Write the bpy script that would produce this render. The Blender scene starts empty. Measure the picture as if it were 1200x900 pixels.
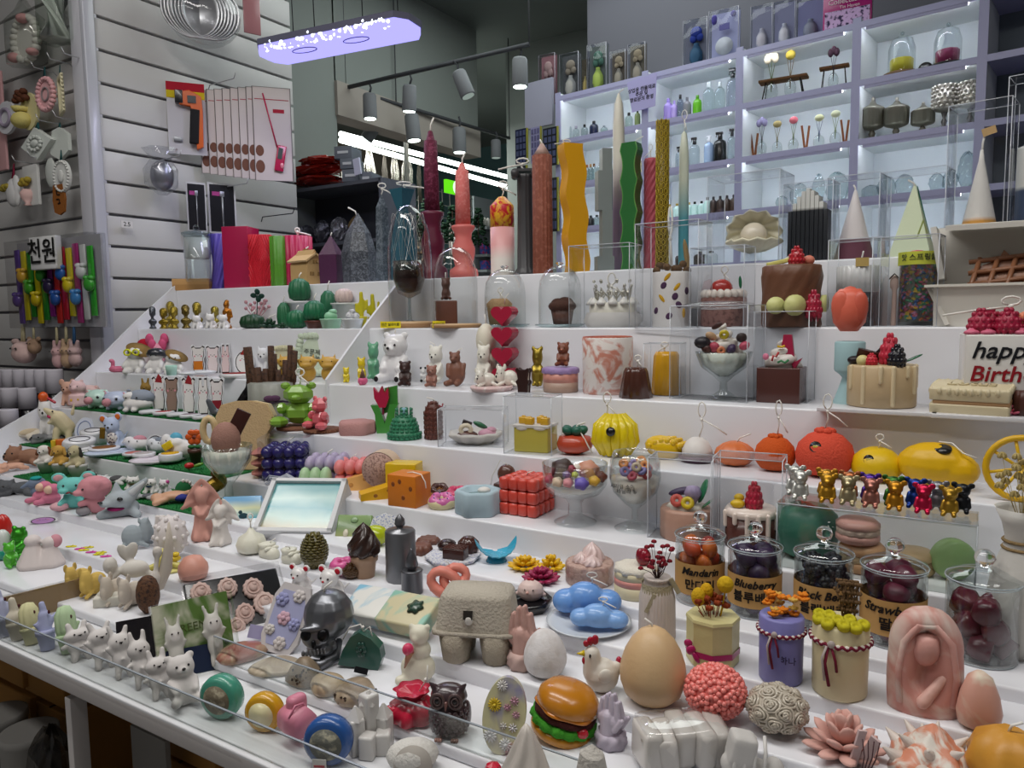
import bpy,bmesh,math,random
from math import sin,cos,pi,radians as R_,atan2,sqrt
from mathutils import Vector,Matrix,Euler
random.seed(7)
C=bpy.context.scene.collection
F=875.0
EYE=Vector((0,0,1.35))
_nx=Vector((-1400,-62,F)).normalized();AX=-_nx
AY=Vector((551,-89,F));AY=(AY-AX*AX.dot(AY)).normalized();AZ=AX.cross(AY)
def ray(px,py):
 c=Vector(((px-600)/F,(py-450)/F,1.0));return Vector((AX.dot(c),AY.dot(c),AZ.dot(c)))
FWD=ray(600,450).normalized()
def on_z(px,py,z):
 r=ray(px,py);return EYE+r*((z-EYE.z)/r.z)
def on_y(px,py,y):
 r=ray(px,py);return EYE+r*(y/r.y)
def on_x(px,py,x):
 r=ray(px,py);return EYE+r*(x/r.x)
 # materials
_m={}
def lin(c):
 if isinstance(c,str):
  c=c.lstrip('#');c=[int(c[i:i+2],16)/255 for i in(0,2,4)]
 return tuple((x/12.92 if x<=.04045 else((x+.055)/1.055)**2.4) for x in c[:3])+(1,)
def nodes(name):
 m=bpy.data.materials.new(name);m.use_nodes=True;nt=m.node_tree
 return m,nt,nt.nodes['Principled BSDF'],nt.nodes['Material Output']
def setb(b,col=None,rough=.5,metal=0,spec=.5,coat=0,sss=0):
 if col is not None:b.inputs['Base Color'].default_value=col
 b.inputs['Roughness'].default_value=rough;b.inputs['Metallic'].default_value=metal
 b.inputs['Specular IOR Level'].default_value=spec;b.inputs['Coat Weight'].default_value=coat
 b.inputs['Coat Roughness'].default_value=.08
 if sss:
  b.inputs['Subsurface Weight'].default_value=sss;b.inputs['Subsurface Radius'].default_value=(.01,.006,.004)
  b.inputs['Subsurface Scale'].default_value=1
def bump(nt,b,scale,dist,detail=3,kind='ShaderNodeTexNoise'):
 tc=nt.nodes.new('ShaderNodeTexCoord');n=nt.nodes.new(kind);n.inputs['Scale'].default_value=scale
 if kind=='ShaderNodeTexNoise':n.inputs['Detail'].default_value=detail
 bp=nt.nodes.new('ShaderNodeBump');bp.inputs['Distance'].default_value=dist;bp.inputs['Strength'].default_value=1
 nt.links.new(tc.outputs['Object'],n.inputs['Vector'])
 nt.links.new(n.outputs[0],bp.inputs['Height']);nt.links.new(bp.outputs[0],b.inputs['Normal'])
def mat(col,kind='wax',c2=None,sc=40):
 """kinds: wax gloss matte metal rough marble ombre speckle clear glass emit"""
 key=(col,kind,c2,sc)
 if key in _m:return _m[key]
 m,nt,b,out=nodes(kind+'_'+str(col).lstrip('#'))
 L=nt.links.new;c=lin(col)
 if kind=='wax':setb(b,c,.42,0,.45);bump(nt,b,90,.0006)
 elif kind=='gloss':setb(b,c,.26,0,.5,.18)
 elif kind=='matte':setb(b,c,.75,0,.25)
 elif kind=='rough':setb(b,c,.8,0,.2);bump(nt,b,260,.0022,4)
 elif kind=='metal':setb(b,c,.34,.75)
 elif kind=='foil':setb(b,c,.22,.7);bump(nt,b,120,.004,3)
 elif kind in('marble','ombre','speckle','band'):
  setb(b,None,.4 if kind!='speckle' else.75,0,.4)
  tc=nt.nodes.new('ShaderNodeTexCoord');rp=nt.nodes.new('ShaderNodeValToRGB')
  rp.color_ramp.elements[0].color=c;rp.color_ramp.elements[1].color=lin(c2)
  if kind=='marble':
   n=nt.nodes.new('ShaderNodeTexNoise');n.inputs['Scale'].default_value=sc;n.inputs['Distortion'].default_value=2.5;n.inputs['Detail'].default_value=3
   L(tc.outputs['Object'],n.inputs['Vector']);L(n.outputs[0],rp.inputs[0])
   rp.color_ramp.elements[0].position=.44;rp.color_ramp.elements[1].position=.6
  elif kind=='speckle':
   n=nt.nodes.new('ShaderNodeTexNoise');n.inputs['Scale'].default_value=sc;n.inputs['Detail'].default_value=4
   L(tc.outputs['Object'],n.inputs['Vector']);L(n.outputs[0],rp.inputs[0])
   rp.color_ramp.elements[0].position=.5;rp.color_ramp.elements[1].position=.62;bump(nt,b,sc*1.3,.002)
  else:
   s=nt.nodes.new('ShaderNodeSeparateXYZ');L(tc.outputs['Generated'],s.inputs[0]);L(s.outputs[2],rp.inputs[0])
   lo,hi=(.35,.65) if kind=='ombre' else(sc-.02,sc+.02)
   rp.color_ramp.elements[0].position=lo;rp.color_ramp.elements[1].position=hi
  L(rp.outputs[0],b.inputs['Base Color'])
 elif kind in('clear','glass'):
  nt.nodes.remove(b)
  t=nt.nodes.new('ShaderNodeBsdfTransparent');g=nt.nodes.new('ShaderNodeBsdfGlossy');g.inputs['Roughness'].default_value=.04 if kind=='clear' else.02
  t.inputs[0].default_value=c;mx=nt.nodes.new('ShaderNodeMixShader');lw=nt.nodes.new('ShaderNodeLayerWeight');lw.inputs[0].default_value=.25 if kind=='clear' else.3
  mr=nt.nodes.new('ShaderNodeMapRange');mr.inputs['To Min'].default_value=.1 if kind=='clear' else.07;mr.inputs['To Max'].default_value=.8 if kind=='clear' else.9
  L(lw.outputs['Facing'],mr.inputs[0]);
  pw=nt.nodes.new('ShaderNodeMath');pw.operation='POWER';pw.inputs[1].default_value=1.6
  L(mr.outputs[0],pw.inputs[0]);L(pw.outputs[0],mx.inputs[0]);L(t.outputs[0],mx.inputs[1]);L(g.outputs[0],mx.inputs[2]);L(mx.outputs[0],out.inputs[0])
  if kind=='clear':
   tc=nt.nodes.new('ShaderNodeTexCoord');n=nt.nodes.new('ShaderNodeTexNoise');n.inputs['Scale'].default_value=14;n.inputs['Detail'].default_value=1
   bp=nt.nodes.new('ShaderNodeBump');bp.inputs['Distance'].default_value=.004;L(tc.outputs['Object'],n.inputs['Vector']);L(n.outputs[0],bp.inputs['Height']);L(bp.outputs[0],g.inputs['Normal'])
 elif kind=='solidglass':
  setb(b,c,.02,0,.5);b.inputs['Transmission Weight'].default_value=1;b.inputs['IOR'].default_value=1.45
 elif kind=='emit':
  nt.nodes.remove(b);e=nt.nodes.new('ShaderNodeEmission');e.inputs[0].default_value=c;e.inputs[1].default_value=sc;L(e.outputs[0],out.inputs[0])
 _m[key]=m;return m
def mm(s):
 """'kind:#col' or 'kind:#col:#col2:scale'"""
 if not isinstance(s,str):return s
 if ':' not in s:return mat(s)
 p=s.split(':');
 if len(p)==2:return mat(p[1],p[0])
 if len(p)==3:return mat(p[1],p[0],None,float(p[2])) if p[0]=='emit' else mat(p[1],p[0],p[2])
 return mat(p[1],p[0],p[2] or None,float(p[3]))
 # mesh builder
def Rm(r):return Euler([R_(a) for a in r],'XYZ').to_matrix()
class M:
 """collects shapes in units: x,y scaled by u, z scaled by v"""
 def __init__(s,u=1,v=1):s.V=[];s.Fc=[];s.u=u;s.v=v;s.sm=[]
 def add(s,vs,fs,smooth=True):
  k=len(s.V);s.V+=[Vector(v) for v in vs];s.Fc+=[[i+k for i in f] for f in fs];s.sm+=[smooth]*len(fs);return s
 def S(s,p):return Vector((p[0]*s.u,p[1]*s.u,p[2]*s.v))
 def E(s,x,y,z,rx,ry=None,rz=None,rot=None,n=14):
  ry=rx if ry is None else ry;rz=rx*s.u/s.v if rz is None else rz
  m=max(5,n//2+1);vs=[];c=s.S((x,y,z));rm=Rm(rot) if rot else None
  vs.append(Vector((0,0,rz*s.v)))
  for i in range(1,m):
   t=pi*i/m
   for j in range(n):
    a=2*pi*j/n;vs.append(Vector((rx*s.u*sin(t)*cos(a),ry*s.u*sin(t)*sin(a),rz*s.v*cos(t))))
  vs.append(Vector((0,0,-rz*s.v)))
  if rm:vs=[rm@v for v in vs]
  vs=[v+c for v in vs];fs=[[0,1+j,1+(j+1)%n] for j in range(n)]
  for i in range(m-2):
   for j in range(n):
    a=1+i*n+j;b=1+i*n+(j+1)%n;fs.append([a,a+n,b+n,b])
  q=1+(m-2)*n;fs+=[[q+j,len(vs)-1,q+(j+1)%n] for j in range(n)]
  return s.add(vs,fs)
 def B(s,x,y,z,sx,sy,sz,rot=None,bev=0):
  c=s.S((x,y,z));hx,hy,hz=sx*s.u,sy*s.u,sz*s.v
  if bev:
   b=min(bev,hx*.9,hy*.9,hz*.9)
   bm=bmesh.new();bmesh.ops.create_cube(bm,size=2)
   for v in bm.verts:v.co=Vector((v.co.x*hx,v.co.y*hy,v.co.z*hz))
   bmesh.ops.bevel(bm,geom=bm.edges[:],offset=b,segments=2,affect='EDGES',profile=.6)
   bm.verts.index_update();vs=[v.co.copy() for v in bm.verts];fs=[[v.index for v in f.verts] for f in bm.faces];bm.free()
  else:
   vs=[Vector((a*hx,b*hy,d*hz)) for a in(-1,1) for b in(-1,1) for d in(-1,1)]
   fs=[[0,1,3,2],[4,6,7,5],[0,4,5,1],[2,3,7,6],[0,2,6,4],[1,5,7,3]]
  if rot:rm=Rm(rot);vs=[rm@v for v in vs]
  return s.add([v+c for v in vs],fs,bool(bev))
 def L(s,prof,x=0,y=0,n=24,rip=0,amp=0,tw=0,shape=None,smooth=True,cap=True,rot=None,z0=0):
  vs=[];fs=[];k=len(prof);z1=max(p[1] for p in prof) or 1
  for r,z in prof:
   for j in range(n):
    a=2*pi*j/n;rr=r*(1+amp*cos(rip*a)) if rip else r
    if shape:rr*=shape(a)
    a2=a+tw*z/z1;vs.append(Vector((rr*cos(a2)*s.u,rr*sin(a2)*s.u,z*s.v)))
  for i in range(k-1):
   for j in range(n):
    a=i*n+j;b=i*n+(j+1)%n;fs.append([a,b,b+n,a+n])
  if cap:fs.append([j for j in range(n)][::-1]);fs.append([(k-1)*n+j for j in range(n)])
  if rot:rm=Rm(rot);vs=[rm@v for v in vs]
  c=s.S((x,y,z0));return s.add([v+c for v in vs],fs,smooth)
 def K(s,p,q,r0,r1=None,n=10,cap=True):
  """tapered limb between two points with round ends; radii in u"""
  r1=r0 if r1 is None else r1;a=s.S(p);b=s.S(q);d=b-a;ln=d.length or 1e-6
  rm=Vector((0,0,1)).rotation_difference(d).to_matrix();R0,R1=r0*s.u,r1*s.u;pr=[]
  if cap:
   for i in range(4):t=pi/2*i/4;pr.append((R0*sin(t),-R0*cos(t)))
  pr+=[(R0,0),(R1,ln)]
  if cap:
   for i in range(3,-1,-1):t=pi/2*i/4;pr.append((R1*sin(t),ln+R1*cos(t)))
  vs=[];fs=[]
  for r,z in pr:
   for j in range(n):t=2*pi*j/n;vs.append(a+rm@Vector((max(r,1e-5)*cos(t),max(r,1e-5)*sin(t),z)))
  for i in range(len(pr)-1):
   for j in range(n):e=i*n+j;g=i*n+(j+1)%n;fs.append([e,g,g+n,e+n])
  fs.append(list(range(n))[::-1]);fs.append([(len(pr)-1)*n+j for j in range(n)])
  return s.add(vs,fs)
 def T(s,pts,r,n=7,closed=False):
  P=[s.S(p) for p in pts];k=len(P);vs=[];fs=[];up=None
  for i in range(k):
   d=(P[(i+1)%k]-P[i-1]) if closed else(P[min(i+1,k-1)]-P[max(i-1,0)])
   d=d.normalized() if d.length>1e-9 else Vector((0,0,1))
   if up is None:up=d.orthogonal().normalized()
   up=(up-d*up.dot(d));up=up.normalized() if up.length>1e-6 else d.orthogonal().normalized();sd=d.cross(up)
   rr=(r[i] if isinstance(r,(list,tuple)) else r)*s.u
   for j in range(n):a=2*pi*j/n;vs.append(P[i]+(up*cos(a)+sd*sin(a))*rr)
  for i in range(k if closed else k-1):
   for j in range(n):a=i*n+j;b=i*n+(j+1)%n;c=((i+1)%k)*n;fs.append([a,b,c+(j+1)%n,c+j])
  if not closed:fs.append(list(range(n))[::-1]);fs.append([(k-1)*n+j for j in range(n)])
  return s.add(vs,fs)
 def P(s,poly,y0,y1,at=(0,0,0),rot=None,flat='xz',smooth=False):
  """prism: polygon in x,z (or x,y) with a thickness"""
  n=len(poly);vs=[]
  for t in(y0,y1):
   for a,b in poly:vs.append(Vector((a*s.u,t*s.u,b*s.v)) if flat=='xz' else Vector((a*s.u,b*s.u,t*s.v)))
  if rot:rm=Rm(rot);vs=[rm@v for v in vs]
  c=s.S(at);vs=[v+c for v in vs]
  fs=[list(range(n)),list(range(n,2*n))[::-1]]+[[i,i+n,(i+1)%n+n,(i+1)%n] for i in range(n)]
  return s.add(vs,fs,smooth)
 def build(s,name,m,parent=None,remesh=0,sub=0,bevel=0,sm=None):
  me=bpy.data.meshes.new(name);me.from_pydata(s.V,[],s.Fc);
  bm=bmesh.new();bm.from_mesh(me);bmesh.ops.recalc_face_normals(bm,faces=bm.faces[:]);bm.to_mesh(me);bm.free()
  me.polygons.foreach_set('use_smooth',s.sm if sm is None else[sm]*len(s.sm))
  me.materials.append(mm(m));o=bpy.data.objects.new(name,me);C.objects.link(o)
  if parent is not None:o.parent=parent
  if bevel:
   d=o.modifiers.new('b','BEVEL');d.width=bevel;d.segments=2;d.limit_method='ANGLE'
  if remesh:
   d=o.modifiers.new('r','REMESH');d.mode='VOXEL';d.voxel_size=remesh;d.use_smooth_shade=True
   d=o.modifiers.new('s','SMOOTH');d.iterations=3;d.factor=.6
  if sub:d=o.modifiers.new('u','SUBSURF');d.levels=sub;d.render_levels=sub
  return o
def tag(o,label,cat,group=None,kind=None):
 if kind:o['kind']=kind
 if label:o['label']=label
 if cat:o['category']=cat
 if group:o['group']=group
 return o
def thing(name,label,cat,loc,rz=0,group=None,rx=0,ry=0):
 o=bpy.data.objects.new(name,None);C.objects.link(o);o.empty_display_size=.02
 o.location=loc;o.rotation_euler=(rx,ry,rz);return tag(o,label,cat,group)
def struct(name,m,mat_):
 o=m.build(name,mat_);o['kind']='structure';return o
_fc={}
def text(s,size,m,parent,loc,rot=(90,0,0),ext=.0004,bend=0,name='lettering',align='CENTER',shear=0,bold=0):
 cu=bpy.data.curves.new('t','FONT');cu.body=s;cu.size=size;cu.extrude=ext;cu.align_x=align;cu.align_y='CENTER';cu.shear=shear;cu.offset=bold;cu.resolution_u=2
 to=bpy.data.objects.new('t',cu);C.objects.link(to);bpy.context.view_layer.update()
 me=bpy.data.meshes.new_from_object(to.evaluated_get(bpy.context.evaluated_depsgraph_get()));bpy.data.objects.remove(to)
 if bend:
  for v in me.vertices:
   a=v.co.x/bend;r=bend+v.co.z;v.co=Vector((r*sin(a),v.co.y,r*cos(a)-bend))
 me.materials.clear();me.materials.append(mm(m));o=bpy.data.objects.new(name,me);C.objects.link(o);o.parent=parent
 o.location=loc;o.rotation_euler=[R_(a) for a in rot];return o
 # camera
cam=bpy.data.cameras.new('camera');co=bpy.data.objects.new('camera',cam);C.objects.link(co)
cam.sensor_width=36;cam.lens=F/1200*36;cam.clip_start=.02
# the camera's right, up and back axes in the world
rt=Vector((AX.x,AY.x,AZ.x));dn=Vector((AX.y,AY.y,AZ.y));fw=Vector((AX.z,AY.z,AZ.z))
co.matrix_world=Matrix(((rt.x,-dn.x,-fw.x,EYE.x),(rt.y,-dn.y,-fw.y,EYE.y),(rt.z,-dn.z,-fw.z,EYE.z),(0,0,0,1)))
bpy.context.scene.camera=co
def depth(p):return(Vector(p)-EYE).dot(fw)
def proj(p):
 d=Vector(p)-EYE;return(600+F*d.dot(rt)/d.dot(fw),450+F*d.dot(dn)/d.dot(fw))
 # stepped display
DY=[None,.53,.645,.775,.885,.981,1.11,1.25,1.40,1.56,1.72,2.0]
TZ=[None]+[1.35-h for h in(.505,.489,.465,.444,.427,.378,.28,.175,.033,-.107)]
XL,XP,XR=-2.56,-1.452,.62
def acrylic():
 m,nt,b,out=nodes('white_acrylic');setb(b,lin('#e4e5ea'),.22,0,.5,.15);return m
ACR=acrylic()
sd=thing('stepped_display','long milky white stepped display holding all the candles and figurines','display stand',(0,0,0))
for k in range(2,11):
 y1=DY[k+1]+(0 if k==10 else.003)
 M().B((XL+XR)/2,(DY[k]+y1)/2,(TZ[1]+TZ[k])/2,(XR-XL)/2,(y1-DY[k])/2,(TZ[k]-TZ[1])/2,bev=.004).build('step',ACR,sd)
def side_panel(x,pts):
 o=M().P([(y,z) for y,z in pts],-.004,.004,(0,0,0)).build('side_panel',ACR,sd)
 o.rotation_euler=(0,0,pi/2);o.location=(x,0,0)
side_panel(XL-.006,[(DY[1],TZ[1]+.0),(DY[1],TZ[1]+.03),(DY[5],TZ[6]-.01),(DY[7],TZ[7]+.02),(DY[8],TZ[8]+.03),(DY[9],TZ[9]+.03),(DY[10],TZ[10]+.02),(DY[11],TZ[10]+.02),(DY[11],TZ[1])])
side_panel(XP,[(DY[8]-.006,TZ[7]),(DY[8]-.006,TZ[8]+.012),(DY[9]-.01,TZ[9]+.012),(DY[10]-.005,TZ[10]+.012),(DY[10]+.02,TZ[10]+.012),(DY[10]+.02,TZ[7])])
# counter below: white frame with open bays
WHT=mat('#c9c4c2','matte')
ct=thing('display_counter','long white counter with open storage bays under the stepped display','counter',(0,0,0))
M().B((XL+XR)/2,1.264,TZ[1]-.006,(XR-XL)/2+.01,.736,.006,bev=.002).build('counter_top','gloss:#dcdde0',ct)
M().B((XL+XR)/2,.536,TZ[1]-.015,(XR-XL)/2+.012,.008,.013,bev=.002).build('front_rail',WHT,ct)
xs=[on_y(80,850,.535).x,on_y(80,850,.535).x-.95,on_y(80,850,.535).x+1.1]
for x in xs:M().B(x,.548,.40,.0075,.012,.40,bev=.001).build('leg',WHT,ct)
for x in xs[:1]:
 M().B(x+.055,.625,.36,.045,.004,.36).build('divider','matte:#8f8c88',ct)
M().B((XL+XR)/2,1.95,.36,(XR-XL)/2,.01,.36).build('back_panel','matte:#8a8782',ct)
M().B((XL+XR)/2,1.25,.05,(XR-XL)/2,.6,.01).build('bottom_shelf',WHT,ct)
# clear lips along the lower steps
def lip_(y,z,h,x0,x1,label):
 o=M().B((x0+x1)/2,y,z+h/2,(x1-x0)/2,.0012,h/2).build('clear_acrylic_lip','clear:#fafcfb');return tag(o,label,'panel')
EDGE=mat('#8d949b','gloss')
for(y,z,h,x0,x1,lb) in((DY[1]+.006,TZ[1],.04,XL,XR,'clear acrylic lip along the front edge of the counter'),(DY[2]+.003,TZ[2],.034,-.92,-.28,'clear acrylic lip in front of the pebble shaped soaps')):
 o=thing('acrylic_lip',lb,'panel',(0,y,z));M().B((x0+x1)/2,0,h/2,(x1-x0)/2,.0012,h/2).build('sheet','clear:#fafcfb',o)
 M().B((x0+x1)/2,0,h,(x1-x0)/2,.0013,.0006).build('polished_edge',EDGE,o)
 # cardboard cartons and tubs under the counter
CARD='matte:#a5763a'
def carton(x,y,z,w,d,h,label,txt=None,rz=0):
 t=thing('cardboard_carton',label,'box',(x,y,z),R_(rz),'cartons under the counter')
 M().B(0,0,h/2,w/2,d/2,h/2-.002,bev=.003).build('carton_body',CARD,t)
 M().B(0,-d/2-.0008,h*.5,w/2-.002,.0006,.012).build('packing_tape','gloss:#8d6a3a',t)
 M().B(-.0,0,h-.0006,.0015,d/2,.0008).build('flap_seam','matte:#4d351b',t)
 if txt:text(txt,h*.3,'matte:#1e1a18',t,(w*.12,-d/2-.002,h*.65))
def bay(x0,x1,y,zt,zb,label,txt=None):
 """a carton whose front face spans picture columns x0..x1 at depth y"""
 a,b_=on_y(x0,850,y).x,on_y(x1,850,y).x;carton((a+b_)/2,y+.11,zb,b_-a-.004,.22,zt-zb-.002,label,txt)
ZT=TZ[1]-.06;CY=.66
bay(-60,31,CY,ZT-.02,ZT-.14,'brown carton marked with a letter B in the left bay of the counter','B')
bay(32,78,CY+.01,ZT-.03,ZT-.15,'brown carton with handwriting beside the white counter leg','가위부')
bay(-60,38,CY+.004,ZT-.15,ZT-.40,'lower brown carton below the one marked B')
bay(40,80,CY+.014,ZT-.16,ZT-.40,'lower brown carton beside the white counter leg')
bay(168,250,CY+.01,ZT-.03,ZT-.135,'brown carton with pen marks right of the grey divider','산자')
bay(168,250,CY+.014,ZT-.14,ZT-.4,'lowest brown carton right of the grey divider')
bay(256,360,CY+.03,ZT-.05,ZT-.2,'plain brown carton in the shade right of the pen marked one')
M().B((XL+XR)/2,CY+.1,ZT-.41,(XR-XL)/2,.12,.008).build('storage_board',WHT,ct)
a=on_y(8,880,CY-.05)
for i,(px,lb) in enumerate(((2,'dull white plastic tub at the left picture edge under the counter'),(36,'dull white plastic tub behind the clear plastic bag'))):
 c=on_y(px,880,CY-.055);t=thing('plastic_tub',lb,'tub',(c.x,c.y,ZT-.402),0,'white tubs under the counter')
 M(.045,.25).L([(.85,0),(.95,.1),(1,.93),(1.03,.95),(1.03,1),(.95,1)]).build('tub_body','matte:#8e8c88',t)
def crumple(name,label,cat,loc,w,d,h,m,seed=1,group=None):
 rnd=random.Random(seed);b=M(1,1);n=22;vs=[];fs=[];k=12
 for i in range(k+1):
  t=pi*i/k
  for j in range(n):
   q=2*pi*j/n;rr=1+rnd.uniform(-.16,.16);vs.append((w/2*sin(t)*cos(q)*rr,d/2*sin(t)*sin(q)*rr,h/2*(1-cos(t))*(1+rnd.uniform(-.03,.08))))
 for i in range(k):
  for j in range(n):e=i*n+j;g=i*n+(j+1)%n;fs.append([e,g,g+n,e+n])
 b.add(vs,fs,False);o=b.build(name,m);o.location=loc;return tag(o,label,cat,group)
crumple('plastic_bag','crumpled clear plastic bag with dark things in it under the counter','bag',(on_y(60,880,.6).x,.60,ZT-.402),.1,.08,.27,'clear:#b9b4ae',4)
# room
FL=nodes('floor_tile');setb(FL[2],lin('#7d7b78'),.45);
struct('floor',M().B(-1,2.5,-.05,7,6,.05),FL[0])
GW=mat('#8d9490','matte');GC=mat('#6a706e','matte');LW=mat('#5f5f68','matte')
CX=-3.0;CZ=1.35+.645*3.0
struct('ceiling',M().B(0,3.0,CZ+.05,8,7,.05),GC)
struct('wall_left',M().B(CX-.06,2.86,(0+CZ)/2,.06,.17,CZ/2),GW)
struct('trim_1',M().B(CX-.06,3.7,(1.35+.362*3+CZ)/2+.09,.06,.68,(CZ-1.35-.362*3)/2-.09),GW)
struct('trim_2',M().B(CX-.045,3.7,1.35+.362*3+.09,.065,.68,.09),'matte:#a8a199')
struct('wall_back',M().B(-2.60,4.86,CZ/2,.42,.08,CZ/2),GW)
struct('wall_beyond',M().B(-6.2,4,CZ/2,.06,5,CZ/2),'matte:#b3a295')
struct('wall_far',M().B(-4.6,7.4,CZ/2,1.6,.05,CZ/2),'matte:#5d7f85')
struct('wall_front',M().B(-1.0,-2.4,CZ/2,7,.06,CZ/2),'matte:#a9a9ab')
struct('wall_right',M().B(3.6,2,CZ/2,.06,5,CZ/2),'matte:#a9a9ab')
struct('wall_side',M().B(-6.2,-1,CZ/2,.06,1.5,CZ/2),'matte:#a9a9ab')
# slatwalls
SLW=nodes('slatwall_white');setb(SLW[2],lin('#c8c7c6'),.4,0,.4);SLW=SLW[0]
GROOVE=mat('#85848a','matte')
SX=-2.72
sw=thing('slatwall_panel','white grooved slat wall rising behind the left end of the display','wall panel',(SX,1.55,0));sw['kind']='structure'
Y0,Y1=0.0,.92
M().B(-.03,(Y0+Y1)/2,1.65,.01,(Y1-Y0)/2,1.65).build('groove_backing',GROOVE,sw)
b=M();zz=on_x(112,0,SX).z;z=.16;PITCH=.116
zr=on_x(108,56,SX).z
z=zr-22*PITCH
while z<3.25:
 b.B(-.01,(Y0+Y1)/2,z+PITCH/2,.012,(Y1-Y0)/2,PITCH/2-.0055,bev=.002);z+=PITCH
b.build('slats',SLW,sw)
sp=thing('slatwall_panel','white grooved slat wall at the far left hung with plaster ornaments','wall panel',(-2.80,1.57,0));sp['kind']='structure'
M().B(-.7,.03,1.65,.7,.01,1.65).build('groove_backing',GROOVE,sp)
b=M();z=zr-22*PITCH
while z<3.25:b.B(-.7,.01,z+PITCH/2,.7,.012,PITCH/2-.0055,bev=.002);z+=PITCH
b.build('slats',SLW,sp)
struct('trim_3',M().B(-2.757,1.545,1.65,.037,.03,1.65,bev=.003),'gloss:#c6c6ce')
struct('trim_4',M().B(-2.714,1.535,1.65,.012,.02,1.65,bev=.003),'gloss:#b9bac4')
struct('wall_back_left',M().B(-4.4,1.66,1.65,1.6,.05,1.65),'matte:#77767c')
# lights of the room
def area(x,y,z,sx,sy,e,col,tilt=(0,0,0)):
 l=bpy.data.lights.new('ceiling_light','AREA');l.shape='RECTANGLE';l.size=sx;l.size_y=sy;l.energy=e;l.color=col
 o=bpy.data.objects.new('ceiling_light',l);C.objects.link(o);o.location=(x,y,z);o.rotation_euler=[R_(a) for a in tilt];return o
area(-.9,.55,CZ-.05,2.6,.25,38,(1,.97,.93))
area(-1.6,-.7,CZ-.05,2.6,.25,22,(1,.97,.94))
area(.9,.6,CZ-.05,.4,1.2,11,(1,.97,.94))
w=bpy.data.worlds.new('world');bpy.context.scene.world=w;w.use_nodes=True
w.node_tree.nodes['Background'].inputs[0].default_value=(.86,.87,.88,1);w.node_tree.nodes['Background'].inputs[1].default_value=.30
vs=bpy.context.scene.view_settings;vs.view_transform='Standard';vs.look='None';vs.exposure=0;vs.gamma=1;vs.use_curve_mapping=False
# back shelving
SU=Vector((.98994,-.14149,0));SN=Vector((.14149,.98994,0));SA=Vector((-.481,3.5695,0))
def on_s(px,py,off=0):
 r=ray(px,py);t=(SA+SN*off-EYE).dot(SN)/r.dot(SN);p=EYE+r*t;return(p-SA).dot(SU),p.z
def sw_(u,off,z):return SA+SU*u+SN*off+Vector((0,0,z))
SROT=atan2(SU.y,SU.x)
VIO=nodes('lilac_shelf');setb(VIO[2],lin('#a6a5c8'),.4);VIO=VIO[0]
sh=thing('display_shelving','tall lilac framed shelving with lit white shelves of bottles at the back','shelving',SA,SROT)
UP=[-1.59,-1.035,-.53,-.012,.45,.95]
ZB=[.34,.59,.84,1.09,1.34,1.585,1.83,2.075,2.32,2.56]
DP=.26
WHI=mat('#dde2e4','matte')
for u in UP:
 M().B(u,DP/2+.004,1.29,.015,DP/2-.004,1.285).build('upright',WHI,sh);M().B(u,.002,1.29,.017,.004,1.29).build('upright_edging',VIO,sh)
for i in range(5):
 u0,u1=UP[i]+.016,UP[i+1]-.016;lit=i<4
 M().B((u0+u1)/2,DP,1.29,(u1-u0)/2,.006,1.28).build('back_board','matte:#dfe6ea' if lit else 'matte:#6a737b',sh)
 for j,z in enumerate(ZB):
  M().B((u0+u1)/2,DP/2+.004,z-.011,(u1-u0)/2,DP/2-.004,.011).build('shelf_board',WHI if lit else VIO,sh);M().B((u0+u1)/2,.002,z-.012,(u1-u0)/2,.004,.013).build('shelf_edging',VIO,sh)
  if lit and j>4:
   M().B((u0+u1)/2-.01,.004,z-.024,(u1-u0)/2-.03,.004,.012).build('shelf_lip',VIO,sh);M().B((u0+u1)/2-.01,.014,z-.024,(u1-u0)/2-.03,.003,.007).build('light_strip','emit:#f4f8ff:20',sh)
struct('wall_shelving',M().B(-.35,.34,CZ/2,1.25,.03,CZ/2).B(1.9,.34,CZ/2,1,.03,CZ/2),LW).matrix_world=Matrix.Translation(SA)@Matrix.Rotation(SROT,4,'Z')
# placing things on the steps
LOGP=[]
class Pl:pass
def place(px,pb,pt,w,tier,dep=1.0,z=None,lo=None,hi=None):
 """ground a thing whose front foot shows at (px, pb), whose top shows at pt and which is w pixels wide"""
 if z is None:
  def edge(k):r=ray(px,pb);return proj((r.x/r.y*DY[k],DY[k],TZ[k]))[1]
  while 1<tier<8 and pb>edge(tier)+9:tier-=1;lo=hi=None
 q=Pl();zt=TZ[tier] if z is None else z;p=on_z(px,pb,zt)
 ylo=DY[tier]+.004 if lo is None else lo;yhi=(DY[tier+1] if tier<10 else DY[11])-.004 if hi is None else hi
 for _ in range(3):
  r=w*depth(p)/F/2;d=Vector((p.x,p.y,0));dh=d.normalized();c=p+dh*min(r*dep,.06)
  y=c.y;ry=r*dep*.95
  y=min(y,yhi-ry);y=max(y,min(ylo+ry*.75,(ylo+yhi)/2))
  rr=ray(px,(pb*.7+pt*.3));c=Vector((rr.x*y/rr.y,y,zt))
  r=w*depth(c)/F/2
  p=c-dh*min(r*dep,.06)
 rt_=ray(px,pt);t=math.hypot(c.x,c.y)/math.hypot(rt_.x,rt_.y);top=EYE.z+rt_.z*t
 q.loc=c;q.w=2*r;q.u=r;q.h=max(top-zt,.008);q.rz=atan2(-c.x,c.y);q.px=px;q.d=depth(c);q.err=proj(c-Vector((c.x,c.y,0)).normalized()*min(r*dep,.06))[1]-pb;LOGP.append((round(q.err),px,pb,tier));return q
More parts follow.
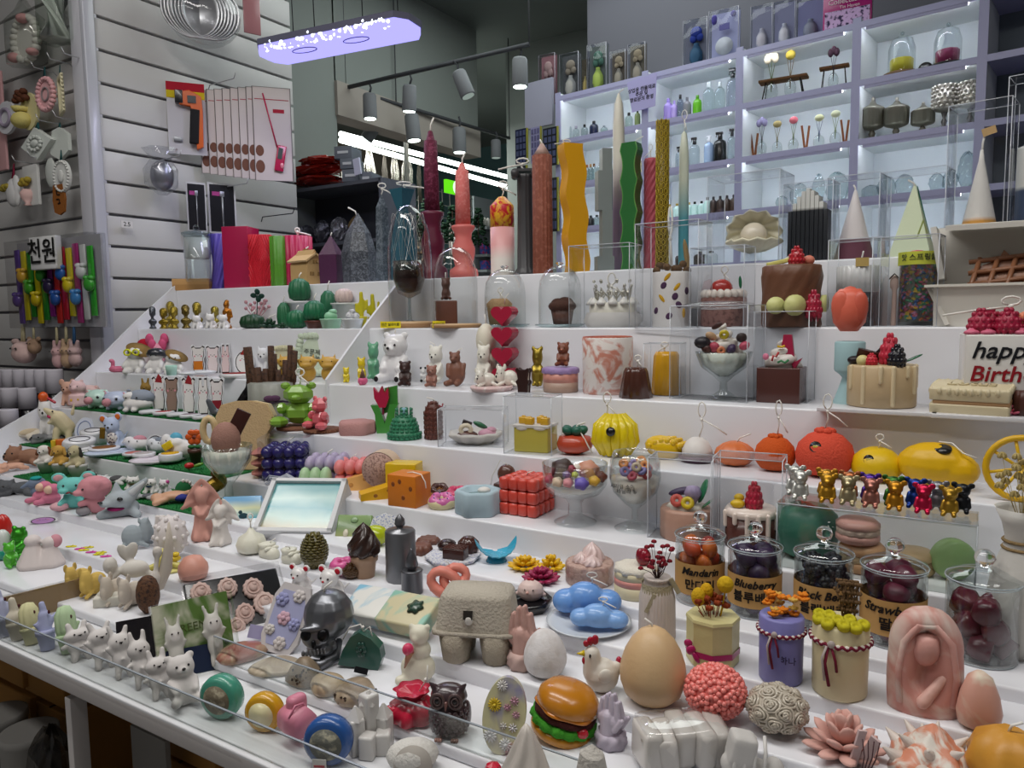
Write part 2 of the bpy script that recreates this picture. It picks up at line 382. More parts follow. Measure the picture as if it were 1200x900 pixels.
 # parts spec: (name, material, draw(M), options) ; a name 'a>b' hangs b under the last a
def make(name,label,cat,pl,parts,rot=0,group=None,tilt=(0,0),lift=0,loc=None):
 rz=pl.rz+R_(rot);loc=(pl.loc if loc is None else Vector(loc))+Vector((0,0,lift))
 if len(parts)==1:
  n,m,fn,op=(list(parts[0])+[{}])[:4];b=M(pl.u,pl.h);fn(b);op=dict(op);
  if 'rm' in op:op['remesh']=max(pl.u*2,pl.h)/op.pop('rm')
  o=b.build(name,m,None,**op);o.location=loc;o.rotation_euler=(R_(tilt[0]),R_(tilt[1]),rz);return tag(o,label,cat,group)
 t=thing(name,label,cat,loc,rz,group,R_(tilt[0]),R_(tilt[1]));last={}
 for p in parts:
  n,m,fn,op=(list(p)+[{}])[:4];op=dict(op);b=M(pl.u,pl.h);fn(b);par=t
  if '>' in n:a,n=n.split('>');par=last[a]
  for a in SUBP.get(n,()):
   if a in last:par=last[a];break
  if 'rm' in op:op['remesh']=max(pl.u*2,pl.h)/op.pop('rm')
  last[n]=b.build(n,m,par,**op)
 return t
WK='matte:#e6e3dc'
SUBP={'lid_knob':('lid',),'lid_rim':('lid',),'neck_ring':('glass_jar',),'base_ring':('glass_jar',),'knob':('glass_dome','dome'),'nozzle':('cap',),'eye':('body',),'nose':('body',),'inner_ear':('body',),'beak':('body',),'comb':('body',),'wattle':('body',),'snout':('body',),'hole':('cheese',),'drip':('cake',),'sticker_mark':('sticker',),'printed_eyes':('print',),'printed_blush':('print',),'display_screen':('thermometer',
),'button':('thermometer',),'sticker_print':('price_sticker',),'lid_hole':('lid',),'finial':('lid',),'rim_stain':('cup',),'lettering':()}
def wick(x=0,z=1,y=0,l=.12,lean=.2,loop=0,u=1,r=.035):
 """cotton wick, straight or a slack loop with a knot"""
 def f(b):
  if loop:
   pts=[(x,y,z),(x+lean*.3,y,z+l*.5),(x+lean*.2,y,z+l*.75)]
   for i in range(9):a=-pi/2+2*pi*i/8.0*.95;pts.append((x+lean*.2+loop*.5*cos(a),y,z+l*.9+l*.35*(1+sin(a))))
   b.T(pts,r);b.E(x+lean*.2,y,z+l*.8,r*2.2,n=8)
   b.T([(x+lean*.2,y,z+l*.8),(x+lean*1.4,y-.1,z+l*.5),(x+lean*2.4,y-.15,z+l*.15)],r)
  else:b.T([(x,y,z-.02),(x+lean*.2,y,z+l*.5),(x+lean,y,z+l)],r)
 return('wick',WK,f)
def eyes(x,z,y,r=.06,m='gloss:#161212'):
 return[('eye',m,lambda b,s=s:b.E(s*x,y,z,r,n=8)) for s in(-1,1)]
def star(n,r0,r1,ph=pi/2):return[((r0 if i%2==0 else r1)*cos(ph+pi*i/n),(r0 if i%2==0 else r1)*sin(ph+pi*i/n)) for i in range(2*n)]
def circ(r,n=24,cx=0,cz=0,rz=None):rz=r if rz is None else rz;return[(cx+r*cos(2*pi*i/n),cz+rz*sin(2*pi*i/n)) for i in range(n)]
# figure bodies (x,y in half widths, z in heights; they face -y)
def bear(c,snout=None,face=True,k='wax',paws=None,ear=None,wk=None):
 def body(b):
  b.E(0,.05,.30,.66,.58,.29).E(0,0,.72,.62,.56,.235)
  for s in(-1,1):
   b.E(s*.47,.05,.92,.2,.12,.075).K((s*.5,-.05,.47),(s*.42,-.55,.28),.19,.16)
   b.K((s*.35,-.2,.12),(s*.52,-.72,.10),.24,.22)
  b.E(0,-.42,.655,.27,.28,.09)
 P=[('body',f'{k}:{c}',body,{'rm':34})]
 if face:P+=eyes(.25,.74,-.5,.06)+[('nose','gloss:#1a1313' if face is True else 'wax:'+face,lambda b:b.E(0,-.7,.68,.085,.06,.03,n=8))]
 if paws:P+=[('paw_pad','matte:'+paws,lambda b,s=s:b.E(s*.53,-.93,.1,.12,.03,.055,n=8)) for s in(-1,1)]
 if ear:P+=[('inner_ear','matte:'+ear,lambda b,s=s:b.E(s*.47,-.06,.92,.12,.04,.045,n=8)) for s in(-1,1)]
 if wk:P+=[wick(0,.93,l=.12,lean=wk)]
 return P
def gummy(c,k='gloss'):
 def body(b):
  b.E(0,0,.32,.62,.5,.3).E(0,0,.73,.55,.5,.22)
  for s in(-1,1):
   b.E(s*.4,0,.93,.2,.16,.08).K((s*.45,-.2,.5),(s*.3,-.55,.4),.17).K((s*.35,-.1,.12),(s*.35,-.55,.09),.2)
  b.E(0,-.45,.69,.2,.15,.07)
 return[('body',f'{k}:{c}',body,{'rm':30})]
def toybear(c,k='metal'):
 def body(b):
  b.E(0,0,.73,.62,.55,.22).E(0,-.5,.70,.28,.2,.07).L([(.3,.12),(.55,.2),(.52,.4),(.32,.54)],n=14)
  for s in(-1,1):b.E(s*.66,0,.9,.28,.14,.1).K((s*.5,0,.48),(s*.62,-.3,.22),.14).K((s*.3,-.1,.17),(s*.42,-.55,.08),.22)
 return[('body',f'{k}:{c}',body,{'rm':34})]
def rabbit(c,k='matte',nose='#1c1718',ears=1.0,wave=0,eye=True):
 def body(b):
  b.E(0,0,.64,.62,.5,.17).E(0,.05,.34,.5,.42,.2)
  for s in(-1,1):
   b.K((s*.28,0,.76),(s*(.34+.1*wave),.02,.95*ears if s<0 or not wave else.9),.17,.13)
   b.K((s*.4,0,.45),(s*.72,-.2,.4 if not wave else.58),.13,.11).K((s*.22,-.05,.2),(s*.3,-.12,.04),.2,.17)
  b.E(0,-.5,.33,.12,.1,.04)
 P=[('body',f'{k}:{c}',body,{'rm':36})]
 if eye:P+=eyes(.22,.67,-.46,.045)
 if nose:P+=[('nose','matte:'+nose,lambda b:b.P([(-.1,.64),(.1,.64),(0,.60)],-.56,-.44))]
 return P
def quad(c,k='matte',ear='up',snout=.3,c2=None,eye='#171313',nose='#171313',tail=True,sit=True,back=None,collar=None):
 """sitting dog, cat, mouse"""
 def body(b):
  b.E(0,.25,.28,.58,.6,.27).E(0,-.1,.66,.6,.52,.25).E(0,-.5,.60,.28,snout,.1)
  for s in(-1,1):
   b.K((s*.3,-.2,.4),(s*.3,-.5,.06),.19,.17).K((s*.48,.3,.15),(s*.55,-.25,.07),.24,.18)
   if ear=='up':b.K((s*.38,-.05,.82),(s*.48,0,.97),.17,.05)
   elif ear=='flop':b.K((s*.5,-.05,.8),(s*.66,-.1,.55),.16,.18)
   elif ear=='round':b.E(s*.58,0,.88,.33,.1,.14)
   elif ear=='big':b.K((s*.4,0,.78),(s*.85,.05,.98),.26,.07)
  if tail:b.K((.3,.7,.2),(.7,.8,.4),.1,.06)
 P=[('body',f'{k}:{c}',body,{'rm':34})]
 if eye:P+=eyes(.26,.70,-.56,.065,'gloss:'+eye)
 if nose:P+=[('nose','gloss:'+nose,lambda b:b.E(0,-.5-snout,.63,.09,.06,.035,n=8))]
 if c2:P+=[('inner_ear','matte:'+c2,lambda b,s=s:b.E(s*.58,-.1,.88,.2,.04,.085,n=10)) for s in(-1,1)]
 if back:P+=[('patch','matte:'+back,lambda b:b.E(.25,-.12,.78,.42,.5,.15))]
 if collar:P+=[('collar','matte:'+collar,lambda b:b.T([(.36*cos(a),-.08+.36*sin(a),.46) for a in[i*pi/6 for i in range(12)]],.07,closed=True))]
 return P
def lying(c,k='matte',ear='flop',eye='#171313',nose='#171313',patch=None):
 def body(b):
  b.E(.25,.1,.4,.72,.5,.38).E(-.55,-.15,.55,.42,.42,.42).E(-.85,-.3,.45,.2,.25,.2)
  for s in(-1,1):
   b.K((-.3,s*.3,.2),(-.75,-.15+s*.35,.1),.16,.14).K((.6,s*.35,.2),(.9,s*.5,.1),.18,.14)
   if ear=='flop':b.E(-.5+s*.35,-.05,.6,.14,.2,.3)
   elif ear=='up':b.K((-.5+s*.25,0,.85),(-.5+s*.32,0,1),.13,.04)
   elif ear=='round':b.E(-.5+s*.32,0,.92,.17,.08,.16)
 P=[('body',f'{k}:{c}',body,{'rm':40})]
 if eye:P+=[('eye','gloss:'+eye,lambda b,s=s:b.E(-.62+s*.2,-.5,.65,.055,n=8)) for s in(-1,1)]+[('nose','gloss:'+nose,lambda b:b.E(-.88,-.53,.5,.07,.05,.07,n=8))]
 if patch:P+=[('patch','matte:'+patch,lambda b:b.E(.3,.08,.5,.45,.5,.34))]
 return P
def blobhead(c,c2,k='gloss'):
 """round piglet head and body"""
 P=[('body',f'{k}:{c}',lambda b:b.E(0,0,.5,.95,.8,.46).E(-.62,-.1,.8,.2,.12,.16).E(.62,-.1,.8,.2,.12,.16).E(-.4,-.3,.08,.2,.2,.1).E(.4,-.3,.08,.2,.2,.1),{'rm':34}),('snout','matte:'+c2,lambda b:b.L([(.25,0),(.27,.05),(.24,.2)],y=-.95,n=16,rot=(90,0,0),z0=.45))]
 return P+eyes(.42,.6,-.7,.09)+[('inner_ear','matte:'+c2,lambda b,s=s:b.E(s*.62,-.2,.8,.12,.05,.1,n=8)) for s in(-1,1)]
def bust(c,hair=None,k='foil'):
 return[('body',f'{k}:{c}',lambda b:b.L([(.4,0),(.55,.03),(.35,.1),(.3,.2)],n=16).E(0,0,.3,.62,.38,.14).K((0,0,.35),(0,-.05,.6),.22,.2).E(0,-.1,.68,.38,.42,.2).E(0,-.5,.66,.08,.1,.04).E(0,.1,.8,.48,.46,.18).E(.3,.1,.65,.15,.25,.1).E(-.3,.1,.65,.15,.25,.1).E(0,-.45,.58,.12,.1,.02),{'rm':38})]
def angel(c,k='matte'):
 def body(b):
  b.L([(.55,0),(.6,.05),(.42,.3),(.36,.5),(.2,.6)],n=18,rip=7,amp=.08).E(0,-.05,.72,.3,.3,.13).E(0,.05,.78,.36,.34,.1)
  for s in(-1,1):
   b.K((s*.3,-.1,.55),(s*.1,-.45,.45),.12,.1).E(s*.45,.3,.78,.2,.12,.3,rot=(10,s*-32,0)).E(s*.6,.3,.6,.16,.1,.2,rot=(0,s*-60,0)).E(s*.32,.3,.6,.16,.1,.22,rot=(0,s*-20,0))
   b.K((s*.2,-.2,.2),(s*.3,-.6,.06),.18,.14)
 return[('body',f'{k}:{c}',body,{'rm':44})]
 # wax shapes
def lathe(prof,m,n=28,**kw):return[('body',m,lambda b:b.L(prof,n=n,**kw))]
SPH=[(.02,0),(.45,.03),(.8,.18),(.97,.36),(1,.5),(.95,.68),(.75,.86),(.4,.97),(.02,1)]
EGG=[(.3,0),(.62,.03),(.86,.13),(.98,.28),(1,.38),(.96,.52),(.84,.68),(.66,.82),(.42,.93),(.2,.985),(.02,1)]
def pebble(seed):
 def f(a):return 1+.09*sin(a*2+seed)+.05*sin(a*3+seed*2)
 return f
def ribs(n,amp=.1):return dict(rip=n,amp=amp)
def cyl(rb=1,rt=1,bev=.05):return[(rb-bev,0),(rb,bev*.6),(rt,1-bev*.6),(rt-bev,1)]
def cactus(c,n=12,round_=True,wk=True,pot=None):
 z0=.25 if pot else 0
 pr=[(.5,z0),(.9,z0+.12),(1,z0+(1-z0)*.45),(.85,z0+(1-z0)*.8),(.4,z0+(1-z0)*.97),(.02,1)]
 P=[('body','wax:'+c,lambda b:b.L(pr,n=n*4,rip=n,amp=.09))]
 if pot:P+=[('pot','wax:'+pot,lambda b:b.L([(.7,0),(.95,.2),(1,.24),(1,.28),(.8,.28)],n=8 if pot=='#5b2f26' else 24))]
 if wk:P+=[wick(0,1,l=.25,lean=.25,r=.06)]
 return P
def armcactus(c,pot=None):
 def body(b):
  b.K((0,0,.2),(0,0,.9),.3,.26).K((.2,0,.45),(.65,0,.5),.15).K((.65,0,.5),(.68,0,.72),.16).K((-.2,0,.38),(-.6,0,.42),.15).K((-.6,0,.42),(-.62,0,.62),.15)
 return[('body','wax:'+c,body,{'rm':30}),('pot','wax:'+(pot or c),lambda b:b.L([(.42,0),(.55,.22),(.62,.24),(.62,.3),(.4,.3)],n=20))]
def petals(b,n,r,z,l,w,up=.3,thick=.08,x=0,y=0,ph=0):
 for i in range(n):
  a=360*i/n+ph;b.E(x+r*cos(R_(a)),y+r*sin(R_(a)),z,l,w,thick,rot=(0,-up,a),n=10)
def flower(c,c2=None,n=12,rings=3,k='wax'):
 def f(b):
  for i in range(rings):q=1-i/(rings+.3);petals(b,max(5,n-2*i),.62*q,.2+.25*i,.4*q,.16*q+.03,18+18*i,.12,ph=17*i)
 P=[('petals',f'{k}:{c}',f)]
 P+=[('flower_center',f'{k}:{c2 or c}',lambda b:b.E(0,0,.55,.24,.24,.3))]
 return P
def cloud(c):return[('body','gloss:'+c,lambda b:b.E(-.58,0,.38,.42,.4,.38).E(.58,0,.38,.42,.4,.38).E(-.05,0,.52,.55,.46,.48).E(.0,0,.3,.7,.4,.3),{'rm':40}),wick(.1,.92,l=.25,lean=.2,loop=.3,r=.02)]
def bubble(c,nx=3,nz=3,k='wax',ny=None):
 ny=ny or nx
 def f(b):
  for i in range(nx):
   for j in range(ny):
    for z in range(nz):b.E(-1+(2*i+1)/nx,-1+(2*j+1)/ny,(z+.5)/nz,1.2/nx,1.2/ny,.58/nz,n=12)
 return[('body',f'{k}:{c}',f),wick(0,1,l=.2,lean=.3,r=.03)]
def prismx(poly,m,y=1.0,bev=0,name='body',**kw):return(name,m,lambda b:b.P(poly,-y,y),dict(bevel=bev,**kw))
def box(m,bev=.002,y=1.0):return[('body',m,lambda b:b.B(0,0,.5,1,y,.5,bev=bev))]
def swirl(m,z0,z1,r,turns=3,name='swirl',k=.34):
 def f(b):
  n=turns*14;pts=[];rs=[]
  for i in range(n+1):
   t=i/n;rr=r*(1-t)**.8;pts.append((rr*.62*cos(t*turns*2*pi),rr*.62*sin(t*turns*2*pi),z0+(z1-z0)*(.08+.85*t)));rs.append(max(.03,r*k*(1-t*.75)))
  b.T(pts,rs,n=9);b.L([(r*.6,z0),(r*.5,z0+(z1-z0)*.4),(.03,z0+(z1-z0)*.9)],n=12)
 return(name,m,f)
def berry(x,y,z,r,m,h=None,name='berry',seed=0):
 """raspberry or strawberry with drupelets, wide low and narrowing to the top"""
 def f(b):
  hh=h or r*1.2*b.u/b.v;prof=[(.5,0),(.92,.12),(1,.3),(.86,.55),(.6,.8),(.25,.96)]
  b.L([(r*.92*p,hh*q) for p,q in prof]+[(.01,hh)],x=x,y=y,z0=z,n=14)
  for i,(p,q) in enumerate(prof):
   k=max(4,int(13*p))
   for j in range(k):
    a=2*pi*(j+.5*(i%2))/k;b.E(x+r*.8*p*cos(a),y+r*.8*p*sin(a),z+hh*q,r*.2,r*.2,hh*.13,n=6)
 return(name,m,f)
def cerealring(x,y,z,r,m,rot=(60,0,0),name='cereal_ring'):
 def f(b):
  rm=Rm(rot);pts=[rm@Vector((r*.62*cos(a)*b.u,r*.62*sin(a)*b.u,0)) for a in[2*pi*i/12 for i in range(12)]]
  b.T([(x+p.x/b.u,y+p.y/b.u,z+p.z/b.v) for p in pts],r*.4,n=8,closed=True)
 return(name,m,f)
def leaf(x,y,z,l,w,m,rot,name='leaf'):return(name,m,lambda b:b.E(x,y,z,l,w,.1*l*b.u/b.v*1.2,rot=rot,n=12))
def I(name,label,cat,g,parts,rot=0,group=None,dep=1.0,z=None,lo=None,hi=None,**kw):
 pl=place(*g,dep=dep,z=z,lo=lo,hi=hi)
 if callable(parts):parts=parts(pl)
 return make(name,label,cat,pl,parts,rot,group,**kw)
def IC(name,label,*a,**k):return I(name,label,'candle',*a,**k)
def IF(name,label,*a,**k):return I(name,label,'figurine',*a,**k)
def clearbox(label,g,rot=-20,dep=.8,group=None,lid=0,**kw):
 """folded clear film box: film body and stiffer folded edges"""
 def bars(b):
  e=.0009/b.u
  for s in(-1,1):
   for t in(-1,1):
    b.T([(s,t*dep,0),(s,t*dep,1)],e,n=5);
   for z in(0,1):b.T([(-1,s*dep,z),(1,s*dep,z)],e,n=5);b.T([(s,-dep,z),(s,dep,z)],e,n=5)
 P=[('film','clear:#fcfdfe',lambda b:b.B(0,0,.5,1,dep,.5)),('folded_edge',EDGEM,bars)]
 if lid:P+=[('domed_lid','clear:#fcfdfe',lambda b:b.E(0,0,1,.96,dep*.94,lid,n=18))]
 return I('clear_plastic_box',label,'box',g,P,rot,group,dep=dep,**kw)
EDGEM=mat('#c9cdd4','gloss')
def tall(parts):return parts
# top step, left of the partition
I('wooden_block','pale wooden block under the lidded jar candle on the top step','block',(228,340,327,42,10),box('band:#b88b55:#c99c64:.5',.002,.6),-20)
bz=TZ[10]+.031
IC('jar_candle','white candle in a lidded clear glass jar on a wooden block',(232,327,263,32,10),[('glass_jar','glass:#f7fafa',lambda b:b.L([(.85,0),(.9,.02),(.93,.8),(.9,.8),(.85,.04),(.0,.04)],cap=False)),('wax_fill','gloss:#dfe0de',lambda b:b.L([(.84,.4),(.86,.42),(.88,.76),(0,.77)])),('lid','glass:#dfe9ec',lambda b:b.L([(.95,.8),(1.05,.82),(1.05,.85),(.8,.87),(.2,.89)])),('lid_knob','glass:#e8f0f2',
lambda b:b.E(0,0,.94,.22))],z=bz)
def sq(a):return 1/max(abs(cos(a)),abs(sin(a)))*.75
IC('pillar_candle','purple square pillar candle with a diagonal twist',(261,340,275,28,10),lathe([(.95,0),(1,.01),(1,.99),(.95,1)],'#6a5bc0',n=72,rip=14,amp=.06,tw=1.6),0)
IC('pillar_candle','tall smooth dark magenta square pillar candle',(284,339,267,31,10),box('gloss:#a31544',.002),-25)
def diamond(b):
 b.B(0,0,.5,.93,.93,.5,bev=.002)
 for k in range(6):
  q=1-k/6;c=.5;w=.92*q;h=.48*q
  for y in(-.95,):b.T([(-w,y,c),(0,y,c+h),(w,y,c),(0,y,c-h)],.05,n=5,closed=True)
 for s in(-1,1):
  for k in range(1,4):b.T([(s*.2*k,-.95,1),(s*.95,-.95,1-.13*(5-k))],.05,n=5);b.T([(s*.2*k,-.95,0),(s*.95,-.95,.13*(5-k))],.05,n=5)
IC('pillar_candle','bright red pillar candle carved with nested diamonds',(308,338,276,27,10),[('body','#c9182c',diamond)],-12)
IC('pillar_candle','narrow green ribbed pillar candle between two red candles',(327,337,277,17,10),lathe([(.96,0),(1,.01),(1,.99),(.9,1)],'#4f8a23',n=48,rip=6,amp=.12))
IC('pillar_candle','crimson pink pillar candle with vertical ribs behind the little house',(349,337,277,34,10),lathe([(.96,0),(1,.01),(1,.99),(.9,1)],'#b01c4c',n=96,rip=16,amp=.05)+[wick(0,1,l=.1,lean=.4,loop=.3,r=.06)],lo=1.82)
def house(b):b.P([(-.62,0),(.62,0),(.62,.55),(0,.95),(-.62,.55)],-.8,.8)
IC('house_candle','beige wax house with pitched roof, tiny windows and a chimney',(360,335,291,38,10),[('walls','#c2a06c',house),('roof','#cfae7b',lambda b:b.B(-.36,0,.74,.48,.92,.025,rot=(0,-33,0)).B(.36,0,.74,.48,.92,.025,rot=(0,33,0))),('window','#8f7043',lambda b:b.B(-.1,-.81,.62,.06,.02,.04).B(.1,-.81,.62,.06,.02,.04)),('window','#8f7043',lambda b:b.B(-.35,-.81,.3,.06,.02,
.05).B(-.18,-.81,.3,.06,.02,.05).B(.22,-.81,.3,.06,.02,.05).B(.38,-.81,.3,.06,.02,.05)),('chimney','#a9834d',lambda b:b.B(.2,.3,.9,.12,.12,.1)),wick(.2,.98,y=.3,l=.08,lean=.2,r=.04)],38,hi=1.84)
def crystal(b,top=.62):b.L([(.92,0),(1,top),(.02,1)],n=6,smooth=False)
IC('crystal_candle','dark plum faceted house shaped candle on the top step',(389,333,276,27,10),[('body','#4b2243',lambda b:b.L([(1.1,0),(1.15,.6),(.03,1)],n=4,smooth=False,tw=0)),wick(0,.98,l=.08,lean=.1,r=.05)],20)
IC('crystal_candle','large grey marbled crystal shaped candle with looped wick',(421,332,250,40,10),[('body','marble:#3c4047:#6d727a:60',lambda b:b.L([(.95,0),(1,.45),(.7,.72),(.03,1)],n=6,smooth=False)),wick(-.05,.98,l=.1,lean=-.5,r=.045)])
IC('obelisk_candle','slim grey marbled obelisk candle with a looped wick',(449,331,228,15,10),[('body','marble:#49525b:#727b84:50',lambda b:b.L([(1.2,0),(.9,.85),(.05,1)],n=4,smooth=False)),wick(0,1,l=.08,lean=.6,loop=1.2,r=.1)])
IC('hourglass_candle','teal angular hourglass candle behind the fairy light dome',(473,330,222,28,10),[('body','#2c5f70',lambda b:b.L([(1.05,0),(1.1,.35),(.9,.5),(.45,.78),(1.05,1),(.9,1)],n=4,smooth=False)),wick(0,1,l=.05,lean=.9,loop=1.3,r=.06)])
def stick(c,g,label,w2='.'):
 return I('candlestick_candle',label,'candle',g,[('candlestick','wax:'+c,lambda b:b.L([(.95,0),(1,.03),(.95,.07),(.6,.1),(.78,.2),(.8,.25),(.55,.33),(.6,.38),(.8,.42),(.8,.44),(.5,.45)],n=28)),('taper','speckle:'+c+':'+w2+':120',lambda b:b.L([(.52,.45),(.5,.7),(.44,.9),(.3,.905),(.16,.96),(.02,.97)],n=20)),wick(0,.96,l=.09,lean=.25,r=.06)])
stick('#5e1733',(507,327,147,34,10),'dark maroon taper candle in a matching maroon candlestick','#7d3350')
stick('#d8736e',(543,325,186,34,10),'salmon pink taper candle in a matching salmon candlestick','#e08a86')
IC('pillar_candle','white pillar candle with red and yellow marbling at the top',(589,324,228,28,10),[('lower_wax','ombre:#e9e2da:#e3a7a6:.5',lambda b:b.L([(.96,0),(1,.01),(1,.6)])),('upper_wax','marble:#c4162c:#e9b42c:28',lambda b:b.L([(1,.6),(1,.86),(.95,.87),(.3,.97),(.02,.98)])),wick(0,.97,l=.12,lean=.5,loop=.8,r=.06)])
def ionic(b):
 b.L([(.85,0),(.9,.02),(.75,.05),(.6,.08),(.55,.5),(.5,.9),(.62,.93)],n=48,rip=12,amp=.05).B(0,0,.965,.8,.6,.012)
 for s in(-1,1):b.L([(.28,-.1),(.28,.1)],n=16,rot=(90,0,0),x=s*.72,z0=.93,y=-.3)
IC('column_candle','dark grey ionic column candle with scrolled capital',(616,323,196,32,10),[('body','#454547',ionic),wick(0,.97,l=.07,lean=-.8,loop=.9,r=.06)])
IC('pillar_candle','tall brown fluted pillar candle with pale pointed tip',(636,321,165,23,10),[('body','speckle:#7d4433:#8e5645:90',lambda b:b.L([(.96,0),(.98,.01),(.95,.89)],n=72,rip=16,amp=.05)),('tip','#b89a90',lambda b:b.L([(.9,.89),(.4,.95),(.15,.98),(.02,.985)])),wick(0,.97,l=.04,lean=-.2,r=.08)])
def wavy(n,amp,w,ph=0,k=40):
 L=[];Rr=[]
 for i in range(k+1):
  z=i/k;o=amp*sin(2*pi*n*z+ph);L.append((-w+o,z));Rr.append((w+o,z))
 return L+Rr[::-1]
def stripprism(b,fl,fr,y0,y1,k=48):
 vs=[];fs=[]
 for i in range(k+1):
  z=i/k
  for x,y in((fl(z),y0),(fr(z),y0),(fr(z),y1),(fl(z),y1)):vs.append(b.S((x,y,z)))
 for i in range(k):
  for j in range(4):a=i*4+j;c=i*4+(j+1)%4;fs.append([a,c,c+4,a+4])
 fs.append([0,1,2,3]);fs.append([4*k+j for j in range(4)][::-1]);b.add(vs,fs,False)
IC('wavy_candle','tall mustard yellow wavy sided candle',(676,318,170,24,10),[('body','gloss:#dda019',lambda b:stripprism(b,lambda z:-1+.16*sin(18*z)-(.5*z),lambda z:.95+.16*sin(18*z)-(.5*z),-.8,.8)),wick(-.9,.99,l=.03,lean=-.6,loop=.8,r=.05)],25)
def stepped(b):
 for x,z0,z1,w in((-.15,0,.12,.75),(0,.12,.5,.45),(-.2,.5,.82,.62),(.0,.82,1,.42)):b.B(x,0,(z0+z1)/2,w,.55,(z1-z0)/2)
IC('stepped_candle','grey geometric candle made of offset slabs',(710,317,175,27,10),[('body','#7f8786',stepped)],15)
IC('stepped_candle','dark teal offset slab candle just behind the grey one',(719,316,200,22,10),[('body','#2f566b',stepped)],-160,lo=1.84)
IC('taper_candle','tallest taper candle, cream above fading to lavender below',(725,316,107,14,10),[('body','ombre:#8f7d97:#d9d6c8:.5',lambda b:b.L([(.9,0),(1,.1),(.95,.8),(.7,.93),(.12,.99)],n=8)),wick(0,.98,l=.03,lean=.8,r=.08)],lo=1.83)
IC('wavy_candle','tall dark green candle with scalloped sides',(740,316,168,24,10),[('body','gloss:#2c6a34',lambda b:stripprism(b,lambda z:-.9+.3*abs(sin(13*z+.3)),lambda z:.9-.3*abs(sin(13*z+.3)),-.7,.7)),('rim','#5f9a49',lambda b:stripprism(b,lambda z:-.93+.3*abs(sin(13*z+.3)),lambda z:-.86+.3*abs(sin(13*z+.3)),-.72,-.6)),('rim','#5f9a49',lambda b:stripprism(b,lambda z:.86-.3*abs(sin(13*z+.3)),
lambda z:.93-.3*abs(sin(13*z+.3)),-.72,-.6)),wick(.3,1,l=.04,lean=.9,r=.05)],-25)
IC('twisted_candle','rose pink twisted rope candle',(763,314,186,17,10),[('body','#bd5361',lambda b:b.L([(.9,0)]+[(.95,i/40) for i in range(1,40)]+[(.85,1)],n=40,rip=8,amp=.08,tw=9)),wick(0,1,l=.08,lean=-.4,loop=.5,r=.05)],lo=1.8)
def comb(b):
 for i in range(26):
  for j in range(9):
   a=2*pi*(j+.5*(i%2))/9;x,y=.9*cos(a),.9*sin(a)
   if y<.35:b.T([(x+.24*cos(t)*-sin(a),y+.24*cos(t)*cos(a),(i+.5)/26+.019*sin(t)) for t in[k*pi/3+pi/6 for k in range(6)]],.07,n=4,closed=True)
IC('honeycomb_candle','yellow rolled beeswax candle with honeycomb texture',(776,313,141,16,10),[('body','#b9a02a',comb),('cell_floor','#6f5a10',lambda b:b.L([(.84,0),(.84,.995)],n=24))],hi=1.8)
IC('taper_candle','thin taper candle, cream tip fading to turquoise',(801,312,152,12,10),[('body','ombre:#4b99a6:#cfd6c4:.5',lambda b:b.L([(.9,0),(1,.1),(.9,.85),(.5,.97),(.1,.99)],n=12)),wick(0,.98,l=.1,lean=.2,loop=1.0,r=.09)],lo=1.8)
# boxed candles at the right of the top step
def shell(b,rot,z0,h,tilt):
 n=44;vs=[];fs=[];k=8
 for i in range(k+1):
  t=i/k
  for j in range(n):
   a=2*pi*j/n;rr=t*(1+.06*cos(11*a)*t);vs.append((rr*cos(a),rr*sin(a),.42*(t*t)*-1+.42+.05*cos(11*a)*t))
 rm=Rm((tilt,0,0));o=b.S((0,0,z0));V=[]
 for sg in(0,1):
  for v in vs:q=rm@Vector((v[0]*b.u,v[1]*b.u*.8,(v[2]-.06*sg)*b.u));V.append(o+q)
 m=(k+1)*n
 for i in range(k):
  for j in range(n):a=i*n+j;c=i*n+(j+1)%n;fs.append([a,c,c+n,a+n]);fs.append([a+m,a+n+m,c+n+m,c+m])
 for j in range(n):a=k*n+j;c=k*n+(j+1)%n;fs.append([a,c,c+m,a+m])
 b.add(V,fs)
IV='#e2ddc4'
IC('shell_candle','ivory open scallop shell candle holding a pearl, inside a clear box',(883,307,246,62,10),[('lower_shell','wax:'+IV,lambda b:shell(b,0,.42,.4,180)),('upper_shell','wax:'+IV,lambda b:shell(b,0,.6,.4,-72)),('pearl','gloss:#e8dcc6',lambda b:b.E(0,-.1,.52,.5))],0,hi=1.9)
clearbox('wide clear box around the ivory shell candle',(879,309,207,82,10),-18,.7)
def organ(b,lo=.1,zt=1):
 n=9
 for i in range(n):
  for j in range(2):
   x=-1+(2*i+1)/n;h=(1-.35*abs(x)**1.5)*zt;b.B(x,-.2+.45*j,h/2,.92/n,.3,h/2,bev=.001)
IC('ribbed_candle','black candle of upright ribs fading to white at the top',(948,307,222,44,10),[('body','band:#23262b:#c9cac6:.72',lambda b:organ(b))],-12)
clearbox('clear box around the black and white ribbed candle',(950,308,216,54,10),-12,.75)
IC('cone_candle','white cone candle with a burgundy base behind the boxed layered candle',(1001,306,222,46,10),[('body','band:#6a3a4a:#d8d2d2:.3',lambda b:b.L([(.98,0),(1,.01),(.08,.97),(.02,1)])),wick(0,.98,l=.08,lean=-.1,r=.04)])
clearbox('clear box around the white and burgundy cone',(1003,308,208,56,10),-12,.75)
IC('pyramid_candle','pale green faceted pyramid candle with darker green edge',(1070,304,216,56,10),[('body','#c4cfae',lambda b:b.L([(1.15,0),(.04,1)],n=4,smooth=False)),('dark_facet','#2b7a60',lambda b:b.P([(.82,0),(1.0,0),(.05,.97)],-.12,-.06)),('inlay','#8f9c56',lambda b:b.P([(-.25,.3),(.25,.3),(0,.52)],-.62,-.4,(0,0,0))),wick(0,.98,l=.07,lean=-.3,r=.04)],35)
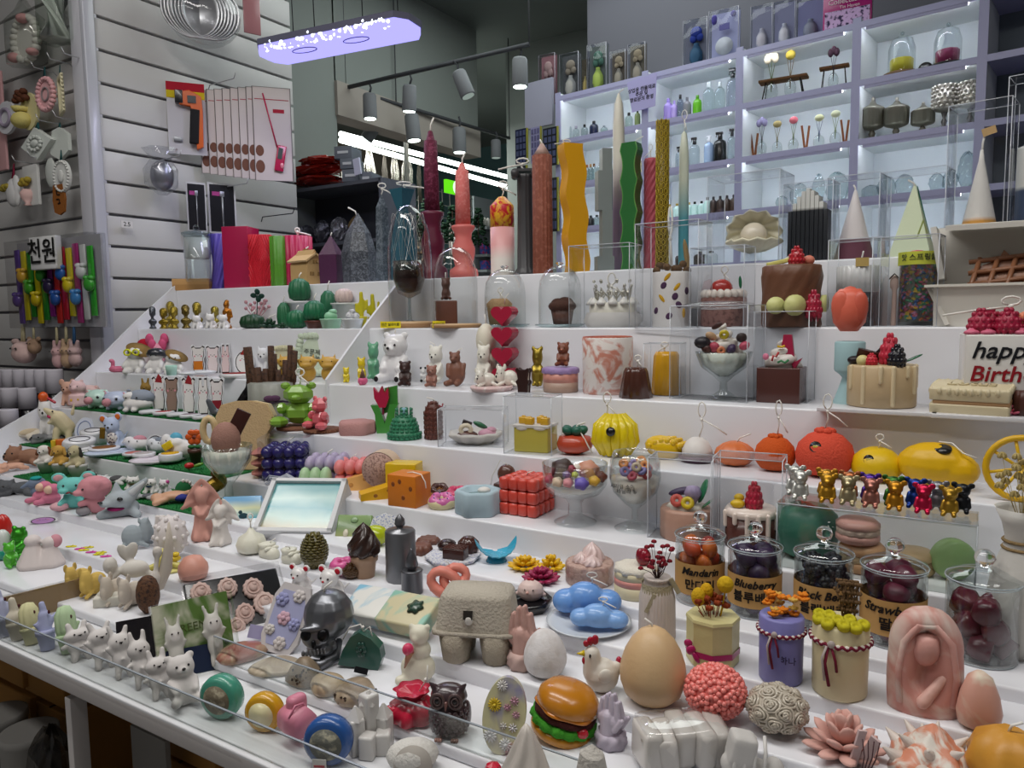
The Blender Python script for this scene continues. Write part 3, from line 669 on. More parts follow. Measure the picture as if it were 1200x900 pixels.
clearbox('clear box around the pale green pyramid candle',(1073,306,202,68,10),-12,.75)
IC('cone_candle','slender white cone candle fading to orange at its base',(1147,302,176,50,10),[('body','band:#d39a4c:#e4dfd8:.36',lambda b:b.L([(.98,0),(1,.01),(.12,.9),(.06,1)])),wick(0,.98,l=.16,lean=.1,r=.05),('tag','matte:#c6a372',lambda b:b.B(.25,-.1,1.16,.28,.02,.035,rot=(0,-15,0)))])
clearbox('tall clear box around the white and orange cone',(1148,303,124,62,10),-10,.75)
IC('pillar_candle','cream and navy pillar candle boxed at the right edge of the top step',(1206,303,172,30,10),[('body','band:#3f4d68:#d9d6cf:.62',lambda b:b.L(cyl(),n=6))])
clearbox('tallest clear box at the right edge of the top step',(1211,304,90,52,10),-8,.8)
# step nine
WD='band:#a7825c:#c7a77f:.7'
def dome(label,g,base='wood',knob=True,rot=0):
 P=[('glass_dome','glass:#f8fafa',lambda b:b.L([(.86,.05),(.86,.55),(.8,.72),(.6,.86),(.3,.93),(.1,.945)],cap=False))]
 if knob:P+=[('knob','solidglass:#ffffff',lambda b:b.L([(.08,.93),(.07,.95),(.15,.965),(.17,.98),(.1,.997),(.01,1)],n=16))]
 if base=='wood':P+=[('wooden_base',WD,lambda b:b.L([(.97,0),(1,.01),(1,.045),(.96,.05)],shape=lambda a:1+.02*sin(3*a)))]
 else:P+=[('glass_plate','glass:#dfe9ea',lambda b:b.L([(.7,0),(1,.03),(1.02,.05),(.9,.045),(.3,.04)]))]
 return I('glass_cloche',label,'cloche',g,P,rot)
dome('tall glass dome with fairy light wire on a wood slice, left of the bear dome',(481,384,232,60,9),knob=False)
I('wine_goblet','stemmed glass with metallic rim standing inside the tall glass dome','goblet',(480,377,306,38,9),[('bowl','glass:#d5cfc9',lambda b:b.L([(.1,.42),(.7,.5),(.98,.72),(.95,1),(.93,1),(.9,.72),(.6,.55),(0,.5)],cap=False)),('drink','gloss:#4a3030',lambda b:b.L([(.1,.5),(.65,.54),(.9,.72),(.9,.85),(0,.85)])),('stem','glass:#dfe5e6',lambda b:b.L([(.6,0),(.55,.03),(.12,.08),(.09,.25),(.1,.42)]))],
z=TZ[9]+.008)
def wires(b):
 r=random.Random(3)
 for k in range(4):
  ph=r.uniform(0,6);b.T([(.7*cos(a+ph)*cos(k),.7*cos(a+ph)*sin(k),.7+.22*sin(a*2+ph)) for a in[i*2*pi/26 for i in range(26)]],.006,n=5,closed=True)
I('fairy_light_wire','tangled silver fairy light wire looped inside the tall glass dome','wire',(480,380,238,56,9),[('wire','metal:#e8e6df',wires)],z=TZ[9]+.008)
dome('domed glass cover over a brown bear on a pedestal',(534,385,284,60,9),knob=False)
IC('bear_candle','chocolate brown bear sitting on a tall pedestal inside the middle dome',(523,375,322,28,9),[('pedestal','#6d4437',lambda b:b.B(0,0,.24,.9,.9,.24,bev=.003)),('bear','#5a3428',lambda b:b.E(0,0,.62,.4,.4,.13).E(0,0,.82,.4,.38,.12).E(-.3,0,.93,.13,.1,.04).E(.3,0,.93,.13,.1,.04).K((-.2,-.2,.55),(-.35,-.6,.52),.15).K((.2,-.2,.55),(.35,-.6,.52),.15).E(0,-.35,.8,.16,.14,.04),
{'rm':34}),wick(0,.93,l=.12,lean=0,r=.05)],z=TZ[9]+.008)
for(x,w,s,lb) in((466,26,'인간 보라이트','long yellow paper label in front of the tall dome'),(520,16,'보라이트','short yellow paper label in front of the bear dome')):
 p=place(x,386,374,w,9);p.loc.y=DY[9]-.002;t=thing('paper_label',lb,'label',p.loc+Vector((0,-.002,.001)),R_(14),'yellow paper labels');M().B(0,0,.009,p.u,.0006,.009).build('paper','matte:#f0dd2c',t);text(s,.0095,'matte:#222222',t,(0,-.001,.009))
dome('small knobbed glass dome over a tan cake, behind the heart tower',(592,384,311,56,9),'plate')
IC('cake_candle','small tan sponge cake under the knobbed dome behind the hearts',(585,378,350,30,9),[('body','rough:#a88a66',lambda b:b.L([(.8,0),(.95,.6),(1,.8),(.6,1)],n=20,rip=7,amp=.04)),wick(.1,.95,l=.3,lean=.1,loop=.4,r=.05)],z=TZ[9]+.008)
dome('knobbed glass dome over a brown muffin',(656,383,307,58,9),'plate')
def muffin(c,c2):return[('muffin_cup','wax:'+c2,lambda b:b.L([(.62,0),(.8,.55)],n=60,rip=20,amp=.03)),('muffin_top','rough:'+c,lambda b:b.E(0,0,.66,1,1,.26).E(.2,0,.8,.6,.6,.2).E(-.3,-.1,.76,.5,.5,.2))]
IC('muffin_candle','dark brown muffin candle under the middle glass dome',(659,380,348,33,9),muffin('#4c332b','#5a3f36'),z=TZ[9]+.008)
def crowncake(pl):
 def cr(b):
  for i in range(14):a=2*pi*i/14;b.E(.62*cos(a),.62*sin(a),.7,.08);b.T([(.62*cos(a),.62*sin(a),.55),(.7*cos(a),.7*sin(a),.8),(.62*cos(a+.45),.62*sin(a+.45),.58)],.03,n=5);b.E(.7*cos(a),.7*sin(a),.84+.1*(i%2),.06)
 def cream(b):
  for i in range(12):a=2*pi*i/12;b.L([(.2,0),(.17,.06),(.02,.15)],x=.8*cos(a),y=.8*sin(a),z0=.46,n=8)
 return[('cake','#e0dccd',lambda b:b.L([(.85,0),(.88,.02),(.88,.48),(.8,.5)])),('whipped_cream','gloss:#e9e7e0',cream),('crown','metal:#c9c6bb',cr),('paper_wrap','matte:#dad7d2',lambda b:b.L([(.9,0),(1.05,.12),(.93,.3)],n=20,rip=10,amp=.05,cap=False)),wick(-.1,.55,l=.35,lean=.3,loop=.3,r=.03)]
IC('cake_candle','white cake candle with cream peaks and a pearl crown in a clear box',(718,383,326,62,9),crowncake,lo=1.57)
clearbox('clear box around the crowned white cake',(710,384,288,74,9),-22,.6)
IC('botanical_candle','white pillar candle with pressed purple and yellow flowers and dried tops',(787,383,319,44,9),[('body','marble:#e2deda:#e2deda:9',lambda b:b.L(cyl(bev=.03))),('pressed_petals','matte:#4e3150',lambda b:[b.E(cos(a),sin(a),z,.16,.03,.07,rot=(0,40*q,math.degrees(a)+90),n=8) for a,z,q in((-2,.75,1),(-1.2,.4,-1),(-2.5,.3,1),(-.7,.65,0),(-1.7,.2,1),(-1.4,.55,.5))]),('pressed_petals',
'matte:#d3a21c',lambda b:[b.E(cos(a),sin(a),z,.1,.03,.09,rot=(0,40*q,math.degrees(a)+90),n=8) for a,z,q in((-1.3,.72,1),(-.9,.25,0),(-2.1,.52,-1),(-1.8,.9,1))]),('dried_flowers','rough:#6a5138',lambda b:[b.E(.8*cos(i*1.1),.8*sin(i*1.1),1.03+.05*(i%3),.22,.2,.07,rot=(20*i,30,0),n=8) for i in range(9)]),('dried_grass','rough:#a5895c',lambda b:b.E(.75,0,1.3,.14,.14,.3,rot=(0,-8,0)).T([(.6,0,.9),(.72,0,
1.2)],.04)),wick(-.1,1,l=.75,lean=.05,loop=.2,r=.05)],hi=1.7)
clearbox('tall clear box around the pressed flower candle',(789,384,262,76,9),-22,.6)
IC('cake_candle','round chocolate sponge cake with white cream ring and red fruit in a clear box',(848,381,322,52,9),[('sponge','speckle:#7c5750:#5d3a34:110',lambda b:b.L([(.97,0),(1,.03),(1,.55),(.9,.57)])),('cream_ring','gloss:#d9cfc6',lambda b:[b.E(.82*cos(a),.82*sin(a),.62,.24,.16,.1,rot=(0,20,math.degrees(a)+40),n=8) for a in[i*pi/9 for i in range(18)]]),('red_fruit','gloss:#b3352f',lambda b:b.E(-.1,
-.1,.72,.5,.4,.2)),leaf(.7,0,.85,.08,.3,'gloss:#1f6a45',(80,0,20)),wick(0,.85,l=.2,lean=.1,loop=.3,r=.03)])
clearbox('clear box around the round chocolate sponge cake',(846,383,290,64,9),-20,.6)
def bigchoc(pl):
 P=[('cake','#6b4632',lambda b:b.L([(.96,0),(1,.03),(1,.3),(.97,.5),(1.02,.7),(.98,.84),(.9,.86)],n=40,rip=13,amp=.03,tw=1.2)),('banana_slice','#cfd08a',lambda b:b.L([(.3,-.03),(.3,.03)],n=18,rot=(90,0,10),x=-.5,y=-1.02,z0=.3)),('banana_slice','#cfd08a',lambda b:b.L([(.36,-.03),(.36,.03)],n=18,rot=(90,0,25),x=.12,y=-1.12,z0=.3)),('banana_slice','#cfd08a',lambda b:b.L([(.3,-.03),(.3,
.03)],n=18,rot=(90,0,75),x=1.08,y=-.25,z0=.32)),('banana_slice','#d9d37a',lambda b:b.B(-.45,-.2,.9,.4,.12,.03,rot=(0,-12,10),bev=.002)),('fruit_chunk','#d9806a',lambda b:b.E(.55,0,.92,.2,.16,.07))]
 P+=[berry(.15,-.2,.84,.3,'gloss:#b0202c',.26,'strawberry'),berry(.72,-.85,.12,.3,'gloss:#a3203a',.36,'strawberry'),wick(-.3,.9,l=.08,lean=.2,r=.03)]
 return P
IC('cake_candle','chocolate frosted cake candle with strawberries and banana slices',(927,384,299,66,9),bigchoc)
def layer(pl):return[('lower_wax','gloss:#35343a',lambda b:b.L([(1,0),(1,.56)],n=80,rip=24,amp=.03)),('upper_wax','gloss:#dbdbd9',lambda b:b.L([(1,.56),(1,.99),(.95,1)],n=80,rip=24,amp=.03)),wick(.1,1,l=.25,lean=.1,r=.04),('label','matte:#c3a662',lambda b:b.B(.15,-1.02,1.05,.3,.02,.07))]
IC('ribbed_candle','squat ribbed candle, white above and black below, in a clear box',(1005,382,312,46,9),layer)
clearbox('clear box around the squat black and white candle',(1005,383,281,56,9),-14,.75)
def spr(b,seed,n=46):
 r=random.Random(seed)
 for i in range(n):a=r.uniform(-pi,0);z=r.uniform(.08,.78);q=r.uniform(-60,60);b.E(.93*cos(a),.93*sin(a),z,.17,.045,.02,rot=(0,q,math.degrees(a)+90),n=6)
I('sprinkle_jar','clear jar of multicoloured sprinkles with a yellow paper label','jar',(1075,382,293,40,9),[('glass_jar','glass:#f2f4f4',lambda b:b.L([(.95,0),(1,.02),(1,.82),(1.04,.83),(1.04,.9),(.98,.9),(.96,.05),(0,.04)],cap=False)),('core','matte:#8d8a6e',lambda b:b.L([(.9,.05),(.9,.8)])),]+[('sprinkles','wax:'+c,lambda b,k=k:spr(b,k)) for k,c in enumerate(('#c8576b','#3f73b0','#d7b52f','#3c9a6a',
'#d98fb4','#d5743b'))]+[('stopper','matte:#d0526f',lambda b:b.E(-.1,0,.9,.7,.7,.1))])
p=place(1075,382,293,40,9);t=thing('paper_label','yellow handwritten label across the top of the sprinkle jar','label',p.loc+Vector((0,0,p.h*.8)),p.rz);M(p.u,p.h).L([(1.08,0),(1.08,.17)],cap=False).build('paper','matte:#dde04a',t);text('맛 스프링클',p.u*.42,'matte:#1c2b28',t,(0,-p.u*1.1,p.h*.09),bend=p.u*1.1)
IC('spoon_candle','pale pink wax spoon standing in the clear box beside the sprinkles',(1047,382,321,14,9),[('body','#cdb0a2',lambda b:b.K((0,0,0),(.1,0,.7),.5,.4).E(0,0,.82,.8,.5,.17),{'rm':30}),('cord','matte:#3a2c2a',lambda b:b.T([(-.8,-.4,.9),(0,-.6,1),(.6,-.4,.92)],.12))])
clearbox('clear box holding the pink spoon and sprinkle jar',(1063,383,278,68,9),-10,.62)
def clam(b,z0,h,top):
 pr=[(-.7,0),(.7,0),(.95,.9),(1,1),(.93,1),(.86,.92),(.64,.1),(-.64,.1),(-.86,.92),(-.93,1),(-1,1),(-.95,.9)]
 b.P([(x,z0+z*h) for x,z in pr],-.62,.62);b.B(0,.6,z0+h*.5,.85,.04,h*.5);b.B(0,-.6,z0+h*.5,.85,.04,h*.5)
p=place(1180,384,258,160,9)
def clamshell(pl):
 def lid(b):
  b.B(0,.45,.66,.95,.03,.34,rot=(-12,0,0));b.B(0,.12,.97,.8,.36,.025,rot=(6,0,0))
  for s in(-1,1):b.B(s*.9,.2,.72,.04,.3,.26,rot=(0,s*10,0))
 def tray(b):
  b.B(0,0,.03,.72,.42,.03);
  for s in(-1,1):b.B(s*.84,0,.2,.03,.5,.2,rot=(0,s*25,0));b.B(0,s*.48,.2,.9,.02,.2,rot=(s*-14,0,0))
  b.B(0,-.56,.39,1.0,.05,.012);b.B(-.97,0,.39,.05,.58,.012);b.B(.97,0,.39,.05,.58,.012)
 return[('tray','matte:#d9d6cc',tray),('lid','matte:#d4d1c9',lid)]
make('takeaway_box','open cream takeaway box holding a brown waffle at the right end','box',p,clamshell(p),0)
p.rz0=p.rz
def waffle(b):
 b.P([(-1,-.2),(-.6,.1),(-.75,.35),(-.2,.6),(-.1,.85),(.1,.6),(.6,.7),(.95,.3),(.8,-.1),(1,-.4),(.3,-.75),(-.5,-.8)],-.06,.06)
 for k in range(-2,3):b.T([(k*.36-.15,-.12,-.72),(k*.36+.15,-.12,.62)],.06,n=6);b.T([(-.8,-.12,k*.3-.08),(.82,-.12,k*.3+.1)],.06,n=6)
w=Pl();w.loc=p.loc+Vector((-.0,-.0,.078));w.u=p.u*.62;w.h=p.u*.62;w.rz=p.rz
make('waffle_candle','brown waffle candle propped in the takeaway box','candle',w,[('body','#85583c',waffle),],0,tilt=(-25,0))
# step eight, right of the partition: bears
def bearI(g,c,label,**k):
 rot=k.pop('rot',-15);grp=k.pop('group',None);kw={a:k.pop(a) for a in('z','lo','hi') if a in k}
 return I('bear_candle',label,'candle',g,bear(c,**k),rot,grp,**kw)
IC('gummy_bear_candle','small translucent yellow gummy bear, leftmost beside the partition',(406,449,430,13,8),gummy('#d8c31b'),-10)
IC('gummy_bear_candle','larger yellow gummy bear in front of the green bear',(424,449,418,17,8),gummy('#d6bd18'),-10)
IC('gummy_bear_candle','mint green gummy bear behind the yellow ones',(438,447,400,24,8),gummy('#5f9f7d'),-15,lo=1.49)
IC('gnome_candle','tiny pink gnome with a brown cone hat in front of the polar bear',(425,453,432,13,8),[('body','#d8608b',lambda b:b.E(0,0,.25,.9,.8,.26).E(-.4,-.5,.12,.3,.3,.12)),('hat','#6b4a3e',lambda b:b.L([(.6,.4),(.05,1)]))],hi=1.46)
bearI((464,450,388,50,8),'#e4e3e4','large white polar bear with black paw pads at the left of the bear row',paws='#1b1718',k='gloss',rot=-30,wk=.05,lo=1.43)
bearI((475,453,422,22,8),'#3b231f','small dark chocolate bear in front of the large polar bear',face=False,rot=-10,hi=1.46)
bearI((511,447,403,28,8),'#e3e1d8','medium cream white bear behind the small tan bear',wk=-.5,rot=-30,lo=1.47)
bearI((506,453,427,20,8),'#96685a','small tan bear sitting before the cream white bear',rot=-15,hi=1.47)
IC('bear_candle','tall brown bear standing with arms down beside the white bear',(535,453,411,27,8),[('body','#7b5141',lambda b:b.E(0,.05,.36,.8,.7,.37).E(-.1,-.05,.8,.5,.48,.16).E(-.5,0,.94,.16,.12,.055).E(.25,0,.96,.16,.12,.055).K((.7,0,.6),(.6,-.3,.3),.2).K((-.7,-.1,.6),(-.65,-.4,.3),.2).K((-.4,-.3,.1),(-.75,-.7,.08),.26).K((.3,-.3,.1),(.2,-.8,.08),.26).E(-.2,-.45,.75,.22,.2,.06),{'rm':36})]+[('eye',
'gloss:#161212',lambda b,s=s:b.E(-.12+s*.22,-.48,.82,.05,n=8)) for s in(-1,1)]+[wick(.05,.95,l=.12,lean=.5)],-15)
IC('bear_candle','little panda bear peeking between the white and tan bears',(496,447,430,13,8),gummy('#d8d8d8','matte')+[('ear','matte:#222222',lambda b:b.E(-.4,-.1,.93,.2,.16,.08).E(.4,-.1,.93,.2,.16,.08)),('foot','matte:#222222',lambda b:b.E(-.35,-.75,.12,.25,.1,.1))],lo=1.48)
I('plate','pale pink marbled plate under the white polar bear family','plate',(576,460,452,50,8),[('body','marble:#d9b9b8:#e3d2cf:30',lambda b:b.L([(.9,0),(1,.5),(1,1),(.9,.8),(0,.8)]))],lo=1.40,hi=1.49)
zp=TZ[8]+.006
IC('sphere_candle','cream candle of two stacked balls behind the heart tower',(570,446,378,24,8),[('body','#e0dac8',lambda b:b.E(0,0,.3,.95,.95,.3).E(0,0,.72,1,1,.27)),wick(0,.98,l=.15,lean=-.1,r=.06)],lo=1.50)
bearI((567,452,402,26,8),'#e2dfd3','white polar bear sitting upright on the pink plate',z=zp,wk=-.4,rot=-20,lo=1.45)
IC('seal_candle','round white seal cub at the front of the pink plate',(569,455,432,27,8),lying('#e0ddd2','gloss','round'),15,z=zp,hi=1.47)
IC('seal_candle','small white bear cub lying at the right of the pink plate',(594,452,428,26,8),lying('#dfdcd0','gloss','round'),-10,z=zp,hi=1.5)
def heart(cx,cz,r,k=20):return[(cx+r*.062*16*sin(t)**3,cz+r*.062*(13*cos(t)-5*cos(2*t)-2*cos(3*t)-cos(4*t))*.52) for t in[2*pi*i/k for i in range(k)]]
IC('heart_candle','tower of four crimson hearts stacked on one another',(592,447,354,30,8),lambda pl:[('heart','gloss:#a81b3a',lambda b,i=i:b.P([(x,z) for x,z in heart(0,0,1,24)][::1] and[(.9*x,.135+.24*i+z*.235) for x,z in heart(0,0,1.05,24)],-.55,.55)) for i in range(4)]+[wick(0,1,l=.1,lean=.4)],-28,lo=1.47)
IC('bear_biscuit_candle','dark chocolate bear shaped sandwich biscuit with white filling',(614,462,431,25,8),[('biscuit','#2f1713',lambda b:b.P([(-.5,0),(.5,0),(.55,.3),(.75,.45),(.5,.55),(.6,.8),(.8,.9),(.6,1),(.3,.92),(-.3,.92),(-.6,1),(-.8,.9),(-.6,.8),(-.5,.55),(-.75,.45),(-.55,.3)],-.3,-.08).P([(-.5,0),(.5,0),(.55,.3),(.75,.45),(.5,.55),(.6,.8),(.8,.9),(.6,1),(.3,.92),(-.3,.92),(-.6,
1),(-.8,.9),(-.6,.8),(-.5,.55),(-.75,.45),(-.55,.3)],.08,.3)),('filling','#d9d2c9',lambda b:b.P([(-.45,.03),(.45,.03),(.5,.5),(.55,.88),(-.55,.88),(-.5,.5)],-.09,.09))],-35,hi=1.47)
IC('bear_candle','gold metallic bear standing behind the chocolate bear biscuit',(630,450,405,24,8),gummy('#8d7a2c','metal'),-10,lo=1.46)
IC('cake_candle','round layered cake in purple, salmon and brown under a small bear',(657,458,430,41,8),[('lower_layer','#a98e7e',lambda b:b.L([(.95,0),(1,.03),(1,.4)])),('middle_layer','#c98a7c',lambda b:b.L([(1,.4),(1,.75)])),('icing','#9b83b4',lambda b:b.L([(1,.75),(1.04,.8),(1.02,.95),(.9,1)],n=48,rip=12,amp=.04))],hi=1.52)
pb=place(657,458,430,41,8,hi=1.52)
bearI((660,432,400,23,8),'#7c452f','small terracotta bear sitting on the purple iced cake',z=TZ[8]+pb.h+.0015,wk=.7,snout=None,face='#d98a70',lo=pb.loc.y-.012,hi=pb.loc.y+.012)
IC('cup_candle','large cup candle marbled in white and salmon',(712,462,395,59,8),[('cup','marble:#e6dfda:#c98573:16',lambda b:b.L([(.93,0),(.97,.02),(1,.98),(.97,1),(.9,.99),(.88,.9),(0,.9)],n=40)),('dark_wax','#4a2523',lambda b:b.L([(.3,.9),(.5,.94),(0,.95)])),('rim_stain','#b9654f',lambda b:b.T([(.94*cos(a),.94*sin(a),1) for a in[i*pi/14 for i in range(28)]],.04,closed=True,n=5))])
IC('flan_candle','dark brown fluted flan shaped candle in front of the marbled cup',(745,468,430,38,8),[('body','gloss:#4c2a20',lambda b:b.L([(.95,0),(1,.02),(.72,.85),(.6,.98),(0,1)],n=60,rip=10,amp=.04)),wick(.1,.98,l=.25,lean=.1,loop=.4,r=.05)],hi=1.5)
IC('flan_candle','bright yellow fluted flan shaped candle in a small clear box',(781,463,412,34,8),[('body','gloss:#d99f10',lambda b:b.L([(.95,0),(1,.02),(.85,.9),(.7,1),(0,1)],n=60,rip=10,amp=.03)),wick(-.1,.98,l=.15,lean=-.2,loop=.5,r=.05)],lo=1.45)
clearbox('small clear box around the yellow fluted candle',(779,465,402,42,8),-15,.7,lo=1.43)
def sundae(pl):
 P=[('glass_bowl','glass:#f5f9f8',lambda b:b.L([(.55,0),(.5,.02),(.14,.12),(.12,.22),(.35,.3),(.78,.42),(.95,.58),(.98,.62),(.93,.61),(.7,.44),(.2,.3),(0,.3)],n=60,rip=12,amp=.04,cap=False)),('cream_fill','#dcdcd2',lambda b:b.L([(.1,.3),(.66,.43),(.88,.6),(0,.62)],n=48,rip=12,amp=.03))]
 P+=[swirl('gloss:#e3dcd2',.58,1,.75,3,'whipped_cream',.3)]
 cols=[('#1f1c22',-.75,.74,.3),('#4a2a25',-.6,.66,.2),('#b8475b',-.35,.68,.2),('#d98258',-.1,.64,.16),('#3c2a4e',.25,.66,.2),('#c8536b',.7,.7,.2),('#3a2b28',.6,.8,.2),('#d8c321',0,.84,.18),('#4a2a25',-.25,.95,.1),('#2f7a55',-.72,.7,.12),('#c9a37c',-.45,.82,.15)]
 for i,(c,x,z,r) in enumerate(cols):P.append(cerealring(x,-.55+.2*(z-.6),z,r,'gloss:'+c,(70,i*25,0)) if i in(3,7) else('topping','wax:'+c,lambda b,x=x,z=z,r=r,i=i:b.E(x,-.5+.6*(z-.6),z,r,r*.8,.06 if i%2 else.08,rot=(20*i,30*i,0),n=10)))
 return P
IC('sundae_candle','ice cream sundae candle heaped with fruit in a fluted glass bowl',(848,466,377,64,8),sundae,hi=1.54)
clearbox('large clear box with domed lid around the fruit sundae',(840,470,358,92,8),-22,.62,lid=.05)
IC('cake_candle','square chocolate cake with swirled cream, sprinkles and a red wing',(916,468,392,52,8),[('cake','gloss:#4e2a24',lambda b:b.B(0,0,.26,.92,.8,.26,bev=.002)),swirl('gloss:#e2dcd6',.48,.95,.95,3,'whipped_cream',.33),('red_wing','#a31f45',lambda b:b.P([(0,.75),(.1,1),(.45,1),(.6,.6),(.9,.66),(.6,.5),(.35,.62)],-.3,-.1)),('sprinkle','#2d7d4c',lambda b:b.T([(.0,-.86,.6),(.15,
-.88,.63),(.3,-.86,.6),(.45,-.8,.64)],.05)),('sprinkle','#b23a3a',lambda b:b.T([(-.25,-.85,.62),(-.2,-.8,.7),(-.1,-.76,.68),(0,-.7,.75)],.05)),('sprinkle','#d9b01e',lambda b:b.T([(-.1,-.5,.83),(.1,-.5,.82),(.2,-.45,.84)],.05)),('sprinkle','#db7f9c',lambda b:b.E(-.55,-.7,.68,.14,.1,.05))],-12,hi=1.54)
clearbox('clear box around the square chocolate cake with cream',(919,470,365,60,8),-12,.7,lo=1.42)
IC('tulip_candle','coral tulip bud candle standing in a tall pale blue candle stand',(995,402,336,39,8),[('bud','#dd6a53',lambda b:b.L([(.5,0),(.9,.2),(1,.5),(.85,.8),(.6,.95),(0,.9)],n=24)),('petal','#dd6a53',lambda b:b.E(-.4,-.55,.5,.6,.35,.42,rot=(8,-8,0))),('petal','#cf5f4a',lambda b:b.E(.45,-.55,.48,.55,.35,.42,rot=(8,8,0))),('petal','#d2624c',lambda b:b.E(0,.3,.62,.7,.4,
.4))],z=TZ[8]+.137,lo=1.44,hi=1.48)
I('candle_stand','pale blue turned stand under the coral tulip candle','stand',(995,465,400,36,8),[('body','matte:#9dbcc0',lambda b:b.L([(1.05,0),(1.1,.03),(.9,.1),(.5,.38),(.42,.45),(.6,.5),(.88,.55),(.92,.58),(.92,.98),(.85,1)]))],lo=1.43,hi=1.49)
# white presentation trays overhanging the step
for(x0,x1,lb,dy) in((957,1098,'white tray under the dripping cake on the bear step',0),(1091,1215,'white tray under the birthday cake at the right end',-.012)):
 a,b_=on_y(x0,478,DY[8]-.03+dy),on_y(x1,483,DY[8]-.03+dy);z=TZ[8]+.004
 o=M().B((a.x+b_.x)/2,DY[8]+.035+dy*.5,z,(b_.x-a.x)/2,.066,.0035,bev=.001).build('white_tray','gloss:#d8d8dc');tag(o,lb,'tray')
zt8=TZ[8]+.008
def dripcake(pl):
 P=[('cake','#c3ab86',lambda b:b.L([(.96,0),(1,.02),(1,.56),(.93,.6),(0,.6)],n=40)),('drip','#d8c6a2',lambda b:[b.K((1.0*cos(a),1.0*sin(a),.57),(1.01*cos(a),1.01*sin(a),.57-l),.07,.06) for a,l in((-2.6,.3),(-2.1,.5),(-1.6,.2),(-1.25,.52),(-.8,.12),(-.5,.35),(.3,.3))])]
 P+=[berry(.2,-.2,.6,.32,'#c22f45',.42),berry(.4,-.65,.58,.28,'gloss:#1c1c24',.3),berry(-.3,-.6,.6,.2,'#c42436',.16),('white_ball','#d3c98b',lambda b:b.E(-.55,-.55,.66,.18)),('chocolate_piece','gloss:#3f2018',lambda b:b.B(-.35,.1,.72,.4,.12,.07,rot=(10,15,10),bev=.001)),('chocolate_piece','gloss:#241414',lambda b:b.B(.05,.2,.76,.2,.1,.08,rot=(0,40,0),bev=.001)),('blackberry','#1f1416',
lambda b:b.E(-.8,-.2,.66,.2,.2,.06)),leaf(.85,-.4,.7,.3,.12,'gloss:#1f5b3c',(0,-25,20))]
 return P
IC('cake_candle','round caramel cake candle with drips, berries and chocolate',(1033,473,394,74,8),dripcake,z=zt8,lo=1.39,hi=1.5)
p=place(1196,468,376,126,8,z=zt8,lo=1.41,hi=1.53)
t=make('cake_candle','tall white birthday cake candle with handwritten words and raspberries','candle',p,[('cake','gloss:#dcd9d4',lambda b:b.B(0,.0,.43,.95,.62,.43,bev=.003))]+[berry(x,y,.86,.24,'#9e1b3c',.27,seed=i) for i,(x,y) in enumerate(((-.7,-.35),(-.28,-.4),(.15,-.38),(.55,-.38),(-.5,.2)))]+[('icing_rosette','#cf6480',lambda b,x=x:b.E(x,-.52,.88,.13,.1,.035).L([(.12,0),(.03,.06)],x=x,
y=-.5,z0=.87,n=12,rip=6,amp=.2)) for x in(-.85,-.6,-.1,.35)]+[('coral_petals','rough:#dd8d70',lambda b:petals(b,9,.15,1,.25,.1,40,.05,x=0,y=.1)),wick(-.1,1.05,l=.14,lean=-.5,loop=.3,r=.02)],8)
text('happy',p.u*.43,'gloss:#15161b',t,(-.35*p.u,-.63*p.u,p.h*.68),shear=.3,bold=.0005);text('Birthday',p.u*.4,'gloss:#8e1420',t,(-.2*p.u,-.63*p.u,p.h*.42),shear=.2,bold=.0005)
def biscuit(c,c2,txt):
 def f(pl):
  pr=[(x*.98,z) for x,z in((-1,.12),(-.9,0),(.9,0),(1,.12))]
  return[('lower_biscuit','wax:'+c,lambda b:b.B(0,0,.22,.97,.62,.2,bev=.003)),('cream_filling','wax:'+c2,lambda b:b.B(.05,0,.47,.93,.6,.08,bev=.002)),('upper_biscuit','wax:'+c,lambda b:b.B(0,0,.75,.97,.62,.22,bev=.003)),('rim_ridges','wax:'+c,lambda b:[b.E(.95*cos(a)/max(abs(cos(a)),abs(sin(a)))**.9,.6*sin(a)/max(abs(cos(a)),abs(sin(a)))**.9,.86,.08,.08,.14,n=7) for a in[2*pi*i/34 for i in range(34)]])]
 return f
p=place(1139,481,449,82,8,z=zt8,lo=1.375,hi=1.45)
t=make('biscuit_candle','cream coloured caramel biscuit sandwich with embossed writing on the tray','candle',p,biscuit('#d3c6a4','#b08a62','')(p),-8,tilt=(8,0))
text('Lotus',p.u*.55,'#c9bb97',t,(0,0,p.h*1.0),rot=(0,0,0),ext=.001,bold=.0005)
IC('biscuit_candle','dark brown ridged biscuit candle at the right edge of the tray',(1204,483,458,34,8),[('body','#4c2a22',lambda b:b.L([(.95,0),(1,.3),(1,.7),(.9,1)],n=48,rip=16,amp=.05))],z=zt8,lo=1.375,hi=1.43)
I('icing_flower','pink icing rosette lying between the two biscuits','decoration',(1182,483,472,30,8),flower('#d2667f',n=9),z=zt8,lo=1.375,hi=1.42)
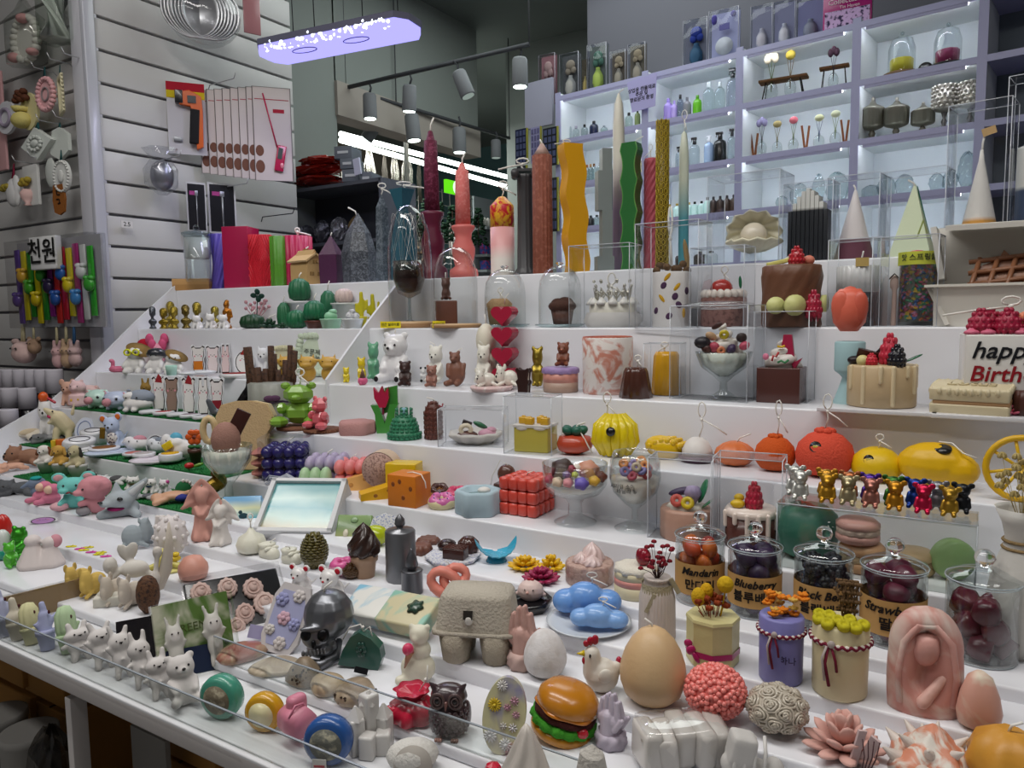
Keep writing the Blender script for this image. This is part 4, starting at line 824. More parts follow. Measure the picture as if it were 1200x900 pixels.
# step seven: knitted shapes and fruit
def bundle(b,n=13):
 r=random.Random(5)
 for i in range(n):
  x=-.85+1.7*i/(n-1);b.T([(x*.8,r.uniform(-.3,.3),.02),(x+r.uniform(-.05,.05),r.uniform(-.3,.3),r.uniform(.6,1))],.1+r.uniform(0,.04),n=6)
I('cinnamon_bundle','bundle of brown cinnamon sticks tied around a pale candle with purple twine','bundle',(319,502,404,62,7),[('cinnamon_sticks','speckle:#4a2f1e:#2e1c12:150',bundle),('pale_wax','#8f918a',lambda b:b.L([(.78,0),(.82,.02),(.82,.5),(.7,.52)],n=40,rip=10,amp=.05)),('twine','matte:#35243a',lambda b:b.T([(.86*cos(a),.86*sin(a),.28+.01*sin(9*a)) for a in[i*pi/14 for i in range(28)]],
.035,closed=True,n=6)),('bow','matte:#5b3c58',lambda b:b.E(-.1,-.86,.33,.2,.06,.04).E(.1,-.86,.33,.2,.06,.04))],lo=1.31,hi=1.44)
def facet_bear(c):
 def f(b):
  def fe(*a,rot=None):b.E(*a,rot=rot,n=6);b.sm[-30:]=[False]*30
  fe(0,0,.3,.62,.5,.28);fe(0,-.05,.74,.55,.45,.24);fe(-.45,0,.94,.18,.12,.09);fe(.45,0,.94,.18,.12,.09)
  fe(-.6,-.5,.13,.35,.4,.13);fe(.6,-.5,.13,.35,.4,.13);fe(-.55,-.2,.42,.2,.3,.14);fe(.55,-.2,.42,.2,.3,.14);fe(0,-.42,.68,.2,.2,.08)
 return[('body','gloss:'+c,f,{'sm':False})]
zc=TZ[7]+.004
for(x,w,lb) in((348,46,'woven brown coaster under the green faceted bear'),(378,44,'woven brown coaster under the pink faceted bear')):
 I('woven_coaster',lb,'coaster',(x,509,504,w,7),[('body','speckle:#6b3f2c:#8f6448:300',lambda b:b.L([(.96,0),(1,.5),(.96,1)],n=40,rip=20,amp=.02))],lo=1.26,hi=1.35)
IC('faceted_bear_candle','large lime green faceted bear with a looped wick',(351,504,449,66,7),facet_bear('#7ba63a')+[wick(.05,.95,l=.25,lean=.15,loop=.3,r=.03)],-15,z=TZ[7]+.009,hi=1.35)
IC('faceted_bear_candle','smaller pink faceted bear seated beside the green one',(376,505,465,38,7),facet_bear('#d86b73'),-50,z=TZ[7]+.009,hi=1.35)
I('cloud_soap','flat dusty pink cloud shaped soap bar beside the tulip','soap',(418,511,493,42,7),[('body','rough:#b98a86',lambda b:b.L([(.95,0),(1,.2),(1,.8),(.9,1)],n=48,rip=5,amp=.09))])
def tulip(pl):return[('leaves','gloss:#3f8a35',lambda b:b.P([(-.6,0),(.6,0),(.75,.45),(1.0,.62),(.4,.62),(0,.2),(-.4,.6),(-1,.6),(-.7,.4)],-.45,.35).P([(-.1,.4),(.9,.5),(.9,1),(0,.95)],.05,.35)),('bloom','gloss:#b01a40',lambda b:b.P([(-.35,.55),(.1,.55),(.35,.75),(.3,.98),(.05,.85),(-.15,1),(-.4,.85),(-.75,.98),(-.7,.75)],-.5,.0)),('stem','gloss:#6e1830',lambda b:b.B(-.1,-.3,.48,.07,.12,.08))]
IC('tulip_candle','wooden looking crimson tulip with green leaves',(452,509,452,32,7),tulip,-10)
def knit(c,prof,name='body',n=22,m=9):
 def f(b):
  b.L([(r*.93,z) for r,z in prof],n=24)
  for i in range(m):
   z=(i+.5)/m;
   for k in range(len(prof)-1):
    if prof[k][1]<=z<=prof[k+1][1]:t=(z-prof[k][1])/max(1e-6,prof[k+1][1]-prof[k][1]);r=prof[k][0]*(1-t)+prof[k+1][0]*t
   q=max(5,int(n*r))
   for j in range(q):a=2*pi*j/q;b.E(r*.95*cos(a),r*.95*sin(a),z,2.4*r/q,.045,.5/m,rot=(0,30 if j%2 else-30,math.degrees(a)+90),n=6)
 return(name,'wax:'+c,f)
IC('beanie_candle','green knitted beanie hat candle with a blue pompom',(474,517,478,41,7),[knit('#2f7a59',[(1,0),(1.02,.2),(.86,.24),(.84,.4),(.66,.65),(.35,.78),(.05,.82)]),('pompom','rough:#7fa6b4',lambda b:b.E(0,0,.88,.23))])
IC('knit_candle','brown knitted cylinder candle tied at the top',(508,516,470,23,7),[knit('#5d3229',[(.95,0),(1,.1),(1,.7),(.75,.85),(.5,.95),(.3,1)],n=14,m=8),('tie','matte:#8a2f3a',lambda b:b.T([(.6,-.6,.9),(.9,-.7,.86),(1,-.6,.95)],.08)),wick(.2,1,l=.1,lean=-.8,r=.06)])
clearbox('low clear box with wrapped chocolates beside the knitted candles',(555,524,478,76,7),-12,.5)
def sweets(pl):return[('paper','matte:#cfcac4',lambda b:b.L([(.6,0),(1,.35),(.95,.5),(.6,.12),(0,.1)],n=30,rip=9,amp=.1,cap=False)),('chocolate','gloss:#5a3a33',lambda b:b.E(-.3,-.1,.35,.4,.3,.2)),('white_ring','#d9cdb5',lambda b:b.T([(-.35+.2*cos(a),-.2,.6+.2*sin(a)) for a in[i*pi/5 for i in range(10)]],.09,closed=True)),('pink_cream','#c794a6',lambda b:b.E(.45,-.1,.4,.35,.3,.22).E(.6,-.1,
.55,.2,.2,.15)),('leaf','gloss:#2e6a47',lambda b:b.E(.2,.1,.75,.3,.1,.12,rot=(0,25,0))),('dark_piece','gloss:#2a1a1c',lambda b:b.B(-.3,.1,.85,.18,.1,.1,rot=(0,20,0)))]
IC('chocolate_candle','wrapped chocolate and pink cream sweets inside the low clear box',(557,522,492,62,7),sweets)
IC('cake_candle','square yellow cake with white icing and yellow blocks in a clear box',(628,531,487,44,7),[('cake','#c9b94a',lambda b:b.B(0,0,.38,.95,.8,.38,bev=.003)),('icing','gloss:#ded9cf',lambda b:b.B(0,0,.74,1,.84,.04,bev=.001).E(-.5,-.8,.68,.3,.06,.06).E(.5,-.8,.69,.35,.06,.05))]+[('yellow_block','gloss:#d9a81f',lambda b,x=x,y=y:b.B(x,y,.88,.22,.2,.1,bev=.002).L([(.1,0),(.1,.05)],
x=x,y=y,z0=.96,n=10)) for x,y in((-.6,-.2),(-.15,-.5),(.3,.1),(.68,-.4))],-20)
clearbox('clear box around the square yellow cake',(625,533,463,58,7),-20,.7)
IC('tomato_candle','red persimmon candle with dark green knitted leaves',(673,535,497,43,7),[('body','gloss:#b5452d',lambda b:b.L([(.4,0),(.9,.15),(1,.35),(.85,.58),(.4,.66),(0,.64)],n=40,rip=5,amp=.04)),('leaves','#1f5f4c',lambda b:[b.E(.42*cos(a),.42*sin(a)*.8,.78,.36,.3,.16,rot=(0,-30,math.degrees(a)),n=10) for a in[i*2*pi/5 for i in range(5)]]),wick(.1,.9,l=.15,lean=.5,r=.05),('cord',
WK,lambda b:b.T([(.15,-.3,.95),(.5,-.6,.6),(.95,-.8,.1)],.04))])
def bananas(b):
 for i in range(7):
  a=-1.3+2.6*i/6;b.T([(sin(a)*.35,.2-.3*cos(a),.98),(sin(a)*.8,-.1-.55*cos(a),.75),(sin(a)*.88,-.15-.6*cos(a),.4),(sin(a)*.6,-.1-.5*cos(a),.05)],[.2,.25,.25,.12],n=8)
 b.E(0,.1,.5,.75,.5,.48)
IC('banana_candle','yellow bunch of bananas candle with a hanging wick and black sticker',(721,538,487,52,7),[('bunch','gloss:#dcc411',bananas),('sticker','gloss:#1a1a1a',lambda b:b.L([(.2,-.02),(.2,.02)],n=20,rot=(80,0,-10),x=-.2,y=-.98,z0=.68)),wick(-.4,.95,l=.4,lean=.2,loop=.35,r=.03)])
def mango(b):
 b.E(0,0,.45,1,.7,.5,rot=(0,12,0))
 for i in range(5):
  for j in range(6):b.E(-.75+.3*j+.1*i,-.5+.22*i,.52+.3*(1-((j-2.5)/3)**2)-.03*abs(i-2)*.6,.14,.1,.13,n=7)
IC('mango_candle','cut mango half candle scored in yellow squares',(778,537,509,45,7),[('body','gloss:#d9b010',mango)],0)
IC('bun_candle','white domed cream puff candle on a purple dish',(817,536,512,43,7),[('dish','#51304a',lambda b:b.L([(.8,0),(1,.15),(1,.25),(0,.25)])),('dome','#d9d4cf',lambda b:b.L([(.82,.25),(.8,.5),(.6,.8),(.3,.97),(0,1)])),wick(.1,1,l=.9,lean=.6,loop=.4,r=.04)])
def orange(c,k='rough',rip=0,knob=False,st=True):
 P=[('body',f'{k}:{c}',lambda b:b.L([(.3,0),(.7,.06),(.96,.25),(1,.45),(.9,.66),(.6,.84),(.3,.92),(0,.9)],n=48,rip=rip,amp=.05 if rip else 0))]
 if knob:P+=[('knob',f'{k}:{c}',lambda b:[b.E(.22*cos(i),.22*sin(i),.93,.16,.16,.07) for i in range(6)])]
 if st:P+=[('sticker','gloss:#20201e',lambda b:b.L([(.2,-.02),(.2,.02)],n=20,rot=(66,0,-18),x=-.3,y=-.78,z0=.66)),('sticker_mark','matte:#d8c75a',lambda b:b.E(-.34,-.83,.67,.05,.02,.03).E(-.26,-.84,.67,.05,.02,.03))]
 return P
IC('mandarin_candle','small orange pumpkin shaped mandarin candle behind the clear box',(861,540,515,44,7),orange('#d2703a','wax',8,st=False)+[wick(.1,.9,l=.35,lean=.7,r=.04)],lo=1.3)
IC('mandarin_candle','orange mandarin candle with a tall looped wick',(908,555,508,46,7),orange('#c8551f','rough',knob=True,st=False)+[wick(.1,.95,l=.6,lean=.2,loop=.3,r=.035)])
IC('mandarin_candle','large coral red dimpled mandarin candle with a black sticker',(966,563,501,65,7),orange('#d4503a','rough',knob=True)+[wick(0,.98,l=.45,lean=.3,loop=.3,r=.025)])
IC('citrus_candle','round yellow yuzu candle with a black oval sticker',(1027,568,521,56,7),orange('#e0b90e','wax')+[wick(.05,.9,l=.25,lean=.2,loop=.3,r=.03)])
IC('mango_candle','big smooth yellow mango candle at the right of the fruit row',(1099,573,516,88,7),[('body','#e0b10c',lambda b:b.E(-.1,0,.48,.9,.62,.48).E(.35,-.05,.4,.62,.5,.38),{'rm':44}),('sticker','gloss:#20201e',lambda b:b.L([(.2,-.02),(.2,.02)],n=20,rot=(25,0,0),x=.1,y=-.3,z0=.86)),('wick',WK,lambda b:b.T([(0,0,.97),(.3,-.1,.97),(.55,-.3,.8),(.85,-.35,.72)],.02))])
IC('orange_slice_candle','large yellow citrus slice with open segments at the right edge',(1196,582,510,76,7),[('rind','#d8a90c',lambda b:b.T([(.92*cos(a),0,.5+.46*sin(a)) for a in[i*pi/14 for i in range(28)]],.1,closed=True,n=8)),('segment_walls','#e0b41c',lambda b:[b.T([(0,0,.5),(.88*cos(a),0,.5+.44*sin(a))],.05) for a in[i*pi/4+.2 for i in range(8)]])],5,hi=1.33)
# step six: soaps, bubbles, cheese, goblets
I('tissue_box','clear lidded box over the navy bubble candle','box',(338,566,510,58,6),[('film','clear:#fafbfd',lambda b:b.B(0,0,.5,1,.7,.5))],-14,lo=1.16)
IC('geometric_candle','rose zigzag geometric cube candle left of the navy bubble candle',(305,562,524,28,6),[('body','#a8695f',lambda b:[b.L([(.1,0),(1,.165),(.1,.33)],n=4,z0=z,smooth=False) for z in(0,.33,.66)])],45)
IC('bubble_candle','navy blue bubble cube candle in the clear box',(338,562,520,50,6),bubble('#2a2464',4,3,'gloss',ny=3),-14,lo=1.17)
I('paper_shred','white shredded paper spilling at the foot of the navy candle','paper',(330,572,556,44,6),[('body','matte:#b9bcc8',lambda b:[b.T([(cos(i*2.1)*.9,sin(i*3.1)*.3,.1),(cos(i*2.1+1)*.6,sin(i)*.4,.9),(cos(i*1.3+2)*.9,sin(i*2)*.3,.2)],.04,n=4) for i in range(16)])],hi=1.17)
IC('bubble_candle','pale lilac bubble candle behind the green one',(384,550,533,44,6),bubble('#a89db8',4,2,ny=2),-14,lo=1.17)
IC('bubble_candle','pale green bubble candle behind the white sea box',(372,562,547,36,6),bubble('#a7c69b',3,1,ny=2),-14,lo=1.12,hi=1.2)
IC('bubble_candle','coral pink bubble candle beside the round roll',(413,558,538,36,6),bubble('#db7f7f',3,2,ny=2),-14)
IC('roll_candle','round slice of speckled pink roll standing on its edge',(448,572,523,40,6),[('body','speckle:#b9988c:#8a6a62:200',lambda b:b.L([(.95,-.3),(1,-.2),(1,.25),(.95,.3)],n=36,rot=(90,0,0),z0=.5)),('rind','#cdb39a',lambda b:b.L([(1.04,-.22),(1.04,.22)],n=36,rot=(90,0,0),z0=.5,cap=False))],-20)
def wedge(c,holes=1):
 def f(pl):return[('cheese','wax:'+c,lambda b:b.P([(-1,.0),(.95,0),(.95,1),(-1,.45)],-.5,.5)),('hole','#8f5a10' if c!='#dda65c' else '#b97f38',lambda b:b.E(-.2,-.49,.3,.13,.03,.14,n=10).E(.5,-.49,.6,.1,.03,.1,n=10))]
 return f
IC('cheese_candle','pale orange cheese wedge candle with a hole',(418,577,551,44,6),wedge('#dda65c'),-10)
IC('cheese_candle','bright yellow cheese block behind the dark orange one',(474,571,541,42,6),[('body','gloss:#d8b40f',lambda b:b.B(0,0,.5,.9,.6,.5,bev=.003))],-22,lo=1.18)
IC('cheese_candle','thin yellow cheese wedge in front of the roll',(443,588,567,42,6),wedge('#d8a514'),8,hi=1.2)
IC('cheese_candle','dark orange cheese block with round holes and a looped wick',(480,596,554,46,6),[('body','#cf7512',lambda b:b.B(0,0,.5,.85,.7,.5,bev=.002)),('hole','#7c3d08',lambda b:[b.E(x,-.7,z,.11,.03,.08,n=10) for x,z in((-.5,.7),(.1,.3),(.55,.6),(-.1,.8))]),('hole','#7c3d08',lambda b:[b.E(-.85,y,z,.03,.12,.09,n=10) for y,z in((-.3,.6),(.2,.3))]),('wick',WK,lambda b:b.T([(-.1,
0,1),(.3,-.1,1.05),(.8,-.1,1.0),(1.1,-.2,.8),(1.15,-.2,.6)],.03))],-35,hi=1.2)
def donut(c,c2,sp=None):
 P=[('dough','wax:'+c,lambda b:b.T([(.62*cos(a),.62*sin(a),.42) for a in[i*pi/12 for i in range(24)]],.4,n=12,closed=True)),('icing','gloss:'+c2,lambda b:b.T([(.62*cos(a),.62*sin(a),.6) for a in[i*pi/12 for i in range(24)]],[.32+.05*sin(5*i) for i in range(24)],n=12,closed=True))]
 if sp:P+=[('sprinkles','wax:'+sp,lambda b:[b.E(.62*cos(a),.62*sin(a)-.15,.98,.05,.05,.05,n=6) for a in[i*.9 for i in range(8)]])]
 return P
IC('donut_candle','pink iced doughnut with blue sprinkles at the front of the step',(518,598,579,33,6),donut('#cfc39a','#cf6ba4','#2f4a9c'),hi=1.18,tilt=(10,0))
IC('donut_candle','chocolate striped doughnut leaning behind the pink iced one',(515,582,566,24,6),donut('#b0804e','#4a2c28'),lo=1.18,tilt=(20,0))
IC('donut_candle','pink and white striped doughnut beside the blue daisy dish',(536,586,571,28,6),donut('#e0c8cb','#c9426a'),lo=1.16,tilt=(12,0))
IC('daisy_dish_candle','pale blue daisy shaped candle with a small white shell inside',(561,607,573,52,6),[('body','matte:#a9bec7',lambda b:b.L([(.95,0),(1,.05),(1,.9),(.92,1),(.7,.98),(.66,.75),(0,.75)],n=60,rip=6,amp=.07)),('tinted_wax','gloss:#8fb3ae',lambda b:b.L([(.6,.76),(0,.8)])),('shell','#d8d5cf',lambda b:b.E(.25,-.05,.95,.3,.25,.14))])
IC('mushroom_candle','brown chocolate mushroom behind the coral quilted cube',(594,598,543,32,6),[('stem','gloss:#4c3129',lambda b:b.B(0,0,.28,.8,.6,.28,bev=.002)),('cap','gloss:#5a392f',lambda b:b.E(0,0,.76,.7,.6,.22)),('wick',WK,lambda b:b.T([(.1,0,.97),(-.4,-.2,1.08),(-1.0,-.4,.7),(-1.15,-.4,.3)],.03))],-25,lo=1.17)
IC('bubble_candle','coral red quilted cube candle left of the glass coupe',(618,604,556,49,6),[('body','gloss:#cf4a3c',lambda b:[b.B(-.75+.5*i,-.75+.5*j,.17+.33*k,.248,.248,.164,bev=.006) for i in range(4) for j in range(4) for k in range(3)]),wick(0,1,l=.1,lean=.3,r=.03)],-30)
def coupe(pl):
 P=[('glass_bowl','glass:#f7fafa',lambda b:b.L([(.62,0),(.64,.02),(.5,.05),(.22,.12),(.2,.3),(.3,.38),(.75,.46),(.95,.6),(.98,.92),(.95,.92),(.9,.62),(.5,.47),(0,.46)],cap=False,n=36)),('white_wax','#dedbd6',lambda b:b.L([(.2,.46),(.6,.5),(.88,.6),(.88,.64),(0,.68)]))]
 T=[('#3a2722',-.35,.1,.84,.36),('#c28b72',.4,.1,.84,.3),('#d6cdc2',.05,0,.85,.14),('#b04a5c',-.75,-.4,.72,.14),('#cfb9a0',-.5,-.7,.72,.16),('#d68f95',-.2,-.8,.72,.15),('#6a5ab0',.18,-.85,.72,.2),('#cfa33a',.55,-.7,.74,.16),('#6a3a2c',.75,-.3,.76,.18),('#c3c94a',.0,-.5,.8,.1),('#5a4a80',-.25,-.5,.8,.12),('#8a2a3f',-.1,-.2,.86,.12)]
 for c,x,y,z,r in T:P.append(('topping','wax:'+c,lambda b,x=x,y=y,z=z,r=r:b.L([(r*.5,0),(r,r*.2),(r,r*.45),(r*.6,r*.7)],n=20,rip=5,amp=.12,x=x,y=y,z0=z-r*.35,rot=(35,0,0))))
 return P
IC('coupe_candle','footed glass coupe candle filled with sweets and tiny flowers',(674,616,536,78,6),coupe)
def goblet(pl):
 P=[('glass','glass:#f7fafa',lambda b:b.L([(.78,0),(.8,.015),(.5,.06),(.12,.12),(.12,.26),(.4,.33),(.85,.48),(1,.66),(.96,.86),(.84,.99),(.82,.99),(.93,.8),(.96,.66),(.8,.48),(.3,.34),(0,.33)],cap=False,n=40)),('pale_wax','#dccfc2',lambda b:b.L([(.3,.34),(.8,.49),(.95,.66),(0,.68)]))]
 rnd=random.Random(2)
 for i in range(20):
  a=2.4*i;r=.25+.6*(i%4)/3.2;c=['#cf4a4c','#9c8fc0','#d3bca2','#c4586a','#8f86bd','#d58a4a'][i%6];P.append(cerealring(r*cos(a),r*sin(a),.73+.05*(i%3),.2,'wax:'+c,(rnd.uniform(20,80),rnd.uniform(-30,30),0)))
 return P
p=place(744,622,528,60,6);t=make('goblet_candle','large round wine goblet candle topped with cereal rings','candle',p,goblet(p));text('시리얼 소이캔들',p.u*.2,'matte:#2c2a2a',t,(-.3*p.u,-p.u*.93,p.h*.6),bend=p.u*.95);text('바닐라 향',p.u*.2,'matte:#2c2a2a',t,(-.3*p.u,-p.u*.9,p.h*.54),bend=p.u*.95)
def topcake(pl):
 return[('cake','#b08a78',lambda b:b.L([(.97,0),(1,.02),(1,.48),(.94,.52)],n=36)),('cream','#ddd8ca',lambda b:b.L([(.75,.5),(.6,.58),(0,.6)],n=30,rip=8,amp=.1)),cerealring(-.35,-.5,.68,.26,'#d35c50'),cerealring(.05,-.65,.66,.26,'gloss:#d2b81e'),('lilac_shell','#a193b3',lambda b:b.L([(.1,0),(.32,.18),(.22,.3),(0,.32)],n=30,rip=10,amp=.08,x=.25,y=-.2,z0=.6)),('dark_petals','#3b2a4c',
lambda b:b.E(-.2,.1,.78,.5,.2,.07,rot=(0,-15,0))),leaf(.62,-.1,.82,.5,.3,'#1f6e48',(0,-70,20)),leaf(.8,-.2,.62,.3,.2,'#2a7a50',(0,-40,0))]
IC('cake_candle','round brown cake with rings, a lilac shell and green leaves in a clear box',(804,632,562,60,6),topcake)
clearbox('tall clear box around the brown cake with leaves',(800,634,535,72,6),-12,.6,lo=1.10)
def drip2(pl):return[('cake','gloss:#52302a',lambda b:b.L([(.95,0),(.97,.02),(.97,.5)],n=36)),('icing','gloss:#dccdc2',lambda b:[b.L([(1,.5),(1.02,.56),(.9,.62),(0,.62)],n=36)]+[b.K((1*cos(a),1*sin(a),.55),(1*cos(a),1*sin(a),.55-l),.1,.09) for a,l in((-2.8,.2),(-2.2,.12),(-1.7,.28),(-1.3,.15),(-.9,.35),(-.4,.2))]),berry(.1,-.2,.6,.36,'#b31d3c',.4,'strawberry'),('yellow_flower','#d6b21f',lambda b:b.E(-.5,
-.3,.68,.28,.22,.07).E(-.45,-.1,.76,.2,.2,.06))]
IC('cake_candle','chocolate cake with dripping white icing and a red strawberry in a clear box',(880,632,565,60,6),drip2)
clearbox('wide clear box around the dripping strawberry cake',(878,640,534,76,6),-8,.6,lo=1.10)
IC('pear_candle','dark green ribbed apple shaped candle under the bear stand',(946,646,588,68,6),[('body','#3a7664',lambda b:b.L([(.5,0),(.85,.12),(1,.5),(.9,.8),(.6,.94),(.2,.92),(0,.85)],n=48,rip=5,amp=.05)),('stem','gloss:#1f4a40',lambda b:b.E(-.1,-.1,.97,.35,.2,.05,rot=(0,10,0)))],hi=1.24)
# clear acrylic riser with metallic bears on it
A0=on_y(911,590,DY[6]+.012);A1=on_y(1146,612,DY[6]+.012);zr_=(A0.z+A1.z)/2-.002;yA=DY[6]+.012;yB=yA+.082
rs=thing('acrylic_riser','clear acrylic riser shelf carrying the row of small metallic bears','stand',((A0.x+A1.x)/2,yA,TZ[6]));hw=(A1.x-A0.x)/2;hz=zr_-TZ[6]
M().B(0,.041,hz-.0015,hw,.041,.0015).build('top_sheet','clear:#fafcfb',rs)
M().B(0,.0,hz/2,hw,.0012,hz/2).build('front_sheet','clear:#fafcfb',rs)
for s in(-1,1):M().B(s*hw,.041,hz/2,.0012,.041,hz/2).build('side_sheet','clear:#fafcfb',rs)
M().T([(-hw,0,hz),(hw,0,hz)],.0008,n=5).T([(-hw,0,0),(-hw,0,hz)],.0008,n=5).T([(hw,0,0),(hw,0,hz)],.0008,n=5).build('polished_edge',EDGEM,rs)
cols=[('#cfcfc9',128,430+120,'pearl white',138),('#d8d6cf',156,548,'pearl white',0)]
rows_b=[(932,541,'#bfc0bb','pearl white, back row'),(969,545,'#b9862f','bronze, back row'),(996,548,'#a8663e','copper, back row'),(1020,548,'#4a2a80','violet, back row'),(1047,556,'#3c6a2c','leaf green, back row'),(1073,562,'#1d3a86','royal blue, back row'),(1099,563,'#7b7b80','pewter grey, back row'),(1128,574,'#26282c','black, back row')]
rows_f=[(938,587,'#c9c9c2','silver white'),(970,591,'#b58524','gold'),(994,594,'#a79a78','champagne'),(1021,596,'#a86f62','rose gold'),(1049,600,'#b87f1f','amber gold'),(1082,603,'#c01e46','crimson'),(1113,606,'#a4802a','old gold')]
proto={}
def toyb(x,y,c,label,back):
 pl=place(x,y,y-42,27,6,z=zr_+.0005,lo=yA+(.046 if back else.004),hi=yA+(.078 if back else.05));pl.h=pl.u*2.0*.78*1.75;
 if 'b' not in proto:
  o=make('toy_bear',label,'figurine',pl,toybear(c),-8,'small metallic bears on the clear riser');proto['b']=(o,pl.u)
 else:
  o0,u0=proto['b'];o=o0.copy();o.data=o0.data.copy();o.data.materials[0]=mat(c,'metal');C.objects.link(o);s=pl.u/u0;o.scale=(s,s,s);o.location=pl.loc;o.rotation_euler=(0,0,pl.rz-R_(8));o['label']=label
for x,y,c,n in rows_b:toyb(x,y+20,c,f'small {n.split(",")[0]} metallic toy bear in the back row on the clear riser',True)
for x,y,c,n in rows_f:toyb(x,y,c,f'small {n} metallic toy bear in the front row on the clear riser',False)
def macaron(c,c2=None):return[('shells','wax:'+c,lambda b:b.L([(.85,0),(1,.12),(1,.3),(.92,.36)],n=30).L([(.92,.6),(1,.66),(1,.82),(.8,.97),(.3,1)],n=30)),('filling','rough:'+(c2 or c),lambda b:b.L([(.9,.34),(.97,.4),(.95,.5),(.97,.58),(.9,.62)],n=40,rip=13,amp=.03))]
IC('macaron_candle','orange macaron lying flat under the riser behind the blackberry jar',(1010,664,634,50,6),macaron('#cf9f78','#c9b090'),hi=1.2,lo=1.13)
pm=place(1010,664,634,50,6,hi=1.2,lo=1.13)
IC('macaron_candle','pink macaron stacked on the orange one under the clear riser',(1005,638,607,48,6),macaron('#cf9a92','#d9bdb0'),z=TZ[6]+pm.h,lo=pm.loc.y-.026,hi=pm.loc.y+.026)
IC('macaron_candle','cream macaron lying flat right of the strawberry jar lid',(1070,673,643,46,6),macaron('#d2b38a','#bfa07c'),hi=1.22,lo=1.13)
IC('macaron_candle','pale green macaron standing on its edge under the riser',(1116,678,632,48,6),[('body','#93b577',lambda b:b.L([(.85,-.25),(1,-.12),(1,.12),(.85,.25)],n=32,rot=(90,0,25),z0=.5))],0,hi=1.22)
def vasef(pl):
 P=[('vase','#cdcac3',lambda b:b.L([(.5,0),(.85,.12),(1,.3),(.85,.48),(.55,.6),(.5,.66),(.62,.74),(.85,.82),(.75,.8),(.5,.7),(0,.68)],n=40)),('rope','rough:#8f7854',lambda b:b.T([(.56*cos(a),.56*sin(a),.6) for a in[i*pi/8 for i in range(16)]],.06,closed=True).T([(.55*cos(a),.55*sin(a),.64) for a in[i*pi/8 for i in range(16)]],.06,closed=True))]
 def fl(b):
  r=random.Random(8)
  for i in range(30):
   a=r.uniform(0,6.28);q=r.uniform(.2,.95);z=r.uniform(.88,1.12);b.T([(0,0,.7),(q*cos(a)*.5,q*sin(a)*.5,.85),(q*cos(a),q*sin(a),z)],.012,n=4);petals(b,6,.06,z,.08,.035,30,.02,x=q*cos(a),y=q*sin(a))
 return P+[('dried_flowers','rough:#b3a06a',fl)]
I('flower_vase','white plaster vase of dried cream flowers tied with rope at the right edge','vase',(1196,700,556,66,5),vasef,lo=1.04,hi=1.12)
# step five: chocolates, flowers and the lidded jars
IC('lime_candle','bright lime green ball candle behind the pewter candles',(440,643,616,30,5),lathe(SPH,'gloss:#aebd1a'))
I('plate','white terrazzo plate with blue specks behind the lime ball','plate',(452,632,614,40,5),[('body','speckle:#d9dadc:#8f9bc0:300',lambda b:b.L([(.95,-.04),(1,0),(.95,.04)],n=8,rot=(70,0,0),z0=.5))],lo=1.04)
I('plate','octagonal white terrazzo plate under three chocolate pieces','plate',(531,665,655,66,5),[('body','speckle:#dddde0:#a5a9c6:260',lambda b:b.L([(.9,0),(1,.5),(1,1),(.92,.8),(0,.8)],n=8))])
pc=place(531,665,655,66,5);zc5=TZ[5]+pc.h*.8
IC('chocolate_candle','rectangular dark chocolate with a lattice top on the terrazzo plate',(534,658,640,28,5),[('body','gloss:#3f211b',lambda b:b.B(0,0,.45,.95,.6,.45,bev=.002)),('lattice','#5a342b',lambda b:[b.T([(-.9+.3*i,-.6,.93),(-.6+.3*i,.6,.93)],.05,n=5) for i in range(6)]+[b.T([(-.9,-.5+.33*i,.95),(.9,-.5+.33*i,.95)],.05,n=5) for i in range(4)])],-25,z=zc5,hi=1.05)
IC('chocolate_candle','striped round chocolate at the left of the terrazzo plate',(524,650,632,22,5),lathe([(.8,0),(1,.3),(.9,.7),(.5,.95),(0,1)],'gloss:#2f1a18',rip=12,amp=.04),z=zc5,lo=1.04)
IC('chocolate_candle','ridged chocolate praline at the right of the terrazzo plate',(549,652,628,26,5),lathe([(.85,0),(1,.3),(.9,.65),(.5,.93),(0,1)],'gloss:#44241d',n=40,rip=10,amp=.05),z=zc5,lo=1.045)
IC('cookie_candle','brown flower shaped cookie behind the pewter candles',(502,640,629,26,5),lathe([(.9,0),(1,.4),(.8,.9),(.3,.8)],'#6f483c',n=48,rip=8,amp=.12),lo=1.04)
IC('cookie_candle','lower brown cookie leaning beside the terrazzo plate',(493,652,636,26,5),lathe([(.9,0),(1,.4),(.8,.9),(.3,.8)],'#734a3d',n=48,rip=8,amp=.12),hi=1.05)
def fan(b):
 n=21;vs=[];fs=[]
 for lay in(0,1):
  for i in range(n):
   a=pi*(i/(n-1));rr=1+.0*i
   zig=.04*(i%2)
   for t,z in((.12,.3),(.6,.42),(1,.55+.45*(1-sin(a)))):
    vs.append(b.S((t*cos(a)*1.0,.5-t*sin(a)*1.05,z-.06*lay+zig*t)))
 k=n*3
 for i in range(n-1):
  for j in range(2):q=i*3+j;fs.append([q,q+3,q+4,q+1]);fs.append([q+k,q+1+k,q+4+k,q+3+k])
  q=i*3+2;fs.append([q,q+3,q+3+k,q+k])
 b.add(vs,fs,False)
I('shell_dish','turquoise blue fan shell dish with ribbed inside','dish',(582,665,633,50,5),[('bowl','gloss:#35a4c4',fan),('foot','gloss:#2b8fae',lambda b:b.L([(.5,0),(.4,.25),(.2,.3)],n=20))],10,tilt=(16,0))
IC('flower_candle','yellow wax flower head nearest the blue shell dish',(615,673,649,42,5),flower('#dfb010',n=11))
IC('flower_candle','second yellow wax flower head with upturned petals',(646,674,646,34,5),flower('#e2b512',n=9,rings=3))
